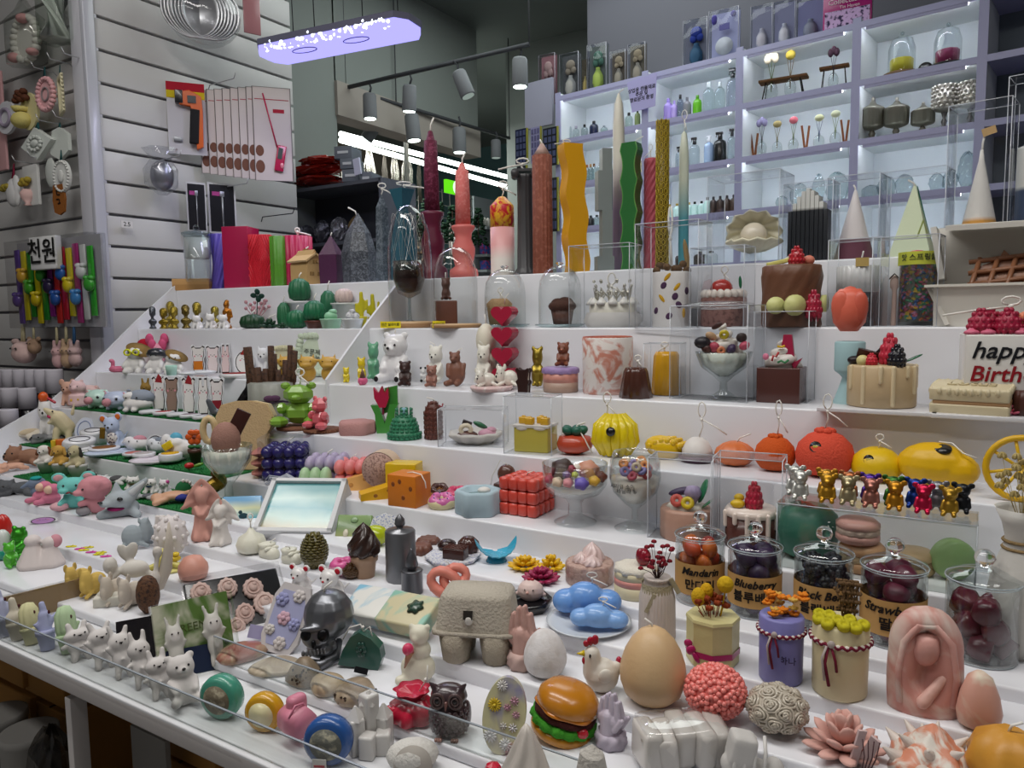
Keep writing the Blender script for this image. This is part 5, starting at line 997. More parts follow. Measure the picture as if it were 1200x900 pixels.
IC('flower_candle','magenta wax flower head drooping over the step edge',(634,690,662,46,5),flower('#9c2550',n=12),hi=1.03)
def meringue(pl):return[('cake','speckle:#bfa195:#a98a80:120',lambda b:b.L([(.97,0),(1,.03),(1,.48),(.95,.53)],n=40)),('film_wrap','clear:#fcfcfc',lambda b:b.L([(1.02,0),(1.03,.5)],n=26,cap=False))]+[('meringue','gloss:#ddc4c0',lambda b,x=x,y=y,r=r,h=h:b.L([(r,0),(r*1.05,.08),(r*.7,h*.6),(.02,h)],n=48,rip=8,amp=.1,tw=.8,x=x,y=y,z0=.5)) for x,y,r,h in((.1,.15,.5,.5),(-.35,-.15,.34,.3),(.1,-.5,.38,.28))]
IC('cake_candle','round pinkish cake topped with pale meringue peaks',(691,690,636,56,5),meringue)
IC('cake_candle','cream cake with a pink layer and a dark red tulip on top',(745,705,640,50,5),[('cake','#cfc4a2',lambda b:b.L([(.95,0),(1,.03),(1,.25)],n=36)),('pink_layer','#cf8a80',lambda b:b.L([(1.005,.25),(1.005,.38)],n=36)),('upper_cake','#cfc4a2',lambda b:b.L([(1,.38),(1,.52)],n=36)),('icing','rough:#dcd6c8',lambda b:b.L([(1,.5),(.98,.6),(.7,.64),(0,.62)],n=40,rip=9,amp=.05)),
('tulip','gloss:#8a1428',lambda b:b.E(.35,-.1,.8,.36,.36,.18).E(.2,-.2,.85,.2,.2,.14))])
def jar(g,label,txt,sub,fc,seed,shape='berry',**kw):
 pl=place(*g,**kw);fr=[];rnd=random.Random(seed)
 P=[('glass_jar','glass:#f9fbfb',lambda b:b.L([(.85,0),(.97,.015),(1,.05),(1,.66),(.93,.7),(.93,.72),(.9,.72),(.94,.66),(.95,.06),(.9,.03),(0,.03)],n=40,cap=False)),('lid','glass:#f1f5f6',lambda b:b.L([(.9,.7),(1.02,.71),(1.05,.735),(1.0,.76),(.6,.81),(.3,.835),(.12,.85)],n=40,cap=False)),('lid_rim','gloss:#c3ccd1',lambda b:b.T([(1.03*cos(a),1.03*sin(a),.735) for a in[i*pi/18 for i in range(36)]],.02,
n=6,closed=True)),('neck_ring','gloss:#c3ccd1',lambda b:b.T([(.93*cos(a),.93*sin(a),.7) for a in[i*pi/18 for i in range(36)]],.012,n=6,closed=True)),('base_ring','gloss:#c3ccd1',lambda b:b.T([(.95*cos(a),.95*sin(a),.012) for a in[i*pi/18 for i in range(36)]],.02,n=6,closed=True)),('lid_knob','solidglass:#ffffff',lambda b:b.L([(.1,.84),(.1,.855),(.24,.88),(.3,.92),(.25,.965),(.12,.995),(.01,1)],n=20))]
 if txt:P.append(('label','matte:#b78f58',lambda b:b.L([(1.012,.13),(1.012,.47)],n=40,cap=False)))
 t=make('fruit_jar',label,'jar',pl,P,0)
 if txt:
  text(txt,pl.u*.42,'matte:#1b1512',t,(0,-1.03*pl.u,pl.h*.385),bend=1.03*pl.u,shear=.3,bold=.0003)
  text(sub,pl.u*.46,'matte:#1b1512',t,(0,-1.03*pl.u,pl.h*.24),bend=1.03*pl.u,bold=.0003)
 r=(.42 if shape!='c' else.4)*pl.u;n=0;fh=kw.get('fill',1)
 names={'m':('orange and red wax mandarin piece','mandarin pieces in the first jar'),'b':('purple wax blueberry','blueberries in the second jar'),'k':('dark wax blackberry','blackberries in the third jar'),'s':('wine red wax strawberry','strawberries in the fourth jar'),'c':('dark cherry red wax melt chunk','red wax chunks in the unlabelled jar')}[shape]
 zb=pl.h*.03;lay=[(.52,4,0),(.5,4,.6),(.52,4,.3),(.5,4,.9)] if shape not in 'sc' else[(.54,4,0),(.5,4,.7),(.5,3,.2)]+([(.5,3,.9)] if shape=='s' else[])
 for li,(q,k,ph) in enumerate(lay):
  for j in range(k):
   a=2*pi*j/k+ph-pi/2;rr=q*pl.u;rz=pl.h*(.085 if shape!='c' else.1)
   o=proto_f.get(shape)
   if o is None:
    b=M(r,r)
    if shape=='m':b.E(0,0,0,.95,.7,.8)
    elif shape=='b':b.L([(.3,-.8),(.85,-.5),(1,0),(.85,.55),(.5,.8),(.3,.65),(.2,.72),(0,.7)],n=16)
    elif shape=='k':[b.E(.6*sin(t)*cos(u),.6*sin(t)*sin(u),.7*cos(t),.34,n=6) for t in(.3,.9,1.5,2.1,2.7) for u in[i*pi/3+t for i in range(6)]]
    elif shape=='s':b.L([(.5,-.9),(.95,-.6),(.95,-.1),(.6,.5),(.15,.95),(0,1)],n=14)
    else:b.L([(.7,-.8),(.9,-.7),(1,.1),(.85,.75),(.6,.8)],n=14,rip=5,amp=.05)
    o=b.build('wax_'+{'m':'mandarin','b':'blueberry','k':'blackberry','s':'strawberry','c':'chunk'}[shape],fc[0]);proto_f[shape]=o
    tag(o,f'{names[0]} inside the glass jar','wax melt',names[1])
   else:o=o.copy();C.objects.link(o)
   if len(fc)>1:o.data=o.data.copy() if(n%2) else o.data;o.data.materials[0]=mm(fc[n%len(fc)])
   s=1.02;o.scale=(s,s,s);o.rotation_euler=(rnd.uniform(0,3),rnd.uniform(0,3),rnd.uniform(0,6))
   o.location=pl.loc+Vector((rr*cos(a+pl.rz),rr*sin(a+pl.rz),zb+r*.95+li*r*1.4));n+=1
 return t
proto_f={}
jar((820,712,598,56,5),'lidded glass jar of orange wax pieces labelled Mandarin','Mandarin','만다린',['#c4481f','#a8301f','#d26a26'],1,'m')
jar((884,727,611,60,5),'lidded glass jar of purple wax berries labelled Blueberry','Blueberry','블루베리',['#3c2748'],2,'b')
jar((964,744,616,64,5),'lidded glass jar of black wax berries labelled Black Berry','Black Berry','블랙베리',['#24242c'],3,'k')
jar((1046,762,630,70,5),'lidded glass jar of wine red wax berries labelled Strawberry','Strawberry','딸기',['#5f1a32'],4,'s')
jar((1150,783,643,76,5),'lidded glass jar of dark red wax chunks with no label',None,None,['gloss:#5a1428'],5,'c')
# step four
IC('garlic_candle','ivory garlic bulb candle with a looped wick',(295,655,618,34,4),[('body','#dedccb',lambda b:b.L([(.5,0),(.9,.1),(1,.35),(.8,.65),(.3,.82),(.12,1)],n=48,rip=6,amp=.03)),wick(0,1,l=.35,lean=0,loop=.35,r=.05)])
def bootie(b):b.K((0,.2,.25),(0,-.4,.22),.62,.5).L([(.55,.3),(.5,.6),(.6,.8),(.4,.85)],y=.25,n=20).E(-.2,-.3,.6,.35,.2,.14).E(.2,-.3,.6,.35,.2,.14)
IC('bootie_candle','ivory baby bootie candle beside the garlic bulb',(316,664,634,34,4),[('body','#dbd9c9',bootie),wick(.1,.9,l=.15,lean=.4,r=.04)],30)
IC('bootie_candle','second ivory baby bootie candle next to the olive pinecone',(342,672,640,32,4),[('body','#d9d7c7',bootie),wick(-.1,.9,l=.2,lean=-.4,r=.04)],40)
def pinecone(b):
 b.L([(.4,0),(.75,.2),(.8,.4),(.55,.75),(.1,.98)],n=20)
 for i in range(14):
  z=.04+.93*i/14;r=.86*(sin(pi*min(1,(z*.82+.14)))**.8);k=max(5,int(15*r))
  for j in range(k):a=2*pi*(j+.5*(i%2))/k;b.E(r*.9*cos(a),r*.9*sin(a),z,.12,.24*r+.04,.035,rot=(0,-28,math.degrees(a)),n=7)
IC('pinecone_candle','olive green pinecone candle standing upright',(369,680,622,38,4),[('body','gloss:#5a5220',pinecone)])
def cone_ice(pl):return[('cone','#b18f74',lambda b:b.L([(.62,0),(.75,.28),(.86,.3),(.88,.42),(.7,.43)],n=30)),('ice_cream','gloss:#33211b',lambda b:b.L([(.85,.4),(1,.47),(.95,.6),(.7,.78),(.4,.9),(.1,.98),(.02,1)],n=60,rip=6,amp=.09,tw=3.5))]
IC('ice_cream_candle','dark chocolate soft ice cream candle in a tan cone',(427,681,612,37,4),cone_ice)
IC('donut_candle','pink iced doughnut peeking out behind the mouse and pinecones',(402,682,652,32,4),donut('#c98ba4','#d45a96'))
def pewter(pl):return[('body','metal:#7c7d81',lambda b:b.L([(.95,0),(.97,.02),(.95,.74),(.9,.76),(.2,.78),(.2,.8)],n=12)),('flame','metal:#727377',lambda b:b.L([(.18,.79),(.34,.85),(.3,.92),(.1,.985),(.01,1)],n=16))]
IC('pewter_candle','taller silver grey metallic candle with a metal flame',(470,692,602,37,4),pewter,lo=.92)
IC('pewter_candle','short silver grey metallic candle with a drop flame in front',(483,703,642,26,4),[('body','metal:#626368',lambda b:b.L([(.95,0),(.97,.03),(.95,.48),(1,.5),(.9,.52),(0,.5)],n=24)),('flame','metal:#66676c',lambda b:b.L([(.3,.5),(.6,.62),(.45,.8),(.12,.95),(.01,1)],n=16))],hi=.94)
def pretzel(b):
 pts=[(-.1,-.3,.12),(-.7,-.1,.3),(-.85,0,.6),(-.4,0,.82),(.2,-.1,.6),(.5,-.15,.35),(.2,-.2,.15),(-.2,-.1,.3),(-.3,.1,.6),(.2,.15,.85),(.75,.1,.7),(.7,0,.45),(.2,-.3,.3)]
 b.T(pts,.26,n=12)
IC('knot_candle','salmon pink wax knot candle behind the egg carton',(527,710,657,56,4),[('body','#dc8474',pretzel,{'sub':1}),wick(0,.9,l=.1,lean=-.2,r=.02)],0)
I('plate','black plate under the pink chick beside the carton','plate',(617,712,700,60,4),[('body','gloss:#17161a',lambda b:b.L([(.85,0),(1,.6),(1,1),(.8,.5),(0,.5)],n=8))])
def chick(pl):return[('body','#dcc3bc',lambda b:b.E(0,0,.45,.95,.8,.46).E(-.95,0,.3,.16,.2,.1).E(.95,0,.3,.16,.2,.1),{'rm':30}),('comb','gloss:#b01c3a',lambda b:b.E(-.1,0,.93,.16,.1,.07).E(.12,0,.93,.14,.1,.06)),('beak','#d8a99a',lambda b:b.E(-.1,-.85,.52,.1,.12,.05))]+eyes(.3,.62,-.72,.06)
IC('chick_candle','pale pink chick with a red comb standing on the black plate',(622,710,677,33,4),chick,-10,z=TZ[4]+.006)
for(g,lb) in(((690,744,733,100,4),'white saucer under the two blue cloud candles'),):
 I('saucer',lb,'plate',g,[('body','gloss:#cdd3d9',lambda b:b.L([(.5,0),(.6,.1),(.98,.8),(1,1),(.9,.8),(.5,.3),(0,.3)],n=40))])
IC('cloud_candle','larger sky blue cloud candle at the back of the saucer',(688,736,682,82,4),cloud('#6f9fe0'),0,z=TZ[4]+.007,lo=.93)
IC('cloud_candle','smaller sky blue cloud candle at the front of the saucer',(702,760,708,70,4),cloud('#7fabe4'),-5,z=TZ[4]+.007,hi=.945)
def lacevase(pl):
 P=[('vase','matte:#c8bdb6',lambda b:b.L([(.9,0),(.95,.02),(.92,.42),(.78,.52),(.62,.58),(.7,.6),(.68,.62),(.5,.6),(0,.6)],n=96,rip=32,amp=.03)),('lace_ribbon','rough:#a89f85',lambda b:b.L([(.84,.46),(.8,.56)],n=36,cap=False).B(-.35,-.85,.4,.1,.03,.1,rot=(0,25,0)).B(.9,-.3,.55,.12,.05,.08,rot=(0,-30,0)))]
 def fl(b):
  r=random.Random(4)
  for i in range(26):a=r.uniform(0,6.28);q=r.uniform(.1,1);z=r.uniform(.68,.98);b.T([(0,0,.58),(q*.4*cos(a),q*.4*sin(a),.66),(q*cos(a),q*sin(a),z)],.018,n=4)
 def fh(b):
  r=random.Random(4)
  for i in range(26):a=r.uniform(0,6.28);q=r.uniform(.1,1);z=r.uniform(.68,.98);petals(b,4,.05,z,.09,.05,45,.02,x=q*cos(a),y=q*sin(a))
 return P+[('stems','matte:#3a2226',fl),('dried_blossoms','matte:#8c2230',fh)]
I('flower_vase','ribbed off-white vase tied with lace holding dried red blossoms','vase',(770,756,630,44,4),lacevase)
def octpot(pl):
 def fl(b):
  r=random.Random(9)
  for i in range(16):a=r.uniform(0,6.28);q=r.uniform(.2,.8);b.T([(q*.5*cos(a),q*.5*sin(a),.5),(q*cos(a),q*sin(a),r.uniform(.6,.8))],.02,n=4);petals(b,5,.05,.66+.1*r.random(),.12,.06,40,.03,x=q*cos(a),y=q*sin(a))
 return[('pot','#c9c08a',lambda b:b.L([(.95,0),(1,.02),(1,.5),(1.03,.52),(1.0,.55),(.8,.55),(0,.53)],n=8,smooth=False)),('ribbon','gloss:#a51a5c',lambda b:b.L([(1.03,.12),(1.03,.19)],n=8,smooth=False,cap=False).E(-.8,-.75,.2,.18,.1,.06,rot=(0,30,0)).E(-.6,-.82,.12,.1,.05,.07,rot=(0,-30,0)).E(-.9,-.7,.27,.16,.08,.05,rot=(0,-30,0))),('dried_petals','matte:#8a3a18',fl),('yellow_pompom','rough:#c9a01c',
lambda b:b.E(-.55,-.1,.76,.28,.28,.11)),('yellow_pompom','rough:#c79a16',lambda b:b.E(-.25,.2,.8,.26,.26,.1)),('yellow_pompom','rough:#cda61e',lambda b:b.E(.45,0,.92,.32,.28,.1).T([(.45,0,.85),(.3,0,.55)],.03))]
IC('flower_candle','octagonal pale yellow pot candle with dried flowers and a pink ribbon',(835,788,676,60,4),octpot)
def canpot(c,fc,fcc,twy=.5,z1=.62,txt=None):
 def f(pl):
  n=44
  P=[('pot','wax:'+c,lambda b:b.L([(.9,0),(.97,.02),(1,z1),(.93,z1+.02),(0,z1)],n=40)),('twine','matte:#d8d2c8',lambda b:b.T([(1.05*cos(a),1.05*sin(a),twy+.012*sin(n*a/2)) for a in[2*pi*i/88 for i in range(88)]],.065,n=6,closed=True)),('red_twine','matte:#6f1830',lambda b:b.T([(1.07*cos(a),1.07*sin(a),twy-.012*sin(n*a/2)) for a in[2*pi*i/88 for i in range(88)]],.065,n=6,closed=True).T([(-.4,-1,twy),
(-.5,-1.12,twy-.15),(-.35,-1.1,twy-.35)],.06).T([(-.3,-1.05,twy),(-.15,-1.1,twy-.12),(-.1,-1.05,twy-.22)],.05)),('tassel','matte:#b3a8a4',lambda b:b.T([(-.45,-1.04,twy),(-.6,-1.15,twy-.1),(-.5,-1.15,twy-.3)],.045).E(-.3,-1.06,twy+.02,.14,.08,.035))]
  return P
 return f
def blue_can(pl):
 def fl(b):
  r=random.Random(11)
  for i in range(15):a=r.uniform(0,6.28);q=r.uniform(.1,.95);z=r.uniform(.72,.95);petals(b,4,.12,z,.17,.13,25,.02,x=q*cos(a),y=q*sin(a),ph=i*30)
 return canpot('#7c7ab6',None,None,.56,.7)(pl)+[('orange_blossoms','matte:#d27a1c',fl),('filler_blossoms','matte:#c9a04a',lambda b:[petals(b,4,.1,.8+.1*(i%2),.14,.1,25,.02,x=.5*cos(i*2),y=.5*sin(i*2),ph=i*30) for i in range(5)])]
p=place(915,806,690,50,4);t=make('flower_candle','lilac blue pot candle tied with red and white twine under orange blossoms','candle',p,blue_can(p));text('하나',p.u*.4,'matte:#2a2440',t,(.3*p.u,-p.u*1.01,p.h*.3),bend=p.u)
def cream_can(pl):
 def br(b):
  r=random.Random(12)
  for i in range(14):
   x,z=.25+r.uniform(-.2,.2),.66;pts=[(x,.2,z)]
   for k in range(4):x+=r.uniform(-.15,.2);z+=.08;pts.append((x,.2+r.uniform(-.1,.1),z));b.E(x+.05,.15,z,.07,.07,.02,n=6);b.E(x-.06,.2,z+.02,.06,.06,.018,n=6)
   b.T(pts,.03,n=5)
 P=canpot('#d3c79e',None,None,.5,.63)(pl)+[('dried_branches','rough:#6b5238',br)]
 for i,(x,y) in enumerate(((-.75,-.3),(-.45,-.7),(-.1,-.35),(.1,-.75),(.5,-.7),(.75,-.3),(-.4,.1),(-.75,.2),(.3,-.1))):P.append(('button_flower','matte:#b7ad1c',lambda b,x=x,y=y:b.L([(.1,0),(.23,.03),(.24,.07),(.14,.1),(.1,.075),(0,.075)],n=20,x=x,y=y,z0=.62+.02*(1-abs(x)),rot=(28,0,0))))
 return P
IC('flower_candle','cream pot candle tied with red twine under yellow button flowers',(984,826,682,62,4),cream_can)
def madonna(pl):
 def hood(b):
  k=26;n=40;vs=[];fs=[]
  for i in range(k+1):
   z=i/k;r=1.0*(.95+.05*sin(z*5)) if z<.6 else sqrt(max(0,1-((z-.6)/.4)**2))*.97
   for j in range(n):
    a=2*pi*j/n;rr=r;x,y=rr*cos(a),rr*sin(a)*.62
    f=max(0,-sin(a))**2*max(0,1-abs(x)/.62)
    if.12<z<.86:y+=.5*f*min(1,(z-.12)/.2)*min(1,(.86-z)/.12)
    vs.append(b.S((x,y,z)))
  for i in range(k):
   for j in range(n):e=i*n+j;g=i*n+(j+1)%n;fs.append([e,g,g+n,e+n])
  fs.append(list(range(n))[::-1]);fs.append([k*n+j for j in range(n)]);b.add(vs,fs)
 return[('hood','marble:#c98f84:#d8c3b8:9',hood),('face','#cf9a90',lambda b:b.E(-.02,-.27,.60,.36,.3,.165,rot=(16,8,0)).E(-.04,-.47,.59,.06,.08,.035).E(-.2,-.4,.645,.11,.06,.014).E(.15,-.4,.645,.11,.06,.014).E(-.03,-.43,.53,.09,.05,.012).E(0,-.25,.72,.36,.22,.05),{'rm':44}),('arm','#d3a79b',lambda b:b.K((.55,-.3,.42),(-.1,-.55,.14),.13,.2).E(.6,-.25,.46,.15,.12,.05),{'rm':40}),('veil_fold',
'marble:#cf9a90:#dccabf:9',lambda b:b.T([(-.66,-.42,.1),(-.72,-.4,.4),(-.6,-.4,.68),(-.25,-.35,.84),(.2,-.35,.85),(.6,-.4,.7),(.74,-.4,.4),(.66,-.42,.12)],.1,n=10))]
IC('veiled_figure_candle','pink marbled carving of a veiled person with bowed head',(1083,843,709,80,4),madonna,8,dep=.7)
IC('stone_candle','small pale pink smooth stone beside the veiled figure',(1146,862,786,44,4),[('body','marble:#d3a08f:#dcd0bb:10',lambda b:b.L([(.5,0),(.9,.08),(1,.3),(.85,.6),(.55,.9),(.2,1)],n=20,shape=pebble(1)))])
# step three: egg carton, eggs, hen
def carton_egg(pl):
 def top(b):
  b.L([(1,.45),(.98,.48),(.88,.9),(.8,.97),(0,.98)],n=24,shape=lambda a:(abs(cos(a))**8+abs(sin(a)/.66)**8)**(-1/8))
 def rim(b):b.L([(1.06,.42),(1.08,.44),(1.06,.47),(.95,.47)],n=32,shape=lambda a:(abs(cos(a))**8+abs(sin(a)/.68)**8)**(-1/8))
 P=[('lid','rough:#b5ad9f',top),('rim','rough:#a8a092',rim)]
 for x,y in((-.5,-.33),(.5,-.33),(-.5,.33),(.5,.33)):P.append(('egg_cup','rough:#a39a8a',lambda b,x=x,y=y:b.L([(.3,0),(.34,.02),(.44,.43)],n=12,x=x,y=y)))
 P.append(('lid_hole','matte:#2a2723',lambda b:b.B(-.12,-.645,.72,.11,.02,.06,rot=(-12,0,0))))
 P.append(('paper_scrap','matte:#d3cfc8',lambda b:b.E(-.1,-.67,.64,.1,.03,.06)))
 return P
I('egg_carton','grey pulp egg carton for four with a small hole in the lid','carton',(561,776,687,94,3),carton_egg,-12,dep=.5)
def hands(c,c2=None):
 def f(pl):
  def palm(b,s=1):
   pass
  P=[]
  def body(b):
   for s in(-1,1):
    b.K((s*.22,0,.18),(s*.2,0,.55),.5,.42).E(s*.2,0,.48,.3,.78,.17)
    for k,(x,l) in enumerate(((-.6,.88),(-.22,.99),(.18,.96),(.56,.86))):b.K((s*.17,x*1.05,.5),(s*.15,x*.95,l*.76),.19,.175);b.K((s*.15,x*.95,l*.76),(s*.1,x*.85,l-.03),.175,.13)
    b.K((s*.3,-.5,.38),(s*.26,-.95,.6),.17,.13)
  def cuff(b):b.L([(.75,0),(.85,.04),(.8,.12),(.86,.18),(.72,.27),(.6,.26),(0,.2)],n=40,rip=7,amp=.06,tw=.8)
  return[('hands','wax:'+c,body,{'remesh':pl.h/80}),('cuff','matte:'+(c2 or c),cuff)]
 return f
IC('praying_hands_candle','rose beige praying hands candle left of the white egg',(612,790,708,42,3),hands('#c29a90','#c9aca4'),68)
IC('egg_candle','plain white egg candle in front of the praying hands',(639,801,737,51,3),lathe(EGG,'speckle:#d9d6d6:#cfcac8:60',n=32))
IC('egg_candle','very large beige egg candle with a short wick',(765,838,734,77,3),[('body','#cfae83',lambda b:b.L(EGG,n=40)),wick(0,.98,l=.12,lean=-.25,r=.03)])
def hen(pl):return[('body','#d9d3c8',lambda b:b.E(.15,0,.3,.85,.7,.3).K((-.3,0,.35),(-.35,0,.68),.5,.42).E(.9,0,.42,.3,.25,.12),{'rm':40}),('comb','gloss:#a3102c',lambda b:b.E(-.62,0,.87,.16,.12,.06).E(-.42,0,.91,.17,.12,.08).E(-.18,0,.93,.18,.12,.09)),('beak','gloss:#d8bc1e',lambda b:b.L([(.16,0),(.01,.13)],n=14,rot=(0,-90,0),x=-.72,z0=.7)),('wattle','gloss:#b01230',lambda b:b.E(-.72,-.05,.58,
.13,.12,.07)),('tail','gloss:#a8183a',lambda b:b.E(1.0,.1,.5,.16,.2,.1)),('wing','#dcd7cd',lambda b:b.E(.2,-.62,.38,.34,.14,.13,rot=(0,20,0))),('eye','gloss:#141212',lambda b:b.E(-.5,-.4,.71,.06,.06,.035,n=8))]
IC('hen_candle','white hen with red comb and yellow beak between the two eggs',(702,822,745,48,3),hen,10)
def floral_ball(c,k='gloss',n=70,big=False):
 def f(pl):
  def fl(b):
   for i in range(n):
    ph=math.acos(1-2*(i+.5)/n);th=pi*(1+5**.5)*i;x,y,z=sin(ph)*cos(th),sin(ph)*sin(th),cos(ph)
    if z<-.85:continue
    nrm=Vector((x,y,z));q=nrm.to_track_quat('Z','Y').to_matrix();P0=Vector((x*.88,y*.88,z*.88))
    m=5
    for j in range(m):
     a=2*pi*j/m+i;off=q@Vector((.13*cos(a),.13*sin(a),.0));p_=P0+off;b.E(p_.x,p_.y,.5+p_.z*.5,.105,.105,.052,n=6)
    b.E(P0.x*1.05,P0.y*1.05,.5+P0.z*.525,.035,.035,.018,n=5)
  def roses(b):
   for i in range(n):
    ph=math.acos(1-2*(i+.5)/n);th=pi*(1+5**.5)*i;nrm=Vector((sin(ph)*cos(th),sin(ph)*sin(th),cos(ph)))
    if nrm.z<-.9:continue
    q=nrm.to_track_quat('Z','Y').to_matrix()
    for r,k_,h in((.27,7,.0),(.17,6,.05),(.08,4,.09)):
     pts=[]
     for j in range(14):a=2*pi*j/14;p_=nrm*(.84+h+.02*sin(k_*a))+q@Vector(((r+.02*sin(k_*a/2+i))*cos(a),(r+.02*sin(k_*a/2+i))*sin(a),0));pts.append((p_.x,p_.y,.5+p_.z*.5))
     b.T(pts,.045,n=6,closed=True)
    b.E(nrm.x*.95,nrm.y*.95,.5+nrm.z*.475,.05)
  return[('core',f'{k}:{c}',lambda b:b.E(0,0,.5,.87,.87,.435,n=20)),('roses' if big else 'blossoms',f'{k}:{c}',roses if big else fl)]
 return f
IC('flower_ball_candle','coral pink ball candle covered in little blossoms',(838,858,779,74,3),floral_ball('#e88078','gloss',64))
IC('flower_ball_candle','cream grey ball candle covered in carved roses',(910,874,803,74,3),floral_ball('#b9af9f','gloss',34,True))
def lotus(c):
 def f(b):
  for k,(n,r,up,l) in enumerate(((9,.55,12,.46),(8,.42,38,.42),(6,.26,62,.36),(4,.1,78,.3))):petals(b,n,r,.15+.17*k,l,.2,up,.07,ph=k*22)
 return[('petals','matte:'+c,f)]
IC('lotus_candle','pale pink open lotus flower candle with pointed petals',(988,906,828,96,3),lambda pl:lotus('#d3a59a')+[('wafer_fold','matte:#c9b0ae',lambda b:b.B(.3,-.6,.45,.1,.03,.42,rot=(10,8,30)).B(.55,-.6,.42,.12,.03,.4,rot=(10,22,-20))),('dried_twig','rough:#53393b',lambda b:[b.T([(.4+.05*i,-.75,.05),(.45+.08*i,-.8,.4),(.4+.12*i,-.8,.75)],.018,n=4) for i in range(4)])])
IC('pumpkin_candle','orange pumpkin candle with a wick at the bottom right corner',(1180,925,852,86,3),[('body','#c98f35',lambda b:b.L([(.4,0),(.9,.15),(1,.4),(.8,.75),(.35,.95),(0,.93)],n=60,rip=7,amp=.06)),wick(0,.95,l=.2,lean=.3,r=.04)])
IC('seashell_candle','spiky cream and coral sea shell candle at the bottom right',(1092,922,848,96,3),[('body','marble:#cf8668:#dcd3c8:30',lambda b:b.L([(1,0),(.9,.25),(.78,.3),(.6,.55),(.48,.6),(.3,.82),(.04,1)],n=50,rip=5,amp=.09,tw=.8)),('spikes','#d8cfc6',lambda b:[b.K((.8*cos(a),.8*sin(a),.2),(1.15*cos(a),1.15*sin(a),.42),.2,.03) for a in[i*2*pi/7 for i in range(7)]]+[b.K((.5*cos(a),
.5*sin(a),.5),(.78*cos(a),.78*sin(a),.72),.15,.03) for a in[.4+i*2*pi/6 for i in range(6)]])])
def rocks(n,sd,c='#cfcac4',wrap=True):
 def f(pl):
  r=random.Random(sd)
  def g(b):
   for i in range(n):x=-.8+1.6*i/(n-1);b.B(x,r.uniform(-.1,.1),.42+.1*r.random(),1.1/n,.5,.36,rot=(r.uniform(-8,8),r.uniform(-14,14),r.uniform(-12,12)),bev=.006)
  P=[('stones','gloss:'+c,g)]
  if wrap:P.append(('film_wrap','clear:#f6f6f6',lambda b:b.B(0,0,.46,1,.6,.44,bev=.012)))
  return P
 return f
IC('stone_candle','row of white plaster stones wrapped in clear film',(798,890,836,104,2),rocks(5,3),20,dep=.5,tilt=(0,0))
I('plaster_ornament','grey white plaster ornament shaped like a folded shoe','ornament',(882,918,858,76,2),[('body','matte:#bfbcb8',lambda b:b.K((-.6,0,.4),(.5,0,.25),.38,.3).B(-.35,0,.7,.4,.4,.28,rot=(0,12,0),bev=.006).E(.6,-.1,.3,.35,.35,.26),{'rm':44}),('folds','matte:#cbc8c4',lambda b:[b.T([(-.7+.3*i,-.42,.25),(-.6+.3*i,-.3,.7),(-.5+.3*i,.2,.85)],.06) for i in range(4)])],15,dep=.6)
# step two
IC('burger_candle','painted hamburger candle leaning against the acrylic lip',(656,862,800,74,2),[('lower_bun','gloss:#bd7f1a',lambda b:b.L([(.85,0),(.97,.04),(1,.14),(.95,.2)],n=30)),('lettuce','rough:#3f8f28',lambda b:b.L([(.9,.18),(1.04,.24),(1.02,.36),(.9,.4)],n=60,rip=14,amp=.05)),('patty','rough:#3d1813',lambda b:b.L([(.9,.38),(1,.42),(1,.5),(.9,.54)],n=40,rip=9,amp=.02)),('cheese','gloss:#c9791a',
lambda b:b.L([(.9,.52),(1,.55),(.95,.6)],n=40,rip=6,amp=.05)),('tomato','gloss:#b3202c',lambda b:b.E(.55,-.78,.36,.2,.16,.1)),('top_bun','gloss:#b8761a',lambda b:b.L([(.93,.57),(1,.62),(.96,.78),(.75,.92),(.4,.99),(0,1)],n=36))],0,tilt=(0,14))
IC('praying_hands_candle','lilac white praying hands candle in front of the hen',(716,884,811,44,2),hands('#bcb2c0','#b9b0be'),50)
def owl(pl):
 def feathers(b):
  for i in range(6):
   z=.12+.075*i
   for j in range(-4,5):a=-pi/2+j*.33+(.16 if i%2 else 0);r=.86*sin(pi*(z*.8+.2))**.5;b.E(r*cos(a),r*sin(a)*.85,z,.13,.06,.05,rot=(-15,0,math.degrees(a)+90),n=8)
 return[('body','gloss:#3e2e32',lambda b:b.E(0,0,.36,.88,.75,.36).E(0,0,.72,.82,.65,.22).K((-.55,-.1,.85),(-.8,-.2,.99),.2,.04).K((.55,-.1,.85),(.8,-.2,.99),.2,.04).E(.75,.1,.35,.2,.4,.26),{'rm':44}),('feathers','gloss:#453338',feathers),*[('eye_ring','gloss:#54403f',lambda b,s=s:b.T([(s*.38+.27*cos(a),-.62,.73+.13*sin(a)) for a in[i*pi/10 for i in range(20)]],.07,closed=True).T([(s*.38+.14*cos(a),
-.66,.73+.07*sin(a)) for a in[i*pi/8 for i in range(16)]],.04,closed=True)) for s in(-1,1)],*[('eye','gloss:#1c1618',lambda b,s=s:b.E(s*.38,-.6,.73,.12,.1,.06)) for s in(-1,1)],('beak','gloss:#6b4a45',lambda b:b.K((0,-.66,.7),(0,-.78,.6),.09,.03)),('claws','gloss:#8a6a60',lambda b:[b.E(s*.35+k*.1,-.75,.03,.07,.12,.035) for s in(-1,1) for k in(-1,0,1)])]
IC('owl_candle','dark brown owl candle with round ringed eyes',(527,874,797,54,2),owl,-12)
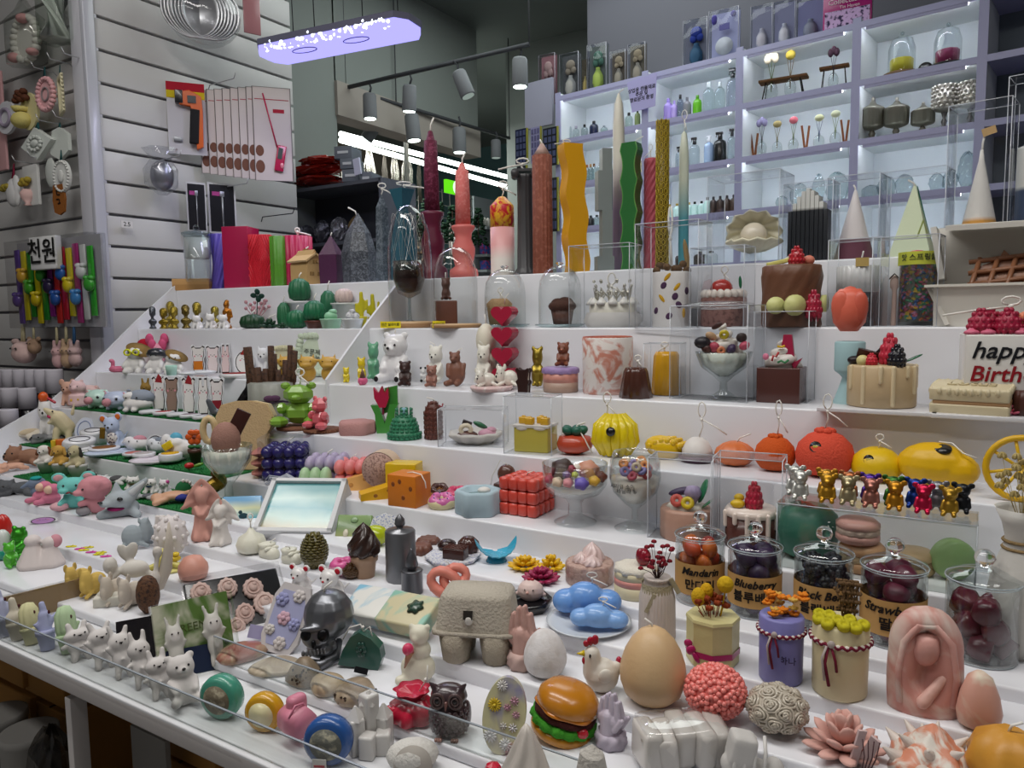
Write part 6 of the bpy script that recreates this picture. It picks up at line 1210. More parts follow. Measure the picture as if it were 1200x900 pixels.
IC('pouch_candle','crimson drawstring pouch candle left of the owl',(484,862,806,56,2),[('body','gloss:#b51636',lambda b:b.L([(.8,0),(1,.12),(.95,.45),(.6,.68),(.42,.74),(.55,.85),(.75,.98),(.5,.9),(0,.8)],n=60,rip=7,amp=.09,tw=.5)),('tassel','gloss:#b51636',lambda b:b.E(-.9,-.3,.45,.2,.16,.1).E(-.7,-.5,.5,.15,.12,.08)),('wick',WK,lambda b:b.T([(.3,0,.9),(.5,0,1.15),(.65,-.05,1.35),(.68,-.05,
1.75)],.025).E(.6,0,1.28,.1,.08,.05))],-10)
def slabflow(pl):
 P=[('slab','marble:#c9c49a:#8f8bb3:8',lambda b:b.P([(x*.9,.5+z) for x,z in circ(1,36,0,0,.5)],-.16,.16))]
 for x,z,c,n,r in((-.25,.88,'#d9d6d2',12,.24),(-.45,.62,'#cdb026',14,.3),(.35,.72,'#b98a9c',8,.2),(.1,.62,'#b58496',8,.18),(.5,.55,'#bd90a0',8,.18),(-.45,.22,'#d3d1d2',12,.3),(.25,.15,'#d6d4d5',12,.28),(.45,.38,'#cfcccd',8,.2),(.05,.38,'#d2cfcd',7,.16)):
  def f(b,x=x,z=z,n=n,r=r):
   for i in range(n):a=2*pi*i/n;b.E(x+r*.6*cos(a),-.2,z+r*.6*sin(a)*b.u/b.v,r*.42,.05,r*.14*b.u/b.v,rot=(0,-math.degrees(a),0),n=8)
   b.E(x,-.25,z,r*.25,.08,r*.22*b.u/b.v)
  P.append(('flower','wax:'+c,f))
 return P
I('flower_plaque','oval wax plaque with white, yellow and pink flowers leaning upright','plaque',(584,888,797,56,2),slabflow,-12,dep=.35,tilt=(-10,8))
def bearice(pl):return[('body','#dcd8c4',lambda b:b.E(0,0,.25,.85,.6,.25).E(.15,0,.55,.5,.45,.15).E(.1,0,.8,.5,.45,.16).E(-.25,0,.92,.17,.12,.06).E(.48,0,.92,.17,.12,.06).K((-.3,-.3,.1),(-.75,-.5,.1),.25).E(0,-.4,.77,.18,.15,.05),{'rm':38}),('cone','#9f6f56',lambda b:b.L([(.03,0),(.2,.3)],n=16,x=-.5,y=-.55,z0=.32,rot=(0,20,0))),('ice_cream','marble:#cf3a62:#e3c9c4:12',lambda b:b.E(-.3,-.55,
.63,.28,.25,.1))]
IC('bear_candle','ivory bear holding an ice cream cone behind the red pouch',(490,808,729,50,2),bearice,-15,lo=.68)
def slabflow2(pl):
 P=[('slab','matte:#c9c3c3',lambda b:b.P([(-.7,0),(.7,0),(.98,.2),(.98,.8),(.7,1),(-.7,1),(-.98,.8),(-.98,.2)],-.15,.15)),('lilac_inset','matte:#a5a7c9',lambda b:b.P([(-.6,.1),(.6,.1),(.8,.3),(.8,.7),(.5,.9),(-.6,.9),(-.8,.7),(-.8,.3)],-.17,-.1))]
 for x,z,c,r in((-.5,.75,'#9a9cc6',.4),(.3,.85,'#cfc8c6',.38),(-.1,.5,'#cfaab8',.4),(.5,.45,'#9c9ec8',.35),(-.6,.3,'#cfcac6',.3),(.1,.15,'#cbc3c1',.38)):
  P.append(('rose','matte:'+c,lambda b,x=x,z=z,r=r:[b.E(x+r*.5*cos(a),-.2,z+r*.5*sin(a)*b.u/b.v,r*.4,.08,r*.4*b.u/b.v,n=8) for a in[i*2*pi/6 for i in range(6)]]+[b.E(x,-.27,z,r*.3,.1,r*.3*b.u/b.v,n=8)]))
 return P
I('flower_plaque','long octagonal plaster plaque with lilac and white roses beside the skull','plaque',(322,768,688,48,2),slabflow2,-30,dep=.3,tilt=(-25,12),lo=.67)
def skull(pl):return[('cranium','metal:#74767b',lambda b:b.E(.15,.1,.66,.82,.85,.36).E(-.25,-.35,.45,.5,.4,.2).E(-.1,-.1,.22,.5,.5,.14).E(-.3,-.62,.6,.5,.15,.05),{'remesh':pl.h/46}),('eye_socket','metal:#1d1e21',lambda b:b.E(-.58,-.64,.52,.17,.12,.085)),('eye_socket','metal:#1d1e21',lambda b:b.E(-.05,-.72,.5,.19,.12,.09)),('nose_hole','metal:#1d1e21',lambda b:b.E(-.36,-.78,.4,.08,.08,.06)),('teeth',
'metal:#808287',lambda b:[b.E(-.68+.11*i,-.72-.04*sin(i),.27,.06,.06,.05,n=8) for i in range(7)]),('jaw','metal:#6f7176',lambda b:b.T([(.45,.1,.25),(.3,-.4,.1),(-.2,-.7,.07),(-.65,-.55,.1)],[.12,.16,.18,.16])),wick(0,1,l=.15,lean=.3,r=.03)]
IC('skull_candle','silver metallic skull candle facing left',(381,774,694,72,2),skull,0,lo=.68)
IC('purse_candle','dark green folded leaf purse candle with a flower button',(424,787,738,54,2),[('body','gloss:#215045',lambda b:b.P([(-1,.1),(.8,0),(.98,.3),(.9,.6),(.5,.85),(0,1),(-.4,.85),(-.75,.5)],-.28,.28)),('flower_button','gloss:#1c453b',lambda b:[b.E(.1+.15*cos(a),-.33,.55+.13*sin(a),.1,.06,.09) for a in[i*pi/3 for i in range(6)]]+[b.E(.1,-.36,.55,.07)]),('wick',WK,lambda b:b.T([(.1,
0,.95),(0,0,1.15),(-.5,0,1.05),(-.85,0,.7)],.03).T([(.1,0,.95),(.4,0,1.1),(.5,0,.8)],.03).E(.1,0,1.08,.07))],-20,lo=.675,dep=.5)
def soapbar(c,c2,sc=10):return[('body',f'marble:{c}:{c2}:{sc}',lambda b:b.B(0,0,.5,1,.68,.5,bev=.003))]
for(g,c,c2,lb,rot,tl) in(((443,745,672,64,3),'#dcdbd5','#7fb6cf','white soap block with blue and green marbling propped behind the skull',-35,(-38,0)),((484,752,692,66,3),'#c9c09c','#86b8a6','cream and sea green soap block with a dark leaf on top',-35,(-32,0))):
 p=place(*g,lo=.79);p.h=.016;t=thing('soap_block',lb,'soap',p.loc+Vector((0,0,.012)),p.rz+R_(rot),None,R_(26),0);M(p.u,p.u).B(0,0,.45,1,.72,.3,bev=.004).build('soap_body',f'marble:{c}:{c2}:10',t)
 if 'leaf' in lb:M(p.u,p.u).L([(.2,0),(.3,.04),(.1,.1)],n=30,rip=6,amp=.15,x=.3,y=.1,z0=.75).build('leaf_ornament','gloss:#2f4a3c',t)
 # pebble soaps behind the second lip
for(x,y,yt,w,c,c2,lb,sd) in((284,790,757,54,'#8f5548','#a38a72','reddish brown marbled pebble candle, leftmost of the pebble row',1),(324,806,776,56,'#a59682','#bfb29c','long beige pebble candle beside the reddish one',2),(358,814,770,44,'#7a6b58','#90806b','pitted brown pyramid rock in the pebble row',3),(384,823,792,44,'#b09c80','#8d7a66','smooth rounded tan pebble right of the pitted rock',4),(417,
836,800,52,'#8f7d68','#a3927b','holey brown pumice rock at the right of the pebble row',5)):
 def peb(pl,sd=sd,c=c,c2=c2):
  P=[('body',f'marble:{c}:{c2}:18',lambda b:b.L([(.5,0),(.92,.12),(1,.4),(.85,.75),(.45,.97),(0,1)],n=22,shape=pebble(sd)) if sd!=3 else b.L([(.8,0),(1,.15),(.7,.6),(.3,.95),(0,1)],n=16,shape=pebble(sd)))]
  if sd in(3,5):
   r=random.Random(sd);P.append(('pits','matte:#3a2f26',lambda b:[b.E(rr*cos(a),rr*sin(a),z,.06,.06,.06,n=6) for a,z in[(r.uniform(-2.8,-.3),r.uniform(.25,.7)) for _ in range(26)] for rr in[(.95 if sd==5 else 1.12-.75*z)]]))
  return P
 I('pebble_candle',lb,'candle',(x,y,yt,w,2),peb,0,hi=.73)
for x,y,lb in((300,742,'small silver price tag above the reddish pebble'),(384,790,'small black paper tag behind the tan pebble'),(424,804,'small black paper tag behind the pumice rock')):
 p=place(x,y+12,y-6,16,2,lo=.71);o=M(p.u,p.h).B(0,0,.5,1,.05,.5,rot=(-30,20,0)).build('price_tag','gloss:#15161a' if 'black' in lb else 'metal:#b9b3d8');o.location=p.loc+Vector((0,0,.004));o.rotation_euler=(0,0,p.rz);tag(o,lb,'tag')
 # step one: along the counter front
p=place(433,895,812,60,1)
make('plaster_house_candle','white glazed cluster of little carved houses','candle',p,[('houses','gloss:#c9c6c2',lambda b:[b.B(x,y,h/2,.3,.3,h/2,rot=(0,0,15*i),bev=.003) for i,(x,y,h) in enumerate(((-.5,.1,.62),(.1,.2,.95),(.6,0,.55),(-.2,-.4,.4),(.4,-.45,.38)))]),('roof','gloss:#d3d0cc',lambda b:[b.L([(.42,0),(.05,.22)],n=4,x=x,y=y,z0=h,smooth=False) for x,y,h in((-.5,.1,.6),(.1,.2,.78),(.6,0,.53))])],
20)
IC('rock_candle','rough white rock candle with a flat cut face at the bottom edge',(484,918,866,62,1),[('body','rough:#cfccc6',lambda b:b.E(0,0,.48,1,.7,.5)),('cut_face','matte:#a9a39b',lambda b:b.L([(.72,-.02),(.72,.02)],n=28,rot=(78,0,-10),x=0,y=-.6,z0=.42))])
IC('conch_candle','pearly white conch shell candle below the burger',(617,915,848,78,1),[('body','gloss:#c9c1b8',lambda b:b.L([(.95,0),(1,.2),(.8,.4),(.72,.5),(.5,.68),(.42,.75),(.2,.92),(.03,1)],n=50,rip=6,amp=.1,tw=1.5)),('lip','gloss:#d3ccc6',lambda b:b.T([(-.9,-.5,.1),(-.3,-.95,.25),(.3,-.9,.15),(.9,-.5,.05)],.12))],0)
IC('rock_candle','pale grey layered rock candle right of the conch shell',(694,925,872,70,1),[('body','rough:#bdb8b0',lambda b:b.L([(1,0),(.9,.35),(.6,.6),(.4,.9),(0,1)],n=12,shape=pebble(3),smooth=False))])
I('rosette_soap','faceted red bow shaped soap at the bottom edge below the flower plaque','soap',(578,912,893,32,1),[('body','gloss:#c01c38',lambda b:b.L([(.8,0),(1,.4),(.5,.9),(0,1)],n=7,smooth=False))])
def disc(c,c2,k='gloss',rz=0):
 return[('rim',f'{k}:{c}',lambda b:b.L([(.8,-.2),(.95,-.15),(1,0),(.95,.15),(.8,.2)],n=32,rot=(90,0,0),z0=.5)),('face',c2,lambda b:b.L([(.62,-.05),(.66,.0)],n=28,rot=(90,0,0),y=-.43,z0=.5))]
def discI(g,label,c,c2,rot,extra=None,k='gloss'):
 pl=place(*g,dep=.4);pl.h=pl.u*2;P=disc(c,c2,k)
 if extra:P+=extra
 return make('soap_disc',label,'soap',pl,P,rot)
discI((261,845,790,52,1),'teal green round soap standing on edge with a shell window','#45907a','speckle:#6c6250:#9a927c:90',-38)
discI((311,860,812,46,1),'amber yellow round soap with a black squiggle','#c9961a','gloss:#d8d0a4',-30,[('squiggle','matte:#1c1712',lambda b:b.T([(-.2,-.2,.95),(0,-.3,.8),(.3,-.3,.78)],.03))])
I('rose_soap','pink carved rose soap standing on edge','soap',(348,879,815,38,1),[('body','#cd7f93',lambda b:b.B(.2,.2,.55,.6,.4,.42,bev=.006).L([(.8,-.3),(.95,0),(.85,.3)],n=30,rot=(90,0,0),z0=.48,rip=5,amp=.05)),('petal_swirl','#c4748a',lambda b:b.T([((.12+.06*i)*cos(i*.75),-.36,.48+(.06+.032*i)*sin(i*.75)) for i in range(13)],.07))],35)
discI((386,900,836,58,1),'blue round soap with a fossil window and a price sticker','#2a5596','speckle:#63645c:#a09c88:90',-20,[('price_sticker','matte:#d8d3cf',lambda b:b.B(-.25,-.5,.12,.28,.02,.1)),('sticker_print','matte:#b3283a',lambda b:b.B(-.25,-.525,.08,.22,.01,.02))])
# white rabbits lying on their dark backing cards
def card_rabbit(g,label,**k):
 pl=place(*g,dep=.6);return make('rabbit_ornament',label,'ornament',pl,rabbit('#c9c4c1',**k),12,'white rabbit ornaments leaning at the counter front',tilt=(-22,0))
card_rabbit((95,778,730,50,1),'chubby white rabbit ornament, leftmost of the rabbits leaning on the counter')
card_rabbit((122,788,728,46,1),'white rabbit ornament with one arm raised, second from the left of the rabbits',wave=1)
card_rabbit((145,799,732,42,1),'white rabbit ornament with an open mouth, third from the left of the rabbits',wave=1)
card_rabbit((168,811,740,42,1),'white rabbit ornament with a heart on its chest, fourth of the rabbits')
card_rabbit((189,824,762,46,1),'white rabbit ornament on the navy card, left of the bear')
pl=place(217,834,768,52,1,dep=.6);make('bear_ornament','white bear ornament on the navy card beside the teal soap','ornament',pl,bear('#c9c4c1',k='matte'),12,tilt=(-22,0))
for(g,c,lb) in(((158,795,728,60,1),'#1b181c','black glossy backing card behind the white rabbits'),((208,828,765,66,1),'#232c47','navy backing card behind the rabbit and bear pair')):
 p=place(*g,dep=.3,lo=.59);p.h*=.95;o=M(p.u,p.h).B(0,0,.5,1,.02,.5).build('backing_card','gloss:'+c);o.location=p.loc+Vector((0,.018,0));o.rotation_euler=(R_(-24),0,p.rz);tag(o,lb,'card')
 # cactus ornaments in pots, far left of the counter front
for(x,yb,yt,w,c,lb,fn) in((4,748,690,26,'#a9adc6','pale blue bunny shaped cactus ornament cut by the left picture edge',0),(20,752,699,26,'#c0b8a8','beige rounded cactus ornament in a pot, second from the left edge',1),(37,757,707,28,'#c6c296','pale yellow barrel cactus ornament with a black flower',2),(55,764,705,28,'#a3a7c8','lilac blue cactus ornament with side arms in a pot',0),(80,768,711,30,'#adc39d',
'pale green columnar cactus ornament in a pot',2)):
 pl=place(x,yb,yt,w,1,dep=.6)
 if fn==0:body=lambda b:b.K((0,0,.35),(0,0,.7),.55,.45).K((.0,0,.8),(-.05,0,.93),.28,.25).K((.4,0,.5),(.85,0,.66),.2).K((-.4,0,.45),(-.7,0,.55),.16)
 elif fn==1:body=lambda b:b.E(0,0,.48,.8,.6,.2).K((0,0,.6),(-.1,0,.9),.38,.3)
 else:body=lambda b:b.L([(.6,.3),(.72,.5),(.7,.8),(.4,.97),(0,1)],n=60,rip=9,amp=.06).K((.6,0,.45),(.85,0,.58),.14)
 make('cactus_ornament',lb,'ornament',pl,[('body','matte:'+c,body,{'rm':34} if fn<2 else{}),('pot','matte:'+c,lambda b:b.L([(.5,0),(.68,.3),(.78,.31),(.78,.4),(.5,.4)],n=24)),('blossom','matte:#4a1f24',lambda b:b.E(.3,-.6,.75,.1,.06,.04))],10,'pastel cactus ornaments in pots',tilt=(-14,0))
pt=place(42,735,688,110,1,dep=.2,lo=.6);t=thing('kraft_tray','brown kraft paper tray in clear film behind the cactus ornaments','tray',pt.loc+Vector((0,.02,0)),pt.rz+R_(14));M(pt.u,pt.h).B(0,0,.45,1,.02,.45).build('kraft_back','matte:#8b7350',t,bevel=0);M(pt.u,pt.h).B(0,-.1,.48,1.02,.12,.48).build('film','clear:#fafafa',t)
# left part of the display
# step nine, left: busts, white cats, cactus row
def bustI(g,label,c,k='foil',rot=-20):return I('bust_figurine',label,'figurine',g,bust(c,k=k),rot)
bustI((179,387,358,16,9),'small dark silver grey bust at the far left of the upper cactus step','#55585e')
bustI((192,387,360,20,9),'gold bust in profile next to the dark grey bust','#8a7420')
bustI((204,387,358,20,9),'gold bust in front of the taller gold bust','#94802c')
IF('bust_figurine','taller gold bust behind the front pair of gold busts',(200,384,352,20,9),bust('#8d7a2a'),-20,lo=1.64)
IF('bust_figurine','dark bronze gold bust third group from the left',(218,385,356,20,9),bust('#6a5a26'),10,lo=1.60)
IF('bust_figurine','large gold bust behind the first white cat',(231,384,353,22,9),bust('#8c7a26'),-15,lo=1.62)
IF('bust_figurine','gold curly headed bust behind the middle white cat',(252,384,358,20,9),bust('#8e7f30'),-15,lo=1.62)
IF('statue_figurine','slim orange gold standing statue at the right of the gold busts',(266,386,351,14,9),[('body','foil:#a8691c',lambda b:b.L([(.8,0),(.8,.05),(.5,.15),(.6,.4),(.7,.6),(.35,.7)],n=16).E(0,0,.82,.5,.5,.13).E(.1,.1,.92,.4,.4,.08).K((.6,0,.65),(.8,-.2,.4),.2),{'rm':40})],lo=1.60)
def cat_w(g,lb):I('cat_figurine',lb,'figurine',g,quad('#dcdad8','matte','up',.12,eye=None,nose=None),-30,'white cats beside the gold busts',hi=1.61)
cat_w((231,388,368,17,9),'small white cat figurine, first of the three beside the gold busts');cat_w((247,388,366,18,9),'small white cat figurine looking up, middle of the three beside the gold busts');cat_w((262,388,367,18,9),'small white cat figurine, last of the three before the dried flower pot')
def dryflow(pl):
 def f(b):
  r=random.Random(5)
  for i in range(14):a=r.uniform(0,6);q=r.uniform(.2,1);z=r.uniform(.5,.75);b.T([(0,0,.2),(q*cos(a),q*sin(a),z)],.03,n=4);b.E(q*cos(a),q*sin(a),z,.12,.12,.05,n=6)
 return[('pot','#c2a35c',lambda b:b.L([(.4,0),(.5,.25),(.45,.27)],n=16)),('pink_flowers','matte:#b98a90',f),('dark_leaves','matte:#14352b',lambda b:[b.E(x,0,z,.22,.08,.07,rot=(0,r_,0),n=8) for x,z,r_ in((.1,.98,60),(-.15,.88,10),(.35,.86,-15),(.15,.78,80))]+[b.T([(0,0,.3),(.12,0,.95)],.035,n=5)])]
IC('dried_flower_candle','small pot of dried pink flowers with tall dark green leaves',(301,385,341,34,9),dryflow,lo=1.64)
IC('cactus_candle','low dark green barrel cactus candle with a short wick',(296,388,368,27,9),cactus('#1d4227'),hi=1.62)
def succ(b):
 for k,(n,r,up,l) in enumerate(((8,.5,15,.5),(6,.3,45,.42),(4,.12,72,.35))):petals(b,n,r,.2+.2*k,l,.2,up,.15,ph=k*25)
IC('succulent_candle','dark green succulent rosette candle beside the barrel cactus',(316,388,372,26,9),[('body','#1c3f2a',succ),wick(-.1,.8,l=.5,lean=.7,r=.05)])
IC('succulent_candle','smaller dark green succulent rosette candle',(331,388,377,14,9),[('body','#21452e',succ)],hi=1.6)
IC('cactus_candle','slender green cactus candle behind the succulents',(333,386,354,15,9),cactus('#2a6a45'),lo=1.62)
IC('cactus_candle','round green ribbed cactus candle at the front of the cactus row',(348,389,363,23,9),cactus('#1f6a44'),hi=1.61)
I('white_pot','white cylindrical pot under the tallest green cactus','pot',(352,383,353,32,9),[('body','gloss:#c9cbcb',lambda b:b.L([(.8,0),(.95,.9),(1.05,.92),(1.05,1),(0,1)]))],lo=1.66)
pw=place(352,383,353,32,9,lo=1.66)
IC('cactus_candle','large green five ribbed cactus candle raised on a white pot',(351,353,326,24,9),cactus('#2a6b48'),z=TZ[9]+pw.h+.001,lo=pw.loc.y-.03,hi=pw.loc.y+.03)
IC('cactus_candle','green ribbed cactus candle in a square dark brown pot',(369,388,352,24,9),cactus('#1e6b48',pot='#5b2f26'),hi=1.63)
IC('cactus_candle','green oval cactus candle behind the mint pot',(385,384,340,19,9),cactus('#2a6a4a',n=7,pot='#d6d6d0'),lo=1.66)
I('white_pot','white pot with small print behind the marbled cactus','pot',(405,384,355,32,9),[('body','gloss:#ced0cc',lambda b:b.L([(.75,0),(.95,.92),(1.05,.93),(1.05,1),(0,1)]))],lo=1.66)
pw2=place(405,384,355,32,9,lo=1.66)
IC('cactus_candle','pinkish white ribbed ball cactus candle on a white pot',(403,355,338,20,9),cactus('#d3bdb8',wk=False),z=TZ[9]+pw2.h+.001,lo=pw2.loc.y-.03,hi=pw2.loc.y+.03)
IC('cactus_candle','pale mint cactus candle in a mint pot',(388,389,362,25,9),[('cactus','#8fc4a0',lambda b:b.E(0,0,.62,.62,.55,.25).E(.2,0,.85,.4,.4,.15)),('pot','gloss:#9ccbae',lambda b:b.L([(.8,0),(1,.42),(1.05,.43),(1.05,.5),(0,.5)]))],hi=1.61)
IC('cactus_candle','white marbled knobbly cactus candle in a white pot',(413,389,362,25,9),[('cactus','marble:#d9d9da:#9b9da8:60',lambda b:b.E(-.2,0,.65,.4,.4,.22).E(.35,0,.62,.35,.35,.18).E(0,0,.88,.3,.3,.12)),('pot','gloss:#d2d8da',lambda b:b.L([(.8,0),(1,.42),(1.05,.43),(1.05,.5),(0,.5)]))],hi=1.61)
IC('cactus_candle','lime yellow cactus candle with upright arms, left of its twin',(424,386,339,20,9),armcactus('#bdb31e'),lo=1.62)
IC('cactus_candle','lime yellow branching cactus candle next to the slanted partition',(437,384,342,20,9),armcactus('#b5ad20'),lo=1.66)
# step eight, left: white dolls and printed cut-outs
def doll(pl,hat=None,glasses=False):
 P=[('body','matte:#d9d7d4',lambda b:b.E(0,0,.3,.62,.5,.3).E(0,-.05,.7,.55,.5,.22).K((-.4,-.2,.45),(-.55,-.5,.25),.18).K((.4,-.2,.45),(.55,-.5,.25),.18).K((-.3,-.3,.08),(-.4,-.7,.06),.2).K((.3,-.3,.08),(.4,-.7,.06),.2),{'rm':34})]+eyes(.2,.72,-.52,.05)
 if hat=='straw':P.append(('straw_hat','rough:#8a6f3f',lambda b:b.L([(.8,0),(.82,.02),(.45,.04),(.4,.12),(.1,.15)],rot=(20,28,0),x=.2,y=.1,z0=.8)))
 if hat=='helmet':P.append(('helmet','gloss:#2b2d33',lambda b:b.L([(.72,-.08),(.78,.0),(.68,.14),(.35,.24),(0,.26)],rot=(-14,0,0),z0=.74,y=.1)))
 if glasses:P+=[('sunglasses','gloss:#d3d81c',lambda b,s=s:b.T([(s*.27+.2*cos(a),-.58,.74+.1*sin(a)) for a in[i*pi/6 for i in range(12)]],.06,closed=True)) for s in(-1,1)]
 return P
IF('doll_figurine','white doll with yellow sunglasses and a straw hat on its back',(160,438,404,36,8),lambda pl:doll(pl,'straw',True),-25)
IF('doll_figurine','white doll wearing a glossy black helmet',(184,438,408,30,8),lambda pl:doll(pl,'helmet'),-25)
IF('doll_figurine','white doll under a tilted wide straw hat beside the mint cup',(204,439,412,32,8),lambda pl:doll(pl,'straw'),-10)
I('swan_float','pink rubber swan float figurine at the far left of the doll step','figurine',(138,438,420,20,8),[('body','gloss:#c96a86',lambda b:b.T([(.6*cos(a),.5*sin(a),.22) for a in[i*pi/8 for i in range(16)]],.35,closed=True).K((-.5,0,.3),(-.45,0,.75),.22).E(-.6,0,.85,.3,.22,.14),{'rm':30})],hi=1.46)
I('cup','tiny mint cup in front of the straw hat doll','cup',(201,441,428,13,8),lathe([(.8,0),(1,.9),(.9,1),(0,.95)],'matte:#a9cfc0'),hi=1.45)
IF('plush_figurine','red and white puffy figurine behind the helmeted doll',(170,432,397,20,8),[('body','matte:#d6d0ce',lambda b:b.E(0,0,.35,.7,.6,.35)),('red_hood','rough:#a8142c',lambda b:b.E(0,0,.75,.85,.7,.26).E(.5,0,.5,.3,.3,.2))],lo=1.50)
IF('plush_figurine','pink curly puff figurine behind the helmeted doll',(185,430,391,26,8),[('body','rough:#c9547a',lambda b:[b.E(.6*cos(a),.3*sin(a),.7+.15*cos(2*a),.35,.3,.16) for a in[i*pi/4 for i in range(8)]]),('face','matte:#d993a6',lambda b:b.E(0,-.2,.42,.6,.5,.32))],lo=1.50)
OUT={'bear':[(-.5,0),(.5,0),(.62,.3),(.5,.5),(.66,.62),(.62,.82),(.75,.95),(.5,1),(.3,.93),(-.3,.93),(-.5,1),(-.75,.95),(-.62,.82),(-.66,.62),(-.5,.5),(-.62,.3)],'bunny':[(-.5,0),(.5,0),(.6,.3),(.45,.48),(.6,.6),(.5,.76),(.45,1),(.15,1),(.1,.78),(-.1,.78),(-.15,1),(-.45,1),(-.5,.76),(-.6,.6),(-.45,.48),(-.6,.3)],'blob':[(.9*cos(2*pi*i/18),.5+.48*sin(2*pi*i/18)) for i in range(18)]}
def cut(kind,fill,hat=None,hatc=None,blush='#cf8a94',sc=1):
 """printed die-cut: thick white acrylic, outline, filled face with simple features"""
 o=OUT[kind]
 def shrink(k,c=(0,.5)):return[(c[0]+(x-c[0])*k,c[1]+(z-c[1])*k) for x,z in o]
 P=[('white_backing','gloss:#dedfe2',lambda b:b.P([(x*1.18,max(0,.5+(z-.5)*1.1)) for x,z in o],.0,.28)),('outline','matte:#2a1f20',lambda b:b.P(shrink(1.0),-.04,0)),('print','matte:'+fill,lambda b:b.P(shrink(.9),-.07,-.04)),('printed_eyes','matte:#1d1718',lambda b:b.E(-.2,-.08,.66,.05,.03,.02,n=6).E(.2,-.08,.66,.05,.03,.02,n=6).E(0,-.08,.62,.05,.03,.015,n=6)),('printed_blush','matte:'+blush,lambda b:b.E(-.38,
-.08,.6,.1,.02,.035,n=8).E(.38,-.08,.6,.1,.02,.035,n=8))]
 if hat:P.append(('printed_hat','matte:'+hatc,(lambda b:b.P([(-.4,.84),(.4,.8),(.3,.98),(0,1.08)],-.1,-.05)) if hat=='hat' else(lambda b:b.P([(-.5,.1),(.5,.1),(.5,.42),(-.5,.42)],-.09,-.05))))
 return P
def cutI(g,lb,kind,fill,hat=None,hatc=None,rot=-12,lo=None,hi=None,tilt=(-8,0)):I('cutout_charm',lb.replace('cut-out charm','cut-out'),'charm',g,cut(kind,fill,hat,hatc),rot,lo=lo,hi=hi,tilt=tilt)
cutI((232,434,405,20,8),'cut-out charm of a white bear in an orange skirt','bear','#d6d2cf','skirt','#c2701c')
cutI((249,434,405,20,8),'cut-out charm of a pale pink eared bear beside the orange skirted one','bear','#d9cbcb')
cutI((264,437,404,16,8),'cut-out charm of a slim pinkish bunny on the upper left step','bunny','#d3bcbc')
cutI((286,438,411,22,8),'cut-out charm of a round white chick by the cinnamon','blob','#dcdad8','hat','#8e2420')
I('oval_plaque','stack of white oval printed plaques lying before the upper cut-outs','plaque',(233,441,432,44,8),[('body','gloss:#cfd0d4',lambda b:b.E(-.4,0,.4,.6,.35,.3).E(.3,-.1,.5,.6,.35,.3))],hi=1.46)
I('oval_plaque','flat red rimmed white plaque lying before the chick cut-out','plaque',(280,444,436,44,8),[('body','gloss:#d4d2d4',lambda b:b.L([(.9,0),(1,.4),(.95,.8)],shape=lambda a:1-.4*abs(sin(a)))),('red_print','matte:#8a2a28',lambda b:b.L([(.8,.8),(.8,.9)],shape=lambda a:1-.4*abs(sin(a))))],hi=1.45)
IF('unicorn_figurine','white unicorn figurine behind the cinnamon bundle',(309,438,404,24,8),quad('#d9dadd','matte','up',.25),-20)
def frame(c,k='rough',oval=True):
 def f(pl):
  def fr(b):
   n=32
   for lay,(r0,r1) in enumerate(((1,.62),)):
    for i in range(n):
     a=2*pi*i/n;q=1/max(abs(cos(a)),abs(sin(a)))**.7;b.E(.8*q*cos(a),0,.5+.4*q*sin(a),.2,.14,.07,rot=(0,-math.degrees(a),0),n=8)
  return[('ornate_frame',f'{k}:{c}',fr),('panel','matte:'+c,lambda b:b.P([(.7*cos(a),.5+.38*sin(a)) for a in[i*pi/12 for i in range(24)]],-.02,.06))]
 return f
p=place(366,432,388,46,8,lo=1.52);t=make('picture_frame','pale green ornate oval frame with handwriting standing on the step','frame',p,frame('#c0cdb8')(p),0,tilt=(-8,6));text('주문제작\n가능',p.u*.3,'matte:#3c3f3a',t,(0,-.05*p.u,p.h*.48))
I('picture_frame','cream ornate frame half hidden behind the yellow cows','frame',(332,432,404,34,8),frame('#cdc9a8'),0,lo=1.52)
for x,lb in((337,'mustard yellow cow figurine half hidden behind the cinnamon sticks'),(361,'mustard yellow cow figurine standing before the green frame'),(386,'mustard yellow cow figurine beside the slanted partition')):
 I('cow_figurine',lb,'figurine',(x,449,414,27,8),[('body','#c49a42',lambda b:b.E(0,0,.3,.72,.6,.3).E(0,-.1,.68,.85,.6,.22).E(0,-.5,.58,.6,.3,.12).K((-.5,0,.85),(-.55,0,.98),.12,.05).K((.5,0,.85),(.55,0,.98),.12,.05).E(-.85,0,.75,.2,.1,.06).E(.85,0,.75,.2,.1,.06),{'rm':32})]+eyes(.4,.74,-.62,.05),-15,'yellow cows on the upper left step')
 # grass mats
def mat_strip(k,x0,x1,lb):
 a,b_=on_y(x0,500,DY[k]).x,on_y(x1,560,DY[k]).x;a=max(a,XL+.01)
 def f(b):
  r=random.Random(k);w=DY[k+1]-DY[k];b.B((a+b_)/2,DY[k]+w/2-.002,TZ[k]+.002,(b_-a)/2,w/2-.004,.0018)
  for i in range(2600):
   x=r.uniform(a,b_);y=DY[k]+(abs(r.gauss(0,.4))*w if r.random()<.6 else r.uniform(0,w));y=min(max(y,DY[k]-.002),DY[k+1]-.006);b.add([(x-.0012,y,TZ[k]+.003),(x+.0012,y,TZ[k]+.003),(x+r.uniform(-.003,.003),y+r.uniform(-.004,.002),TZ[k]+r.uniform(.006,.0095))],[[0,1,2]],False)
 b=M();f(b);o=b.build('grass_mat','matte:#1d6a34');o['kind']='stuff';tag(o,lb,'artificial grass')
mat_strip(7,85,262,'strip of green artificial grass under the piglets and cut-outs')
mat_strip(6,20,262,'strip of green artificial grass under the dogs and the orange flower')
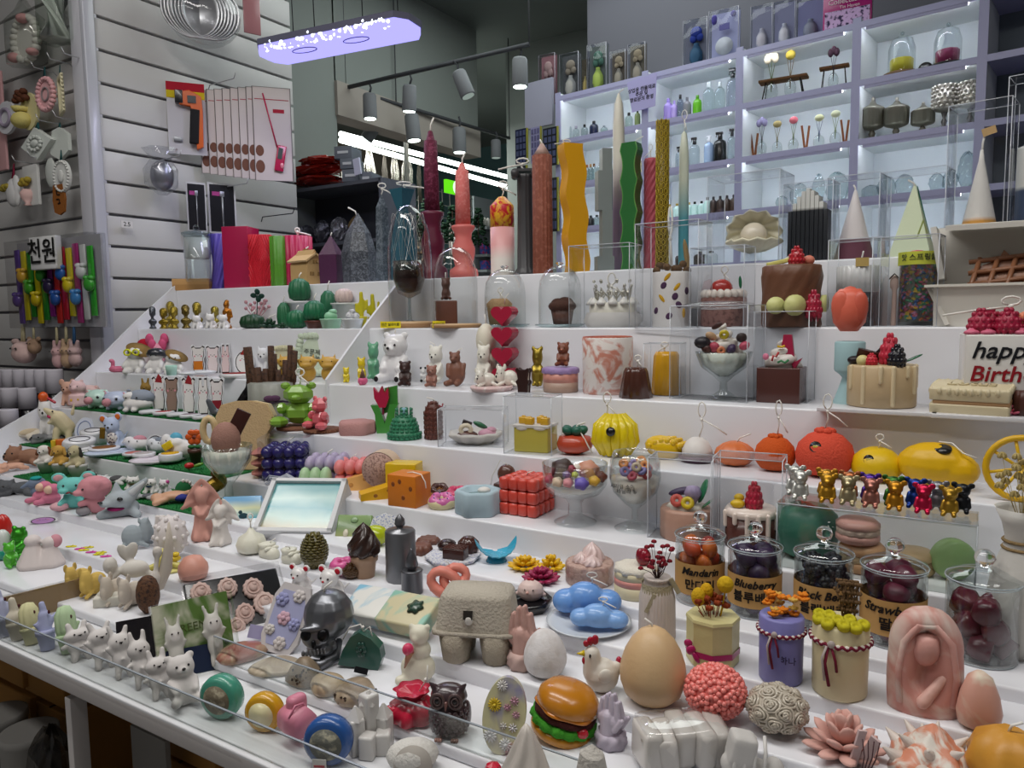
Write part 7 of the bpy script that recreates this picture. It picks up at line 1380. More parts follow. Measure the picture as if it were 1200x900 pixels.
mat_strip(5,10,240,'strip of green artificial grass under the cats and puppies')
G=.006
# step seven, left
for g,c,c2,lb in(((116,484,455,34,7),'#b5d3c6','#c98f95','mint green piglet figurine with a pink snout'),((138,487,457,36,7),'#b3bdd2','#c58a92','blue grey piglet figurine with pink ears'),):
 I('piglet_figurine',lb,'figurine',g,blobhead(c,c2),-35,z=TZ[7]+G,hi=1.37)
IF('piglet_figurine','pale pink round piglet figurine lying behind the mint piglet',(104,474,450,34,7),blobhead('#d0b3ae','#c99a98','matte'),-30,z=TZ[7]+G,lo=1.3)
IF('pig_figurine','pink piggy wearing a flowered dress standing at the left of the mat',(92,480,445,26,7),[('body','matte:#d6b5b5',lambda b:b.E(0,0,.72,.75,.6,.25).E(0,-.5,.7,.3,.3,.1).L([(.5,.05),(.85,.12),(.75,.45),(.5,.5)],n=20).E(-.4,0,.96,.18,.1,.07).E(.4,0,.96,.18,.1,.07),{'rm':34}),('flower_print','matte:#d3a63a',lambda b:b.E(-.2,-.78,.28,.12,.05,.05).E(.35,-.7,.3,.1,.05,.04))]+eyes(.3,
.78,-.6,.05),-30,lo=1.27)
IF('pig_figurine','tan piggy in a striped shirt at the far left of the mat step',(80,478,444,22,7),quad('#c39a86','matte','round',.25),-30,lo=1.28)
IF('hamster_figurine','grey and white hamster figurine with full cheeks',(162,488,456,38,7),[('body','matte:#d6d3d0',lambda b:b.E(0,0,.35,.9,.8,.35).E(-.3,-.2,.7,.5,.45,.2).E(-.35,-.7,.12,.2,.2,.1).E(.2,-.7,.12,.2,.2,.1),{'rm':32}),('grey_back','matte:#868d98',lambda b:b.E(.1,.15,.62,.85,.75,.36).E(-.5,-.1,.95,.14,.1,.06))]+eyes(.35,.66,-.6,.06),-35,z=TZ[7]+G,hi=1.37)
IF('rabbit_figurine','gold brown rabbit figurine behind the grey hamster',(171,470,442,20,7),rabbit('#8a6c30','matte'),-20,z=TZ[7]+G,lo=1.31)
cs=[(186,'bear','#d8d3d1','hat','#8c1f24','white bear in a red hat, leftmost of the row'),(201,'bear','#8d7468',None,None,'brown bear in dark trousers on the grass mat'),(221,'bear','#dad6d4','hat','#8c1f24','white bear tilting its head, middle of the mat row'),(238,'bunny','#dbd8d6',None,None,'white bear with black antlers and a bow tie'),(254,'bear','#d9d3d3','skirt','#7f1a28','white bear in a crimson sweater, rightmost of the mat row')]
for x,k_,fl,h_,hc,lb in cs:cutI((x,484+(x-186)*.12,442,20,7),'cut-out charm of a '+lb,k_,fl,h_,hc,z=None) if False else I('cutout_charm','cut-out of a '+lb,'charm',(x,482+(x-186)*.12,441+(x-186)*.04,20,7),cut(k_,fl,h_,hc),-12,z=TZ[7]+G,lo=1.31,tilt=(-8,0))
for i,(x,c) in enumerate(((176,'#c4c5c8'),(192,'#a8474a'),(208,'#c0bfc4'),(223,'#8d7f86'),(238,'#a9a8ad'))):
 I('oval_plaque','white oval cookie-like plaque with %s print, %s of the mat row'%(('grey','red','pale','mauve','dark')[i],('leftmost','second','middle','fourth','rightmost')[i]),'plaque',(x,490+(x-176)*.1,480+(x-176)*.1,24,7),[('plaque_body','gloss:#d6d7da',lambda b:b.L([(.9,0),(1,.3),(1,.75),(.92,.9)],n=24,shape=lambda a:1-.25*abs(sin(a)))),('print','matte:'+c,lambda b:b.L([(.75,.9),(.75,.97)],n=24,
shape=lambda a:1-.3*abs(sin(a))))],z=TZ[7]+G,hi=1.315)
IF('seal_figurine','dark grey seal figurine at the right end of the upper grass mat',(254,493,466,28,7),[('body','gloss:#4e5258',lambda b:b.K((.6,0,.2),(-.2,0,.35),.3,.35).K((-.2,0,.35),(-.6,0,.85),.35,.22).E(.8,.1,.25,.3,.3,.1),{'rm':34})],-10,z=TZ[7]+G,hi=1.34)
I('netting_bag','black netted bag leaning beside the cinnamon bundle','bag',(280,486,444,26,7),[('body','foil:#1c191b',lambda b:b.L([(.9,0),(.7,.4),(.35,.8),(.5,1),(.2,.95)],n=24,rip=7,amp=.1))],lo=1.31,tilt=(0,20))
# step six, left
IF('dog_figurine','white dog wearing an orange ball hat at the far left of the middle mat',(54,505,465,26,6),quad('#d6d3d0','matte','up',.2)+[('orange_ball','gloss:#d0561c',lambda b:b.E(-.1,0,1.0,.4,.4,.13)),('red_strap','gloss:#a8142c',lambda b:b.K((.2,0,.98),(.8,0,.86),.12))],-20,z=TZ[6]+G,lo=1.18)
IF('crocodile_figurine','cream howling dog figurine with an open pink mouth',(71,510,472,36,6),[('body','matte:#cdbf9c',lambda b:b.K((.3,.1,.35),(-.1,0,.6),.55,.5).K((-.1,0,.62),(-.75,-.2,.85),.4,.15).K((-.1,0,.55),(-.6,-.2,.5),.3,.12).K((.7,.1,.7),(.85,.1,.98),.14,.05).K((-.2,-.2,.3),(-.25,-.3,.06),.22).K((.5,-.2,.25),(.5,-.3,.06),.22),{'rm':36}),('tongue','matte:#c23a6a',lambda b:b.E(-.5,
-.2,.66,.2,.14,.05,rot=(0,20,0))),('eye','gloss:#1b1715',lambda b:b.E(-.3,-.4,.8,.06,n=8))],-15,z=TZ[6]+G,lo=1.16)
IF('dog_figurine','white and brown spaniel figurine lying at the far left',(26,536,500,52,6),lying('#cfc6b6',patch='#b9a98f'),-30,z=TZ[6]+G,hi=1.24)
IF('dog_figurine','grey brindled dog figurine lying behind the puppies',(58,534,507,36,6),lying('#6f7072',patch='#8f8f90'),-20,z=TZ[6]+G,lo=1.14)
I('plaque_figurine','pale oval plaque of a blue cartoon dolphin leaning behind the toys','plaque',(95,512,489,20,6),[('body','gloss:#c9cddb',lambda b:b.P([(x,.5+z) for x,z in circ(1,24,0,0,.5)],-.15,.15)),('outline','matte:#6a7aa8',lambda b:b.T([(.7*cos(a),-.17,.5+.35*sin(a)) for a in[i*pi/8 for i in range(16)]],.04,closed=True))],-20,z=TZ[6]+G,lo=1.18,tilt=(-15,10))
for x,yb,yt,w,lb,rot in((93,530,512,36,'white slipper shaped plaque at the left of the middle mat',10),(112,522,500,30,'white bear shaped plaque lying before the blue dolphin plaque',-20),(98,541,528,30,'white oval plaque standing on edge beside the puppies',0)):
 I('oval_plaque',lb,'plaque',(x,yb,yt,w,6),[('plaque_body','gloss:#d9d9dc',lambda b:b.L([(.9,0),(1,.3),(1,.75),(.92,.9)],n=24,shape=lambda a:1-.4*abs(sin(a)))),('drawn_line','matte:#3a3a40',lambda b:b.T([(.6*cos(a),.35*sin(a),.92) for a in[i*pi/8 for i in range(16)]],.03,closed=True,n=4))],rot,z=TZ[6]+G,tilt=(18,0))
IF('box_figurine','orange and yellow toy block between the grey dog and the slipper',(72,530,512,20,6),[('orange_part','gloss:#c9641c',lambda b:b.B(.2,0,.4,.7,.6,.4,bev=.002)),('yellow_part','gloss:#cdab26',lambda b:b.B(-.6,-.1,.4,.25,.65,.4,bev=.002))],-20,z=TZ[6]+G,hi=1.2)
IF('mouse_figurine','pale blue seated mouse figurine with orange ears holding a foil packet',(136,522,484,30,6),quad('#b3bfd8','matte','round',.22,c2='#cf6b2c')+[('foil_packet','foil:#8a6a22',lambda b:b.B(-.6,-.5,.5,.2,.06,.16,rot=(0,15,0),bev=.002)),('spotted_belly','speckle:#d8d2cc:#3a2c4a:160',lambda b:b.E(0,-.42,.3,.42,.3,.18))],-25,z=TZ[6]+G,lo=1.15,tilt=(0,-8))
for x0,w,c,lb in((130,56,'#c3cfe4','pale blue wavy edged tray under two printed plaques'),(186,64,'#d8cfd8','pale pink wavy edged tray under the printed yellow plaque')):
 I('wavy_tray',lb,'tray',(x0,549+(x0-130)*.02,541,w,6),[('body','gloss:'+c,lambda b:b.L([(.9,0),(1,.5),(1.02,1),(.9,.7),(0,.7)],n=50,rip=7,amp=.04,shape=lambda a:1-.35*abs(sin(a))))],z=TZ[6]+G,hi=1.18)
for i,(x,w,c,lb) in enumerate(((123,34,'#7d5128','round plaque with brown print on the pale blue tray'),(157,24,'#b86a64','round plaque with coral print on the middle of the trays'),(169,26,'#a9a2a2','round plaque with grey print at the front of the pink tray'),(200,26,'#d3a41c','round plaque with yellow print at the right of the pink tray'))):
 I('oval_plaque',lb,'plaque',(x,544+(x-120)*.03,530,w,6),[('plaque_body','gloss:#d6d6da',lambda b:b.L([(.95,0),(1,.2),(1,.8),(.95,.9)],n=26)),('print','matte:'+c,lambda b:b.L([(.75,.9),(.75,.96)],n=26))],z=TZ[6]+G+.006,lo=1.13,hi=1.19)
for x,yb,yt,w,c,lb in((160,530,509,32,'#d9d6d8','white sleeping bunny figurine behind the trays'),(185,532,511,26,'#d3d6da','white bird figurine with a grey blue back behind the trays'),(203,531,505,30,'#d9d7d6','white bird figurine with a bright blue back behind the pink tray')):
 I('bunny_figurine' if 'bunny' in lb else 'bird_figurine',lb,'figurine',(x,yb,yt,w,6),[('body','matte:'+c,lambda b:b.E(.1,0,.4,.85,.6,.4).E(-.45,-.1,.6,.42,.4,.3).E(-.85,-.2,.55,.14,.1,.08),{'rm':30}),('colored_back' if 'bird' in lb else 'pink_ear','matte:'+('#c58a98' if 'bunny' in lb else '#7a828f' if 'grey' in lb else '#5ba3bd'),lambda b:b.E(.2,.1,.68,.5,.42,.26))]+eyes(.3,.66,-.5,.05),-25,z=TZ[6]+G,
lo=1.18)
cutI((182,535,510,20,6),'cut-out charm of a grey bear face standing among the trays','blob','#a9aeb8',lo=1.17)
IF('bird_figurine','white bird figurine holding a yellow cheese block',(212,540,512,34,6),[('body','matte:#dcd9d7',lambda b:b.E(0,0,.45,.9,.7,.44).E(-.2,-.2,.75,.5,.45,.24),{'rm':30}),('yellow_block','gloss:#d3bb1c',lambda b:b.B(-.7,-.6,.7,.32,.2,.16,rot=(0,-30,0),bev=.002))],-10,z=TZ[6]+G,hi=1.23)
IC('potted_flower_candle','orange flower in a small brown pot on the grass mat',(229,545,502,26,6),[('pot','#4a2c22',lambda b:b.L([(.4,0),(.55,.3),(.65,.31),(.65,.42),(.4,.42)])),('leaves','#256b34',lambda b:b.E(-.3,0,.48,.35,.2,.06).E(.3,0,.48,.35,.2,.06)),('orange_petals','gloss:#d4581a',lambda b:[b.E(.45*cos(a),-.1,.76+.14*sin(a),.36,.12,.1,n=8) for a in[i*2*pi/6 for i in range(6)]]),
('flower_center','gloss:#7a2c12',lambda b:b.E(0,-.22,.76,.16,.1,.05))],-20,z=TZ[6]+G)
IF('radish_figurine','tiny red and green radish figurine lying on the grass mat',(228,554,541,22,6),[('red_root','gloss:#b01a1e',lambda b:b.E(-.5,0,.5,.5,.35,.45)),('green_leaves','gloss:#5c8a2a',lambda b:b.E(.4,0,.5,.55,.22,.25,rot=(0,-15,0)))],z=TZ[6]+G,hi=1.15)
def bread(pl):
 pr=[(-.72,0),(.72,0),(.75,.5),(.95,.62),(1,.78),(.8,.95),(.3,1),(-.3,1),(-.8,.95),(-1,.78),(-.95,.62),(-.75,.5)]
 return[('crumb','rough:#c2a67e',lambda b:b.P([(x*.96,z*.98+.01) for x,z in pr],-.3,.3)),('crust','#c9b184',lambda b:b.P(pr,-.22,.32))]
p=place(289,558,471,66,6,lo=1.16);p.loc.z+=.002;t=make('bread_candle','large slice of bread candle standing upright with crumbs','candle',p,bread(p),-15,tilt=(-6,0))
def sundae2(pl):return[('glass_bowl','glass:#f5f9f8',lambda b:b.L([(.62,0),(.6,.02),(.18,.12),(.15,.26),(.5,.36),(.9,.5),(1,.66),(.97,.66),(.86,.52),(.45,.38),(0,.37)],n=60,rip=12,amp=.04,cap=False)),('white_wax','#dcd8cd',lambda b:b.L([(.4,.39),(.82,.51),(.92,.6),(0,.62)])),('chocolate_scoop','rough:#9a7468',lambda b:b.E(0,-.1,.72,.6,.55,.18)),('ring_biscuit','#c9b184',lambda b:b.T([(-.65+.25*cos(a),
0,.82+.12*sin(a)) for a in[i*pi/6 for i in range(12)]],.14,closed=True)),('chocolate_bar','gloss:#3a1a14',lambda b:b.B(.5,.1,.88,.3,.08,.13,rot=(0,28,0),bev=.001))]
IC('sundae_candle','ice cream cup candle with chocolate scoop and bar in front of the bread',(267,582,482,56,5),sundae2,-10)
# step five, left
IF('dog_figurine','brown shaggy cat figurine sitting behind the black one at far left',(30,556,521,40,5),lying('#8f6a55',ear='up'),-30,z=TZ[5]+G,lo=1.04)
IF('dog_figurine','dark grey fluffy dog figurine at the far left edge',(22,592,561,46,4),lying('#55575a','rough',ear='up'),-30)
IF('pig_figurine','peach coloured pig figurine lying at the far left edge',(12,566,541,34,5),lying('#c99b84',ear='up',eye=None),20,z=TZ[5]+G)
for x,c,pt_,lb in((53,'#d3cdc6','#6a3c22','white and brown puppy figurine in a white cup, leftmost of three puppies'),(70,'#b99046',None,'golden puppy figurine in a white cup, middle of three puppies'),(89,'#b5aa88','#33302c','beige black eared pug puppy in a white cup, rightmost of three puppies')):
 pl=place(x+2,565,521,26,5,z=TZ[5]+G,lo=1.03,hi=1.09);make('puppy_figurine',lb,'figurine',pl,[('cup','gloss:#b7b4ae',lambda b:b.L([(.5,0),(.85,.35),(.9,.42),(0,.42)])),('body','matte:'+c,lambda b:b.E(0,0,.5,.7,.6,.2).E(-.1,-.1,.8,.55,.5,.2).K((-.4,-.3,.45),(-.5,-.75,.42),.2).K((.4,-.3,.45),(.4,-.75,.42),.2).E(-.15,-.5,.75,.25,.2,.08),{'rm':32}),('ears','matte:'+(pt_ or c),lambda b:b.K((-.5,-.1,.88),
(-.68,-.15,.68),.15).K((.35,-.1,.88),(.5,-.15,.68),.15))]+[('eye','gloss:#151210',lambda b,s=s:b.E(-.1+s*.22,-.55,.82,.05,n=8)) for s in(-1,1)]+[('nose','gloss:#151210',lambda b:b.E(-.15,-.7,.77,.08,.05,.03,n=8))],-30)
IF('elephant_figurine','blue grey elephant with a teal cap and yellow feet',(44,598,558,30,4),[('body','matte:#6c7a8e',lambda b:b.E(.1,0,.4,.55,.5,.26).E(-.1,0,.72,.55,.5,.22).K((-.5,-.2,.72),(-.95,-.3,.6),.2,.1).E(.4,0,.75,.3,.15,.18),{'rm':32}),('teal_cap','matte:#1f8f8c',lambda b:b.E(0,0,.93,.42,.4,.08)),('yellow_feet','gloss:#cdab2c',lambda b:b.B(-.25,-.2,.08,.25,.2,.08,bev=.002).B(.4,
-.2,.08,.25,.2,.08,bev=.002))],-20)
IF('cat_figurine','small striped grey cat figurine lying behind the teal mouse',(98,568,548,26,5),lying('#8f8f8c',ear='up',patch='#4a4a4a'),-20,z=TZ[5]+G,lo=1.05)
cl=[((131,586,556,36,5),'#c6c6c4','#4a4a4a','white and grey spotted kitten lying on the lower grass mat'),((157,587,557,26,5),'#cfcdc9',None,'white kitten with a brown collar sitting on the lower grass mat'),((177,582,559,24,5),'#d2d0cc',None,'white kitten with a blue checked collar facing forward'),((168,592,578,28,5),'#9a9b9d','#5a5b60','small grey kitten figurine lying flat in front of the others')]
for i,(g,c,pt_,lb) in enumerate(cl):I('kitten_figurine',lb,'figurine',g,lying(c,ear='up',patch=pt_) if i in(0,3) else quad(c,'matte','up',.12,collar='#8a5a2c' if i==1 else '#3a4a8a'),-25,z=TZ[5]+G,lo=1.03 if i<3 else None,hi=None if i<3 else 1.05)
IF('unicorn_figurine','small white and pink unicorn figurine behind the sleeping baby',(193,584,560,20,5),quad('#d3cfd0','matte','up',.15)+[('pink_mane','gloss:#b03a80',lambda b:b.E(.4,-.1,.75,.25,.3,.14))],-25,z=TZ[5]+G,lo=1.04)
IF('baby_figurine','peach baby figurine lying on its tummy in a blue nappy',(202,600,572,46,5),[('body','#c79a7c',lambda b:b.E(.1,0,.45,.75,.45,.35).E(-.7,-.1,.4,.3,.3,.36).K((-.2,-.3,.3),(-.7,-.5,.15),.16).K((.5,-.1,.5),(.9,-.3,.7),.15),{'rm':34}),('blue_nappy','matte:#27307c',lambda b:b.E(.55,-.08,.35,.48,.5,.32))],-10,z=TZ[5]+G,hi=1.06)
IC('clog_candle','crinkled gold clog candle beside the pink angel',(246,596,546,44,5),[('body','foil:#8f7222',lambda b:b.K((.5,.1,.55),(-.5,-.2,.3),.45,.35).E(-.8,-.3,.35,.3,.25,.22),{'rm':30}),('opening','foil:#5a4512',lambda b:b.E(.45,-.1,.8,.4,.35,.12))],10,z=TZ[5]+.001)
IF('flower_figurine','green half disc with a white scalloped rim behind the baby',(216,590,563,22,5),[('green_disc','matte:#1c6238',lambda b:b.E(0,0,.5,.9,.4,.5)),('white_rim','matte:#d3d0cc',lambda b:[b.E(.9*cos(a),-.1,.5+.5*sin(a),.2,.2,.1,n=8) for a in[-1.2+i*.4 for i in range(8)]])],z=TZ[5]+G,lo=1.03)
# step four, left
IF('mouse_figurine','turquoise mouse figurine with big round ears and a smile',(87,604,552,44,4),[('body','matte:#6dbbb4',lambda b:b.E(0,0,.25,.55,.5,.25).E(0,-.1,.62,.75,.6,.23).E(-.3,-.6,.54,.3,.25,.08).E(-.65,0,.85,.38,.12,.14).E(.75,0,.85,.38,.12,.14).K((-.3,-.3,.3),(-.5,-.6,.2),.15).K((.3,-.3,.3),(.5,-.6,.2),.15),{'rm':34}),('inner_ear','matte:#cf9a9e',lambda b:b.E(-.65,-.1,.85,.24,.06,
.09)),('inner_ear','matte:#cf9a9e',lambda b:b.E(.75,-.1,.85,.24,.06,.09)),('mouth','gloss:#7a1a24',lambda b:b.E(-.1,-.7,.5,.16,.06,.03)),('pink_tail','matte:#d3a3ab',lambda b:b.E(-.6,-.4,.12,.45,.35,.12))]+eyes(.3,.68,-.62,.06),-15)
IF('pig_figurine','dusty pink elephant eared figurine with a grey foot beside the mouse',(113,609,556,46,4),[('body','matte:#c88890',lambda b:b.E(0,0,.25,.5,.45,.25).E(0,-.05,.68,.82,.7,.3).E(-.6,-.5,.6,.3,.3,.08).E(.2,-.5,.78,.35,.2,.16).K((-.2,-.3,.35),(-.55,-.5,.32),.16),{'rm':34}),('grey_foot','matte:#8f8c90',lambda b:b.E(-.5,-.3,.12,.35,.35,.12)),('eye','gloss:#1b1416',lambda b:b.E(-.35,
-.66,.7,.06,n=8)),('nose','gloss:#5a3a2c',lambda b:b.E(-.85,-.7,.62,.07,.05,.03,n=8))],-20)
IF('fox_figurine','grey big eared fennec figurine with a magenta collar',(142,618,564,66,4),[('body','matte:#9fa7ac',lambda b:b.K((.3,.1,.22),(-.6,-.2,.1),.3,.16).E(.0,-.1,.5,.5,.42,.24).E(-.35,-.4,.45,.25,.2,.1).K((-.1,0,.7),(-.1,0,.98),.2,.05).K((.35,0,.62),(.85,.1,.98),.24,.1).K((.3,0,.2),(.6,-.3,.08),.2,.15),{'rm':38}),('collar','matte:#8f1a5c',lambda b:b.E(-.1,-.15,.27,.3,.3,.07)),('eye',
'gloss:#121012',lambda b:b.E(.12,-.5,.58,.1,.08,.06,n=10)),('nose','gloss:#161416',lambda b:b.E(-.5,-.55,.52,.09,.08,.04,n=8)),('inner_ear','matte:#b9bcbe',lambda b:b.K((.42,-.12,.68),(.78,0,.92),.13,.06))],-15)
IF('fox_figurine','small grey lying figurine with a big black eye and an orange collar',(160,634,606,34,4),lying('#9aa4aa',ear='up')+[('orange_collar','matte:#b8521c',lambda b:b.E(-.15,-.2,.25,.4,.45,.15))],160,hi=.955)
for x,y,lb in((60,606,'pink sleeping baby doll figurine, upper one left of the turquoise mouse'),(50,603,'pink sleeping baby doll figurine lying lowest left of the turquoise mouse')):
 I('doll_figurine',lb,'figurine',(x,y-9,y-40,32,4),[('body','matte:#c8748c',lambda b:b.E(0,0,.3,.7,.5,.28).E(.2,0,.72,.5,.45,.26).K((-.3,-.3,.2),(-.8,-.5,.15),.2),{'rm':30}),('face','#d8b39a',lambda b:b.E(.05,-.25,.72,.36,.3,.2))],-30)
IF('hair_ball_figurine','white ball figurine carved with leafy petals behind the moon',(200,640,602,42,4),[('core','matte:#d3cccb',lambda b:b.E(0,0,.5,.88,.88,.46)),('leaf_relief','matte:#d8d2d1',lambda b:[b.E(.82*cos(a)*sin(t),.82*sin(a)*sin(t),.5+.45*cos(t),.17,.13,.06,rot=(0,60*(t-1.5),math.degrees(a)),n=8) for t,k in((.5,5),(1.0,9),(1.5,11),(2.0,9)) for a in[2*pi*i/k+t for i in range(k)]])])
IF('angel_figurine','dusty pink sitting angel figurine with spread wings',(238,643,563,46,4),angel('#c9968a'),-10)
IF('angel_figurine','white sitting angel figurine with raised wings in front of the pink one',(259,652,586,42,4),angel('#d3cdc8'),-25,hi=.95)
IF('bowl_figurine','clear and white broken bowl ornament beside the leafy ball',(187,637,604,16,4),[('body','matte:#cfc8c4',lambda b:b.B(0,0,.5,.7,.4,.5,rot=(0,6,0),bev=.003))],lo=.95)
# soaps propped on step five, centre left
def soapI(g,label,c1,c2,rot=-30,frame_=False,extra=None,ramp=.5):
 p=place(*g,lo=.995);t=thing('soap_box' if frame_ else 'soap_block',label,'soap',p.loc+Vector((0,.0,.006 if not frame_ else.03)),p.rz+R_(rot),None,R_(38 if frame_ else 55),0)
 u=p.u;b=M(u,u)
 if frame_:
  b.B(0,0,-.15,1,.82,.28,bev=.002).build('box_tray','matte:#c6c7c9',t)
  b=M(u,u);b.B(-.94,0,.2,.06,.82,.08).B(.94,0,.2,.06,.82,.08).B(0,-.78,.2,1,.05,.08).B(0,.78,.2,1,.05,.08).build('box_rim','matte:#d6d7d9',t)
  b=M(u,u);b.B(0,0,.15,.88,.74,.03)
 else:b.B(0,0,0,.9,.8,.25,bev=.003)
 m,nt,bs,out=nodes('sea_soap');setb(bs,None,.25,0,.5,.2);tc=nt.nodes.new('ShaderNodeTexCoord');sp_=nt.nodes.new('ShaderNodeSeparateXYZ');rp=nt.nodes.new('ShaderNodeValToRGB');n=nt.nodes.new('ShaderNodeTexNoise');n.inputs['Scale'].default_value=12
 ad=nt.nodes.new('ShaderNodeMath');ad.operation='MULTIPLY_ADD';ad.inputs[1].default_value=.3
 nt.links.new(tc.outputs['Generated'],sp_.inputs[0]);nt.links.new(tc.outputs['Object'],n.inputs[0]);nt.links.new(n.outputs[0],ad.inputs[0]);nt.links.new(sp_.outputs[1],ad.inputs[2]);nt.links.new(ad.outputs[0],rp.inputs[0]);nt.links.new(rp.outputs[0],bs.inputs[0])
 cs=[lin(c) for c in c1];rp.color_ramp.elements[0].color=cs[0];rp.color_ramp.elements[0].position=.2;rp.color_ramp.elements[1].color=cs[-1];rp.color_ramp.elements[1].position=1
 for i,c in enumerate(cs[1:-1]):e=rp.color_ramp.elements.new(.2+.8*(i+1)/(len(cs)-1));e.color=c
 b.build('soap',m,t)
 for nm,mt,fn in(extra or[]):b=M(u,u);fn(b);b.build(nm,mt,t)
 return t
soapI((283,611,562,50,5),'blue graded soap with a small duck silhouette propped on the step',['#205a6c','#4f9fb0','#cfd3a8','#6fa6cf'],None,-15,extra=[('duck_silhouette','matte:#1a3a44',lambda b:b.E(.15,-.2,.27,.2,.14,.03).E(.0,-.02,.27,.09,.09,.03))])
soapI((312,603,560,30,5),'pale blue soap mostly hidden behind the white framed sea soap',['#7fa7c4','#a8c4d4','#cddbe0'],None,-20)
t=soapI((356,628,553,92,5),'large white framed box with a turquoise beach soap inside',['#a9a288','#94b8b0','#2f8f9a','#9fc4c0','#5f9fa4'],None,-22,frame_=True)
soapI((415,632,574,46,5),'green resin soap with two white shells propped on the step',['#a99c6c','#95a06a','#5f7f48','#7c9a5c'],None,-18,extra=[('shell_inlay','gloss:#cfc9b4',lambda b:b.E(-.35,-.2,.27,.14,.22,.08)),('shell_inlay','gloss:#d2cdb8',lambda b:b.E(.3,-.25,.27,.17,.2,.1)),('shell_inlay','gloss:#7f9c70',lambda b:b.E(0,.5,.27,.2,.16,.06))])
# step three, left: figures and trays
IC('angel_candle','white cherub lying over an open book',(149,683,637,66,3),[('book','matte:#d0ccc0',lambda b:b.E(-.45,-.3,.16,.5,.4,.1).E(.45,-.3,.16,.5,.4,.1).B(0,-.3,.09,.95,.45,.09,bev=.003)),('cherub','matte:#cfcac2',lambda b:b.E(.2,.2,.5,.5,.3,.16).E(-.55,.05,.62,.24,.24,.16).K((-.3,.1,.5),(-.65,-.1,.32),.12).K((.5,.2,.42),(.95,.1,.36),.13,.09).E(.1,.3,.82,.22,.08,.18,rot=(0,20,0)).E(-.15,
.3,.8,.2,.08,.18,rot=(0,-25,0)),{'rm':44})],-15)
IF('moon_figurine','tall beige crescent moon figurine with a sleeping cherub on it',(183,686,612,40,3),[('moon','matte:#bfb5a8',lambda b:b.T([(.8,0,.98),(.75,0,.7),(.5,0,.4),(.1,0,.18),(-.5,-.1,.08)],[.06,.25,.36,.3,.08],n=12)),('cherub','matte:#cbc4bc',lambda b:b.E(-.1,-.2,.3,.35,.3,.1).E(-.55,-.1,.12,.4,.25,.08).K((-.1,-.2,.3),(-.55,-.1,.12),.2).K((-.1,-.2,.3),(.1,0,.6),.16).E(.1,0,.62,
.3,.25,.08),{'rm':40})],0)
def babyplate(pl):return[('baby','gloss:#c9c06a',lambda b:b.E(0,0,.55,.6,.5,.28).E(-.15,-.1,.88,.3,.3,.14).K((-.3,-.3,.35),(-.7,-.4,.25),.16).K((.4,-.3,.35),(.7,-.4,.25),.16),{'rm':34}),('plate','gloss:#cfc87c',lambda b:b.L([(.9,0),(1,.08),(.95,.12)],n=8)),('duckling','gloss:#d3b51c',lambda b:b.E(.5,-.2,.55,.28,.25,.14).E(.55,-.25,.75,.18,.18,.1))]
IC('baby_candle','pale yellow baby and duckling candle on a small plate',(196,684,642,44,3),babyplate,-15)
IC('half_ball_candle','salmon pink half ball behind the tray of cameos',(227,690,650,34,3),lathe([(.5,0),(.9,.12),(1,.4),(.95,.6),(.6,.9),(.2,.98)],'#cf9483'))
flips=[(80,653,'#d6cc1c','yellow'),(79,645,'#d8ce1e','yellow'),(93,647,'#d046a0','pink'),(103,645,'#cfc422','yellow'),(98,653,'#d24aa4','pink'),(91,660,'#d3ca1c','yellow'),(108,660,'#d44ca6','pink'),(118,651,'#d3ca2a','yellow')]
for i,(x,y,c,nm) in enumerate(flips):
 q=on_z(x,y-3,TZ[3]);q.y=min(max(q.y,DY[3]+.012),DY[4]-.012);b=M(.011,.011);b.E(-.2,0,.12,.75,.42,.14).E(.5,.05,.12,.6,.42,.14).T([(.1,-.35,.2),(.5,0,.4),(.1,.35,.2)],.07,n=5)
 o=b.build('slipper_charm','gloss:'+c);o.location=Vector((q.x,q.y,TZ[3]));o.rotation_euler=(0,0,.6);tag(o,f'tiny {nm} slipper charm lying on the white step','charm',f'tiny {nm} slipper charms')
cutI((52,643,606,28,3),'round mauve faced cut-out charm beside the pink dolls','blob','#b98ac0',lo=.83)
IF('couple_figurine','white bride and groom twin figurine with pink trim, far left',(48,668,625,50,3),[('body','matte:#cfc5c2',lambda b:b.L([(.7,0),(.72,.1),(.35,.6),(.3,.65)],x=-.3,n=20,rip=6,amp=.05).L([(.6,0),(.62,.1),(.3,.55),(.25,.6)],x=.4,n=20,rip=6,amp=.05).E(-.3,0,.8,.36,.36,.18).E(.42,0,.72,.34,.34,.17),{'rm':36}),('pink_veil','matte:#c58a94',lambda b:b.E(.62,.12,.72,.28,.34,.2))],
-20)
IF('frog_figurine','metallic green frog figurine leaning at the far left edge',(24,658,616,34,3),gummy('#3f9a2a','metal'),-50,lo=.83)
IF('frog_figurine','bright green long legged frog figurine below the metallic one',(12,668,634,24,3),gummy('#4fae2c','gloss'),30,hi=.83)
IF('penguin_figurine','white and teal round figurine at the far left edge',(4,658,620,20,3),[('body','gloss:#c9cdc9',lambda b:b.E(0,0,.6,.9,.8,.4)),('teal_base','gloss:#1f8a72',lambda b:b.E(0,0,.2,.9,.8,.22))])
IF('toy_figurine','red and orange ball toy at the far left edge',(4,632,602,22,4),[('red_ball','gloss:#b4231c',lambda b:b.E(0,0,.5,.9,.8,.5)),('yellow_feet','gloss:#d3b41c',lambda b:b.E(.3,-.5,.12,.4,.3,.14).E(-.3,-.5,.12,.4,.3,.14))],-10)
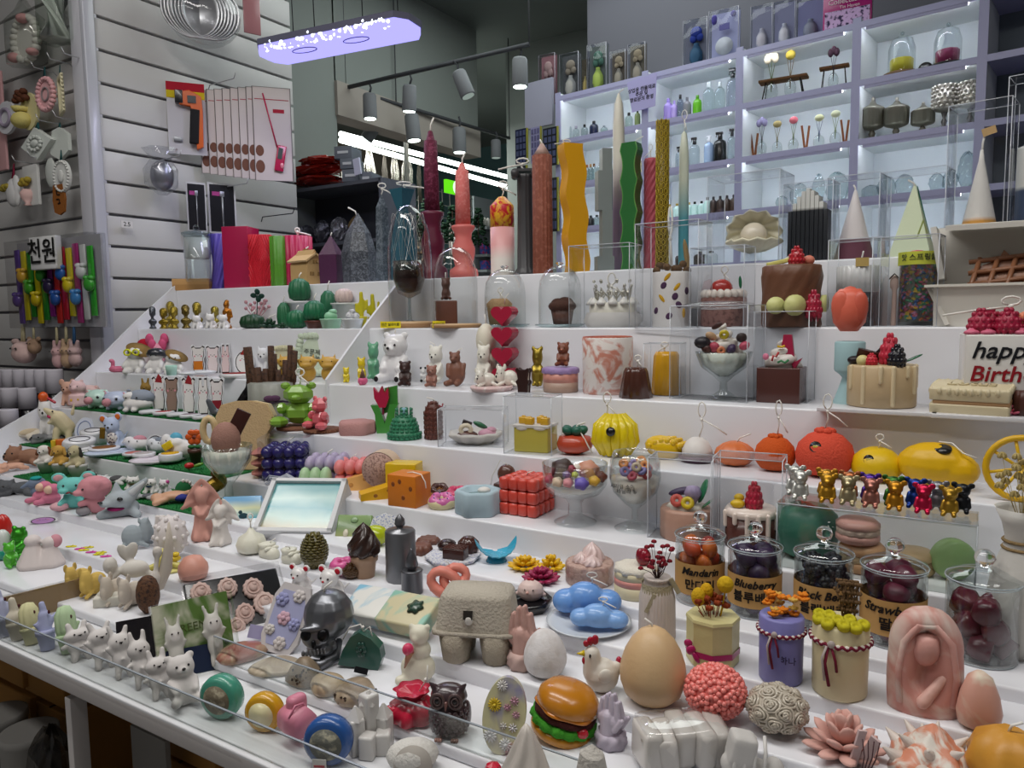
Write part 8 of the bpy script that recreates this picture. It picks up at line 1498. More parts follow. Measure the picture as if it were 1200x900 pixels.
# cameo tray
pt=place(277,712,662,118,3,dep=.2);t=thing('cameo_tray','black tray of pink plaster cameos and rose plaques in clear film','tray',pt.loc+Vector((0,-.0,.024)),pt.rz+R_(10),None,R_(40),0);u=pt.u
M(u,u).B(0,0,0,.9,.68,.05,bev=.003).build('black_tray','gloss:#17171a',t)
for i,(x,y,c,r) in enumerate(((-.62,.38,'#cdb1a8',.24),(-.12,.38,'#cfb5ac',.23),(.35,.26,'#ccb0a7',.24),(.5,-.12,'#cfb5ac',.26),(-.45,-.1,'#ccaea5',.2),(.1,-.25,'#c9aca3',.22),(-.1,-.5,'#cdb1a8',.2))):
 b=M(u,u);b.L([(r*.9,.05),(r,.08),(r*.95,.14),(r*.75,.15)],n=48,rip=12,amp=.06,x=x,y=y,shape=lambda a:1-.18*abs(cos(a)));o=b.build('cameo','matte:'+c,t)
 b=M(u,u);b.T([(x+r*.62*cos(a)*.85,y+r*.62*sin(a),.16) for a in[j*pi/8 for j in range(16)]],r*.07,closed=True,n=5).E(x,y,.16,r*.35,r*.42,.05).E(x+r*.1,y+r*.2,.19,r*.2,r*.2,.04);b.build('relief','matte:'+c,o)
M(u,u).B(0,0,.1,.93,.71,.14).build('film_wrap','clear:#fafafa',t)
def whitemouse(pl):return quad('#dddad8','gloss','round',.2,c2='#b01a2c',eye='#2a1c1c',nose='#b01a2c')
IF('mouse_figurine','white mouse figurine with red inner ears, left of the pair',(352,700,661,34,3),whitemouse,-40)
IF('mouse_figurine','larger white mouse figurine with red inner ears, right of the pair',(388,705,663,40,3),whitemouse,-40)
IC('pinecone_candle','small brown pinecone candle behind the right white mouse',(413,690,658,30,4),[('body','gloss:#5a3c1c',pinecone)],hi=.95)
# green card pack with two rabbits
pk=place(233,784,702,86,2,dep=.2,lo=.66);t=thing('rabbit_pack','clear pack with a green leaf printed card and two white rabbit ornaments','package',pk.loc+Vector((0,.0,.0)),pk.rz+R_(12),None,R_(-22),0);u,h=pk.u,pk.h*.97
M(u,h).B(0,.12,.5,1,.02,.5).build('printed_card','marble:#5c7a3a:#c9c7b4:9',t);text('GREEN',u*.3,'matte:#4d5a2c',t,(-.1*u,.09*u,h*.62));text('B',u*.2,'matte:#23301a',t,(.8*u,.09*u,h*.3))
for x,w,s in((-.55,.4,.9),(.45,.42,.95)):
 b=M(u*w,h*s*.95);b.E(0,0,.64,.62,.5,.17).E(0,.0,.34,.5,.42,.2)
 for q in(-1,1):b.K((q*.28,0,.76),(q*.44,.02,.95),.17,.13).K((q*.4,0,.45),(q*.72,-.2,.56),.13,.11).K((q*.22,-.05,.2),(q*.3,-.12,.06),.2,.17)
 o=b.build('rabbit','matte:#cfcac6',t,remesh=h/36);o.location=(x*u,-.16*u,0)
 e=M(u*w,h*s*.95).E(-.2,-.48,.68,.06).E(.2,-.48,.68,.06);e.build('face','matte:#2a1c1c',o)
M(u,h).B(0,-.08,.5,1.04,.24,.51).build('film','clear:#fbfcfa',t)
for(x,yb,yt,w,c,lb) in((92,696,660,32,'#c9aa5c','left pale yellow cow figurine lying near the slippers'),(110,703,664,34,'#c9aa5a','right pale yellow cow figurine lying near the slippers'),(134,712,671,34,'#bfb4a6','left beige cow figurine beside the yellow cows'),(155,716,674,34,'#c0b5a8','right beige cow figurine beside the brown nut ball')):
 I('cow_figurine',lb,'figurine',(x,yb,yt,w,2),lying(c,ear='round',eye=None),25)
I('cookie_ball','brown speckled nut ball behind the figurines on the lower left step','candle',(174,722,674,26,2),lathe(SPH,'speckle:#5a3a24:#2f1c12:200'))
# goods hanging on the slat walls
FY=1.545
def hang(px,pt,pb,w,y=FY-.03,x=None):
 """a thing hanging in front of a wall: bottom at (px, pb), top at pt; y or x says how far off it hangs"""
 q=Pl();f=(lambda a,b:on_x(a,b,x)) if x is not None else(lambda a,b:on_y(a,b,y))
 lo,hi=f(px,pb),f(px,pt);q.loc=lo;q.h=hi.z-lo.z;q.u=w*depth(lo)/F/2*1.0;q.rz=pi/2 if x is not None else R_(0)
 if x is None:q.u=abs(f(px+w/2,(pb+pt)/2).x-f(px-w/2,(pb+pt)/2).x)/2
 return q
def hook(px,py,y=FY,ln=.09,label='chrome wall hook of the far left slat wall',up=.02,name='wall_hook'):
 p=on_y(px,py,y-ln);b=M();b.T([(0,ln,-.01),(0,ln-.01,0),(0,0.01,0),(0,0,up)],.002,n=6);o=b.build(name,'metal:#b9bbc0');o.location=p;return tag(o,label,'hook')
def H(name,label,cat,g,parts,x=None,y=FY-.05,rot=0,group=None,tilt=(0,0),cordz=1.0):
 pl=hang(*g,y=y,x=x)
 return make(name,label,cat,pl,parts,rot,group,tilt=tilt)
def cord(z=1.0,l=.25,c='matte:#2a5a5c'):return('cord',c,lambda b:b.T([(-.1,0,z-.03),(0,.05,z+l),(.1,0,z-.03)],.04,n=5))
def ovalframe(c,k='rough'):
 return[('frame',f'{k}:{c}',lambda b:[b.E(.8*cos(a),0,.5+.42*sin(a),.2,.16,.07,n=8) for a in[2*pi*i/22 for i in range(22)]]),('inner_panel','matte:'+c,lambda b:b.P([(.7*cos(a),.5+.36*sin(a)) for a in[i*pi/10 for i in range(20)]],.0,.08)),('relief','matte:#8b7f80',lambda b:b.T([(.35*cos(a),-.03,.5+.18*sin(a)) for a in[i*pi/6 for i in range(12)]],.05,closed=True))]
H('bagged_ornament','white oval plaster wreath with pink flowers in a clear bag, top left corner','ornament',(32,14,76,34),ovalframe('#cfcdc6')[:2]+[('pink_flowers','matte:#cf9a9a',lambda b:b.E(.1,-.1,.88,.3,.2,.09).E(-.7,-.1,.2,.26,.2,.1).E(.6,-.1,.18,.22,.2,.07)),('bag','clear:#f4f6f4',lambda b:b.L([(.5,-.02),(1.05,.05),(1.05,.85),(.5,1.05),(.2,1.25)],n=16,shape=lambda a:1-.5*abs(sin(a))))])
H('bagged_ornament','white twisted plaster column in a clear bag beside the wreath','ornament',(67,-10,47,24),[('column','matte:#cbd0cb',lambda b:b.L([(.8,0),(.8,1)],n=40,rip=8,amp=.1,tw=4)),('bag','clear:#eef2ee',lambda b:b.B(0,0,.5,1.05,.5,.53,bev=.003))])
H('framed_ornament','pink ornate oval plaster frame hanging on a teal cord','ornament',(55,88,132,23),ovalframe('#d9a7aa')+[cord()])
H('framed_ornament','cream toothed rectangular plaster frame right of the pink oval one','ornament',(73,87,134,17),[('frame','rough:#d3ccab',lambda b:[b.B(x,0,.5,.14,.1,.48,bev=.001) for x in(-.75,.75)]+[b.B(0,0,z,.75,.1,.05,bev=.001) for z in(.06,.94)]+[b.E(s*.95,0,.05+i*.1,.12,.1,.035,n=6) for s in(-1,1) for i in range(10)]),('inner_panel','matte:#d8d2b8',lambda b:b.B(0,.1,.5,.7,.03,.44)),cord()],
rot=-20)
H('wall_vase','yellow plaster wall vase with dried brown flowers','ornament',(30,103,153,26),[('back_plate','matte:#d0c795',lambda b:b.P([(.25+.75*cos(a),.45+.45*sin(a)) for a in[i*pi/10 for i in range(20)]],.05,.2)),('vase','rough:#d3c67a',lambda b:b.E(-.1,-.1,.25,.6,.4,.2).L([(.3,0),(.4,.1)],x=-.1,y=-.1,z0=.45)),('dried_flowers','rough:#5b3626',lambda b:[b.E(-.5+.15*i,-.1,.75+.08*(i%3),.2,.18,.08,
n=8) for i in range(7)])])
H('hanging_plaque','white oval plaster plaque with lilac trim, far left edge','ornament',(9,118,157,22),[('plate','matte:#cfcfd4',lambda b:b.P([(cos(a),.5+.5*sin(a)) for a in[i*pi/12 for i in range(24)]],-.05,.1)),('lilac_trim','matte:#9d93a6',lambda b:b.T([(.55*cos(a),-.08,.5+.25*sin(a)) for a in[i*pi/8 for i in range(16)]],.1,closed=True))])
H('hanging_cards','pink printed cards hanging behind the plaques at the far left edge','card',(3,82,200,14),[('body','matte:#c79a9c',lambda b:b.B(0,0,.5,1,.1,.5,bev=.002))],y=FY-.03)
H('hanging_plaque','square white plaster plaque turned on its corner with a rose relief','ornament',(46,149,188,36),[('plate','matte:#d3d8d3',lambda b:b.P([(-1,.5),(0,0),(1,.52),(-.05,1)],-.08,.1)),('relief','matte:#c9cec9',lambda b:[b.E(.4*cos(a),-.12,.5+.2*sin(a),.12,.06,.06,n=6) for a in[i*pi/6 for i in range(12)]]+[b.E(0,-.12,.5,.25,.08,.12)]),cord(l=.15)])
H('hanging_plaque','white hexagonal plaster plaque behind the oval medallion','ornament',(72,149,188,24),[('plate','matte:#ccd2cc',lambda b:b.P([(-.9,.25),(0,0),(.9,.25),(.9,.75),(.1,1),(-.6,.95)],-.08,.1)),cord(l=.15)],y=FY-.035)
H('hanging_plaque','white oval medallion with a ribbed rim hanging on a cord','ornament',(74,187,226,19),[('plate','matte:#d5d6d3',lambda b:b.P([(cos(a),.5+.5*sin(a)) for a in[i*pi/14 for i in range(28)]],-.05,.12)),('ribbed_rim','matte:#cfd0cd',lambda b:[b.E(.9*cos(a),-.06,.5+.45*sin(a),.1,.12,.04,n=6) for a in[i*pi/14 for i in range(28)]]),('relief','matte:#c8c9c6',lambda b:b.E(0,-.1,.5,.35,.12,.2)),
cord(l=.3)])
H('hanging_plaque','white leaf shaped plaster plaque left of the ribbed medallion','ornament',(61,184,220,14),[('plate','matte:#c2c6c2',lambda b:b.E(0,0,.5,.9,.2,.5))],y=FY-.03)
H('wooden_tag','wooden tag with black writing hanging below the medallion','tag',(71,216,252,16),[('plate','matte:#8c5525',lambda b:b.P([(-.7,.1),(0,0),(.7,.1),(.9,.5),(.7,1),(-.7,1),(-.9,.5)],-.08,.08)),('writing','matte:#1d120c',lambda b:[b.B(x,-.1,z,.18,.02,.02) for x,z in((-.1,.8),(.1,.66),(-.1,.52),(.1,.38))]+[b.B(x,-.1,z,.05,.02,.06) for x,z in((-.15,.72),(.15,.45))])])
H('wall_vase','white scalloped wall basket with yellow dried flowers on a red cord','ornament',(16,205,243,20),[('basket','matte:#d3d2d2',lambda b:b.E(.1,0,.45,.7,.3,.45).E(.5,0,.5,.4,.2,.5)),('dried_flowers','rough:#9b8a3a',lambda b:[b.E(-.7+.2*i,-.2,.6+.05*(i%2),.25,.2,.1,n=8) for i in range(4)]),('red_cord','matte:#9a2a4a',lambda b:b.T([(.1,0,.9),(.2,.1,1.35),(.3,0,.9)],.05,n=5))])
H('wall_vase','pink relief vase plaque with yellow dried flowers on white board','ornament',(35,193,241,20),[('board','matte:#cfcfcd',lambda b:b.B(.2,.1,.5,.85,.08,.5,bev=.001)),('vase','matte:#d3b0ab',lambda b:b.L([(.25,0),(.12,.05),(.35,.18),(.4,.3),(.25,.4)],y=-.1,n=20)),('dried_flowers','rough:#a6913a',lambda b:[b.E(-.4+.25*i,-.2,.55+.07*(i%2),.26,.2,.08,n=8) for i in range(4)])])
for i,(x,y) in enumerate(((36,78),(55,68),(72,62),(42,140),(62,136),(14,188),(32,183))):hook(x,y,label=f'chrome wall hook {("above the yellow wall vase", "above the pink oval frame", "above the cream toothed frame", "above the square plaque", "above the hexagonal plaque", "above the scalloped basket", "above the pink relief vase")[i]}')
# pack of slap bracelets
bp=hang(70,279,383,100,y=1.46);t=thing('bracelet_pack','hanging clear pack of slap bracelets in many bright colours','package',bp.loc,0);u,h=bp.u,bp.h
M(u,h).B(0,.04,.5,.98,.012,.5).build('backing','matte:#9c9ba0',t)
bc=['#4a2a86','#d3c422','#2f8f2c','#d8c61c','#2c8a30','#8e2484','#c52c2a','#b81f34','#d6c31e','#a01c6e','#cfd0cf','#2fa02a'];ft=['#4a2a86','#dba824','#49a52c','#dcc21c','#3f9a33','#33284a','#2c5cac','#2a62b4','#dcc71c','#3a86c9','#d8d8d8','#39a32e']
for i,c in enumerate(bc):
 x=-.9+1.72*i/11.0;dz=.03*(i%3);o=M(u,h).B(x,-.01,.48+dz*.3,.055,.012,.44-dz,bev=.002,rot=(0,-1.5,0)).build('bracelet','gloss:'+c,t)
 zf=.32+.28*((i*5)%3)/2;M(u,h).E(x,-.05,zf,.09,.05,.08).E(x-.05,-.05,zf+.07,.04,.04,.03).E(x+.05,-.05,zf+.07,.04,.04,.03).build('animal_charm','gloss:'+ft[i],o)
M(u,h).B(0,-.02,.5,1.0,.1,.51,bev=.002).build('clear_bag','clear:#f6f7f8',t)
s_=hang(55,277,316,26,y=1.43);t=thing('price_sign','small white price sign with bold black characters on the bracelet pack','sign',s_.loc,R_(4));M(s_.u,s_.h).B(0,.0,.5,1.05,.15,.5,bev=.004).build('sign_board','gloss:#dcdcdc',t);text('천원',s_.u*1.25,'matte:#141414',t,(0,-.2*s_.u,s_.h*.5),bold=.0012)
# key rings under the pack
for(x,yt,yb,w,c,lb,kind) in((29,396,426,24,'#cfb2ad','pale pink plaster mouse hanging on a cream ribbon','m'),(41,394,415,14,'#a88a72','small brown teddy hanging behind the pink mouse','b'),(69,398,432,16,'#c9a3a4','pink eared rabbit hanging on a ribbon below the bracelets','r'),(80,396,432,18,'#b89a7e','tan rabbit hanging beside the pink eared one','r'),(89,398,430,18,'#bfa3a0','dusty pink rabbit hanging on a blue ribbon',
'r')):
 pl=hang(x,yt,yb,w,y=1.47)
 body=(lambda b:b.E(0,0,.38,.75,.5,.38).E(0,0,.62,.6,.5,.25).E(-.75,0,.85,.35,.15,.14).E(.75,0,.85,.35,.15,.14)) if kind!='r' else(lambda b:b.E(0,0,.28,.6,.4,.28).E(0,0,.58,.6,.45,.18).K((-.3,0,.7),(-.45,0,.93),.2,.14).K((.3,0,.7),(.45,0,.93),.2,.14))
 make('hanging_charm',lb,'charm',pl,[('body','matte:'+c,body,{'rm':30}),('ribbon','matte:#c9bf9a' if x!=89 else 'matte:#3a5f86',lambda b:b.T([(-.1,0,.85),(-.05,.05,1.5),(.05,.05,1.5),(.1,0,.85)],.07,n=5))]+eyes(.25,.6,-.48,.05))
 # white topped black tubes on the side shelf at the far left
tb=M();sx=on_y(40,470,1.36)
ss=thing('side_shelf','stepped dark shelf holding rows of white topped tubes at the far left','shelf',(0,0,0));rowsT=((1.44,433,460,(2,14,27,41,52,65)),(1.34,455,478,(4,13,33)),(1.24,480,503,(3,12)))
TB=None
for ri,(y,pt_,pb_,xs_) in enumerate(rowsT):
 z=on_y(30,pb_+22,y).z;x0,x1=-3.5,on_y(max(xs_)+12,470,y).x;M().B((x0+x1)/2,y,z/2,(x1-x0)/2,.049,z/2).build('shelf_block','matte:#3b3632',ss)
 for i,px in enumerate(xs_):
  c=on_y(px,pb_,y);r=9.5*depth(c)/F;hh=on_y(px,pt_,y).z-z
  if TB is None:
   t=thing('bottle','','bottle',(0,0,0));M(r,hh).L([(.9,0),(.9,.5)],n=18).build('black_base','gloss:#141215',t);M(r,hh).L([(1,.48),(1,.98),(.97,1)],n=22).build('white_cap','matte:#c9c5ce',t);TB=(t,r,hh);o=t
  else:
   o=TB[0].copy();C.objects.link(o)
   for ch in TB[0].children:d=ch.copy();C.objects.link(d);d.parent=o
   o.scale=(r/TB[1],r/TB[1],hh/TB[2])
  o.location=(c.x,y,z+.0005);o['label']=f'white capped black tube in the {("back", "middle", "front")[ri]} row of the far left side shelf';o['group']=f'white capped tubes in the {("back", "middle", "front")[ri]} row'
  # goods on the long slat wall (it faces +x)
WX=SX+.03
def HX(name,label,cat,g,parts,x=WX,rot=0,**k):pl=hang(*g,x=x);return make(name,label,cat,pl,parts,rot,**k)
bx=on_x(238,20,WX+.1);bw=78*depth(bx)/F/2
t=thing('bowl_stack','bagged stack of shiny silver bowls hanging at the top of the slat wall','bowls',bx-Vector((0,0,.0)),R_(60))
for i in range(7):
 M(bw*.78,bw*.78).L([(.05,0),(.6,.1),(.95,.5),(1,.62),(1.05,.63),(1,.66),(.9,.5),(.5,.14),(0,.06)],n=40,cap=False,rot=(90,0,0),x=-.5+.12*i,y=.1*i*0-.0,z0=.0).build('bowl','metal:#c5c5c8',t)
M(bw,bw).E(0,-.2,0,1.05,.7,.95,n=22).build('clear_bag','clear:#f4f5f6',t)
tp=hang(221,98,181,42,x=WX+.02);t=thing('thermometer_pack','blister pack with an orange and black infrared thermometer','package',tp.loc,tp.rz-R_(35));u,h=tp.u,tp.h
M(u,h).B(0,.05,.5,.98,.015,.5).build('card','matte:#c3c2c8',t);M(u,h).B(0,.02,.93,.98,.02,.07).build('red_print','matte:#a8162c',t);M(u,h).B(0,.018,.83,.98,.02,.05).build('yellow_print','matte:#c9b21c',t)
M(u,h).P([(-.35,.68),(-.3,.85),(.2,.88),(.8,.8),(.85,.6),(.8,.1),(.45,.06),(.4,.5),(.2,.66)],-.35,-.05).build('thermometer_body','gloss:#cf5a16',t,bevel=.002)
M(u,h).B(-.35,-.2,.78,.2,.2,.09,bev=.003).build('sensor_head','gloss:#19181b',t);M(u,h).B(.38,-.25,.38,.24,.16,.24,bev=.004,rot=(0,4,0)).build('black_grip','matte:#1b1a1d',t);M(u,h).B(.3,-.38,.75,.22,.02,.05).build('display_screen','gloss:#2a2d33',t);M(u,h).B(-.5,-.05,.2,.22,.05,.03,bev=.001).build('battery','metal:#8d9096',t)
HX('foil_ball','silver mould ball in a crinkled clear bag hanging on the slat wall','ball',(191,182,226,36),[('ball','metal:#9a9ba3',lambda b:b.E(0,0,.45,.72,.72,.42,n=22)),('bag','clear:#f2f3f5',lambda b:b.L([(.3,-.05),(1,.2),(1.05,.6),(.6,.9),(1.1,1.15)],n=14,rip=5,amp=.1))],x=WX+.06)
lb_=hang(149,259,267,14,x=WX);o=M(lb_.u,lb_.h).B(0,0,.5,1,.02,.5).build('paper_sticker','matte:#d8d6d4');o.location=lb_.loc;o.rotation_euler=(0,0,lb_.rz);tag(o,'tiny white price sticker on a slat of the long wall','label');text('2.5',lb_.h*.9,'matte:#222222',o,(0,-.001,lb_.h*.5))
for i in range(8):
 x=322-9.2*i;pl=hang(x,104+.6*i,212-1.2*i,42 if i==0 else 38,x=WX+.22-.022*i)
 P=[('card','matte:#cfc6c4',lambda b:b.B(0,0,.5,1,.02,.5,bev=.003)),('cookie_print','matte:#6f4a3c',lambda b:b.E(-.72,-.025,.15,.24,.01,.07,n=14).E(-.72,-.025,.32,.22,.01,.06,n=12)),('card_edge','matte:#77706f',lambda b:b.T([(-1,-.02,0),(-1,-.02,1),(1,-.02,1),(1,-.02,0)],.03,n=4,closed=True)),('red_print','matte:#a8263a',lambda b:b.B(.0,-.025,.87,.9,.004,.004).B(.35,-.025,.75,.3,.004,.02))]
 if i==0:P+=[('thermometer','gloss:#b51c4c',lambda b:b.B(.35,-.12,.24,.24,.1,.14,bev=.004,rot=(0,10,0)).T([(.2,-.1,.36),(-.45,-.08,.93)],.04,n=8)),('display_screen','gloss:#3a4444',lambda b:b.B(.35,-.23,.29,.12,.01,.06,rot=(0,10,0))),('button','gloss:#d87a8c',lambda b:b.E(.42,-.23,.16,.1,.03,.03))]
 make('thermometer_card',['front card of pink digital thermometers hanging on the long hook','second hanging thermometer card, just behind the front one'][i] if i<2 else 'hanging thermometer card seen edge on in the row of eight','package',pl,P,-40,'row of hanging thermometer cards')
for(x,w,pt_,pb_,lb) in((232,22,214,272,'black carded metal tool, left of the pair on the slat wall'),(262,32,215,274,'wider black carded metal tools, right of the pair on the slat wall')):
 HX('tool_card',lb,'package',(x,pt_,pb_,w),[('white_card','matte:#c6c6c9',lambda b:b.B(0,0,.5,1,.02,.5,bev=.002)),('black_print','gloss:#1b1b20',lambda b:b.B(0,-.03,.5,.86,.02,.46)),('metal_tool','metal:#a7a9ae',lambda b:b.T([(0,-.08,.1),(0,-.08,.75)],.06,n=8).B(0,-.08,.78,.16,.05,.05,bev=.001)),('pink_print','matte:#b0488a',lambda b:b.B(-.4,-.055,.78,.3,.01,.04))],x=WX+.03,rot=-20)
for(px,py,ln,lb) in((274,92,.16,'long chrome hook above the infrared thermometer'),(210,183,.12,'chrome hook holding the bagged silver ball'),(289,215,.16,'white wire hook below the hanging cards'),(343,250,.2,'dark wire hook with a curled end by the shelf')):
 p=on_x(px,py,WX+ln);o=M().T([(-ln,0,-.02),(-ln+.01,0,0),(0,0,.0),(.012,0,.02)],.0022,n=6).build('wall_hook','metal:#c0c0c4' if 'dark' not in lb else 'metal:#333338');o.location=p;tag(o,lb,'hook')
HX('pink_pack','pink phone shaped pack at the top of the slat wall corner','package',(296,-6,40,20),[('body','gloss:#b87f84',lambda b:b.B(0,0,.5,1,.1,.5,bev=.005))],x=WX+.1,rot=-20)
# hanging LED lamp and track lights
la=on_z(307,72,2.44);lb2=on_z(491,33,2.44)
A_=EYE+ray(312,70)*2.25;B_=EYE+ray(486,34)*1.72;zc_=2.27
A_=on_z(313,70,zc_);B_=on_z(486,36,zc_)
mid=(A_+B_)/2;d=B_-A_;L_=d.length
t=thing('led_lamp','long glowing violet white crystal LED lamp hanging from the ceiling','lamp',mid,atan2(d.y,d.x));hw_=L_/2;ww=.075
M().P([(-hw_,-ww*.5),(-hw_+.03,-ww),(hw_-.03,-ww),(hw_,-ww*.5),(hw_,ww*.5),(hw_-.03,ww),(-hw_+.03,ww),(-hw_,ww*.5)],0,.022,flat='xy').build('diffuser','emit:#a9a4ff:1.35',t)
b=M();rr=random.Random(2)
for i in range(150):b.E(rr.uniform(-hw_+.05,hw_-.05),-ww*.98+rr.uniform(-.004,.012),rr.uniform(.0,.03),.006,n=5)
b.build('crystal_beads','emit:#e6ecff:2.6',t)['kind']='stuff'
M().P([(-hw_-.005,-ww*.5),(-hw_+.03,-ww-.005),(hw_-.03,-ww-.005),(hw_+.005,-ww*.5),(hw_+.005,ww*.5),(hw_-.03,ww+.005),(-hw_+.03,ww+.005),(-hw_-.005,ww*.5)],.022,.042,flat='xy').build('housing','matte:#5d5d70',t)
for x in(-hw_*.6,-hw_*.3,hw_*.35,hw_*.8):M().T([(x,0,.04),(x-.02,0,CZ-zc_-.01)],.0018,n=5).build('wire','matte:#2f3034',t)
for x in(-hw_*.4,hw_*.3):M().T([(x+.05*cos(a),-.02+.022*sin(a),-.0012) for a in[i*pi/8 for i in range(16)]],.0016,closed=True,n=4).build('printed_ring','matte:#5b57a0',t)
ll=bpy.data.lights.new('led_glow','AREA');ll.shape='RECTANGLE';ll.size=L_*.9;ll.size_y=.12;ll.energy=3;ll.color=(.75,.75,1);lo_=bpy.data.objects.new('led_glow',ll);C.objects.link(lo_);lo_.location=mid-Vector((0,0,.012));lo_.rotation_euler=(0,0,atan2(d.y,d.x))
TY=2.9
def trk(p0,p1,z,label):
 a,b_=on_z(*p0,z),on_z(*p1,z);o=M().T([a,b_],.012,n=4).build('light_track','matte:#4a4c50');tag(o,label,'track');return a,b_
ta,tb_=trk((405,103),(620,52),2.6,'near grey ceiling track with spotlights');tc_,td_=trk((407,104),(597,162),2.6,'far grey ceiling track running towards the back wall')
for i,p in enumerate((ta,tb_,tc_.lerp(td_,.25),td_)):o=M().T([(p.x,p.y,p.z),(p.x,p.y,CZ)],.004,n=5).build('suspension_rod','matte:#55575a');tag(o,('thin rod holding the corner of the lamp tracks','thin rod holding the near end of the track','thin rod in the middle of the far track','thin rod at the end of the far track')[i],'rod')
def spot(px,py,z,rx,ry,label,on=True,s=1.0):
 p=on_z(px,py,z);t=thing('track_spotlight',label,'spotlight',p,R_(20),None,R_(rx),R_(ry));M().L([(.036*s,-.13*s),(.038*s,-.125*s),(.036*s,-.01*s),(.03*s,0)],n=24).build('lamp_can','matte:#7d8084',t)
 M().T([(0,0,0),(.01,0,.03*s),(0,0,.06*s)],.006*s,n=6).build('bracket','matte:#4a4c50',t);M().L([(.031*s,-.133*s),(.031*s,-.129*s)],n=20).build('lens','emit:#eafff4:%s'%(6 if on else.3),t)
 if on:
  l=bpy.data.lights.new('spot_glow','SPOT');l.energy=22;l.spot_size=R_(80);l.spot_blend=.6;l.shadow_soft_size=.03;l.color=(.95,1,.96);o=bpy.data.objects.new('spot_glow',l);C.objects.link(o);o.parent=t;o.location=(0,0,-.14*s)
spot(433,110,2.55,0,0,'spotlight pointing down at the left corner of the tracks');spot(480,100,2.55,4,4,'brightest spotlight on the near track left of centre',s=1.0)
spot(537,84,2.55,0,-22,'unlit tilted spotlight in the middle of the near track',on=False);spot(609,68,2.55,0,0,'spotlight beside the lilac shelving, just above the panels')
spot(444,142,2.5,0,40,'round faced spotlight turned sideways on the far track');spot(482,134,2.52,0,-5,'second spotlight on the far track',s=1.15);spot(538,150,2.52,0,0,'third spotlight on the far track',s=1.15);spot(581,164,2.52,0,0,'small dark spotlight at the far end of the track',on=False,s=.9)
# lights and goods of the stall beyond the opening
for i,(p0,p1) in enumerate((((399,157),(620,214)),((399,164),(620,226)))):
 a,b_=on_x(*p0,-3.6),on_x(*p1,-3.6);o=M().T([a,b_],.018,n=10).build('fluorescent_tube','emit:#f2fff4:7');tag(o,('upper bright fluorescent tube over the far stall','lower bright fluorescent tube over the far stall')[i],'tube light')
l=bpy.data.lights.new('stall_light','AREA');l.shape='RECTANGLE';l.size=2.0;l.size_y=.5;l.energy=60;l.color=(.97,1,.96);o=bpy.data.objects.new('stall_light',l);C.objects.link(o);o.location=(-4.2,4.1,2.75)
l=bpy.data.lights.new('hall_fill','AREA');l.shape='RECTANGLE';l.size=1.6;l.size_y=1.6;l.energy=26;l.color=(.93,1,.97);o=bpy.data.objects.new('hall_fill',l);C.objects.link(o);o.location=(-1.6,3.2,CZ-.03)  # added fill without any fixture, brightens the grey-green walls at the back
# wire grid of the stall
gx=-4.4;t=thing('wire_grid','white wire grid panel on the beige wall of the far stall','grid',(gx,0,0));b=M()
for i in range(30):y=3.4+.12*i;b.T([(0,y,1.2),(0,y,2.55)],.003,n=4)
for i in range(12):z=1.2+.12*i;b.T([(0,3.4,z),(0,6.9,z)],.003,n=4)
b.build('wires','matte:#c9c4bc',t)
def tree(px,pb,pt,x,label):
 pl=hang(px,pt,pb,26,x=x);r=random.Random(px)
 def f(b):
  for i in range(60):z=r.uniform(.05,.9);q=(1-z)*.95+.1;a=r.uniform(0,6.28);b.E(q*cos(a)*.8,q*sin(a)*.8,z,.22,.22,.03,rot=(r.uniform(-30,30),r.uniform(-30,30),0),n=6)
 make('miniature_tree',label,'tree',pl,[('trunk','matte:#3a2a20',lambda b:b.T([(0,0,0),(0,0,.9)],.05)),('foliage','rough:#16301f',f)])
for i,(x,pt_) in enumerate(((484,222),(500,228),(516,232),(531,236),(546,225),(561,240))):tree(x,290,pt_,-3.5,'small dark green artificial tree '+('left of the maroon candle','just left of the maroon taper','right of the maroon taper','between the maroon and salmon candles','behind the salmon candle','right of the salmon candle in the far stall')[i])
for i,(x,pt_,w) in enumerate(((434,172,22),(452,180,10),(464,174,14),(478,178,20),(492,186,10),(504,190,8))):
 pl=hang(x,pt_,232 if i%2 else 240,w,x=-3.9);r=random.Random(i)
 make('hanging_tinsel',('wide silver tinsel bundle hanging leftmost in the far stall','thin dark cord bundle beside the leftmost tinsel','silver tinsel bundle second from the left in the far stall','cream tinsel bundle left of the white post','thin dark strands left of the white post','short dark strands left of the maroon candle')[i],'decoration',pl,[('strands','foil:#a9a49c' if i in(0,2,3) else 'matte:#4b4640',
lambda b:[b.T([(r.uniform(-.3,.3),0,1),(r.uniform(-1,1),0,.6),(r.uniform(-1,1),0,r.uniform(0,.2))],.07,n=4) for _ in range(16)]),('top_knot','foil:#8f8a80',lambda b:b.E(0,0,.97,.4,.4,.05))])
p0=hang(480,166,330,4,x=-3.3);o=M(p0.u,p0.h).B(0,0,.5,1,1,.5).build('post','matte:#8f918d');o.location=p0.loc;tag(o,'slim white post of the far stall','post')
sg=hang(534,213,228,40,x=-3.7);t=thing('shop_sign','bright green lit sign with a white oval in the far stall','sign',sg.loc,sg.rz);M(sg.u,sg.h).B(0,0,.5,1,.1,.5).build('sign_panel','emit:#5fd01a:1.3',t);M(sg.u,sg.h).L([(.42,-.02),(.42,.02)],n=24,rot=(90,0,0),y=-.14,z0=.5).build('white_oval','emit:#e8ffe0:1.2',t)
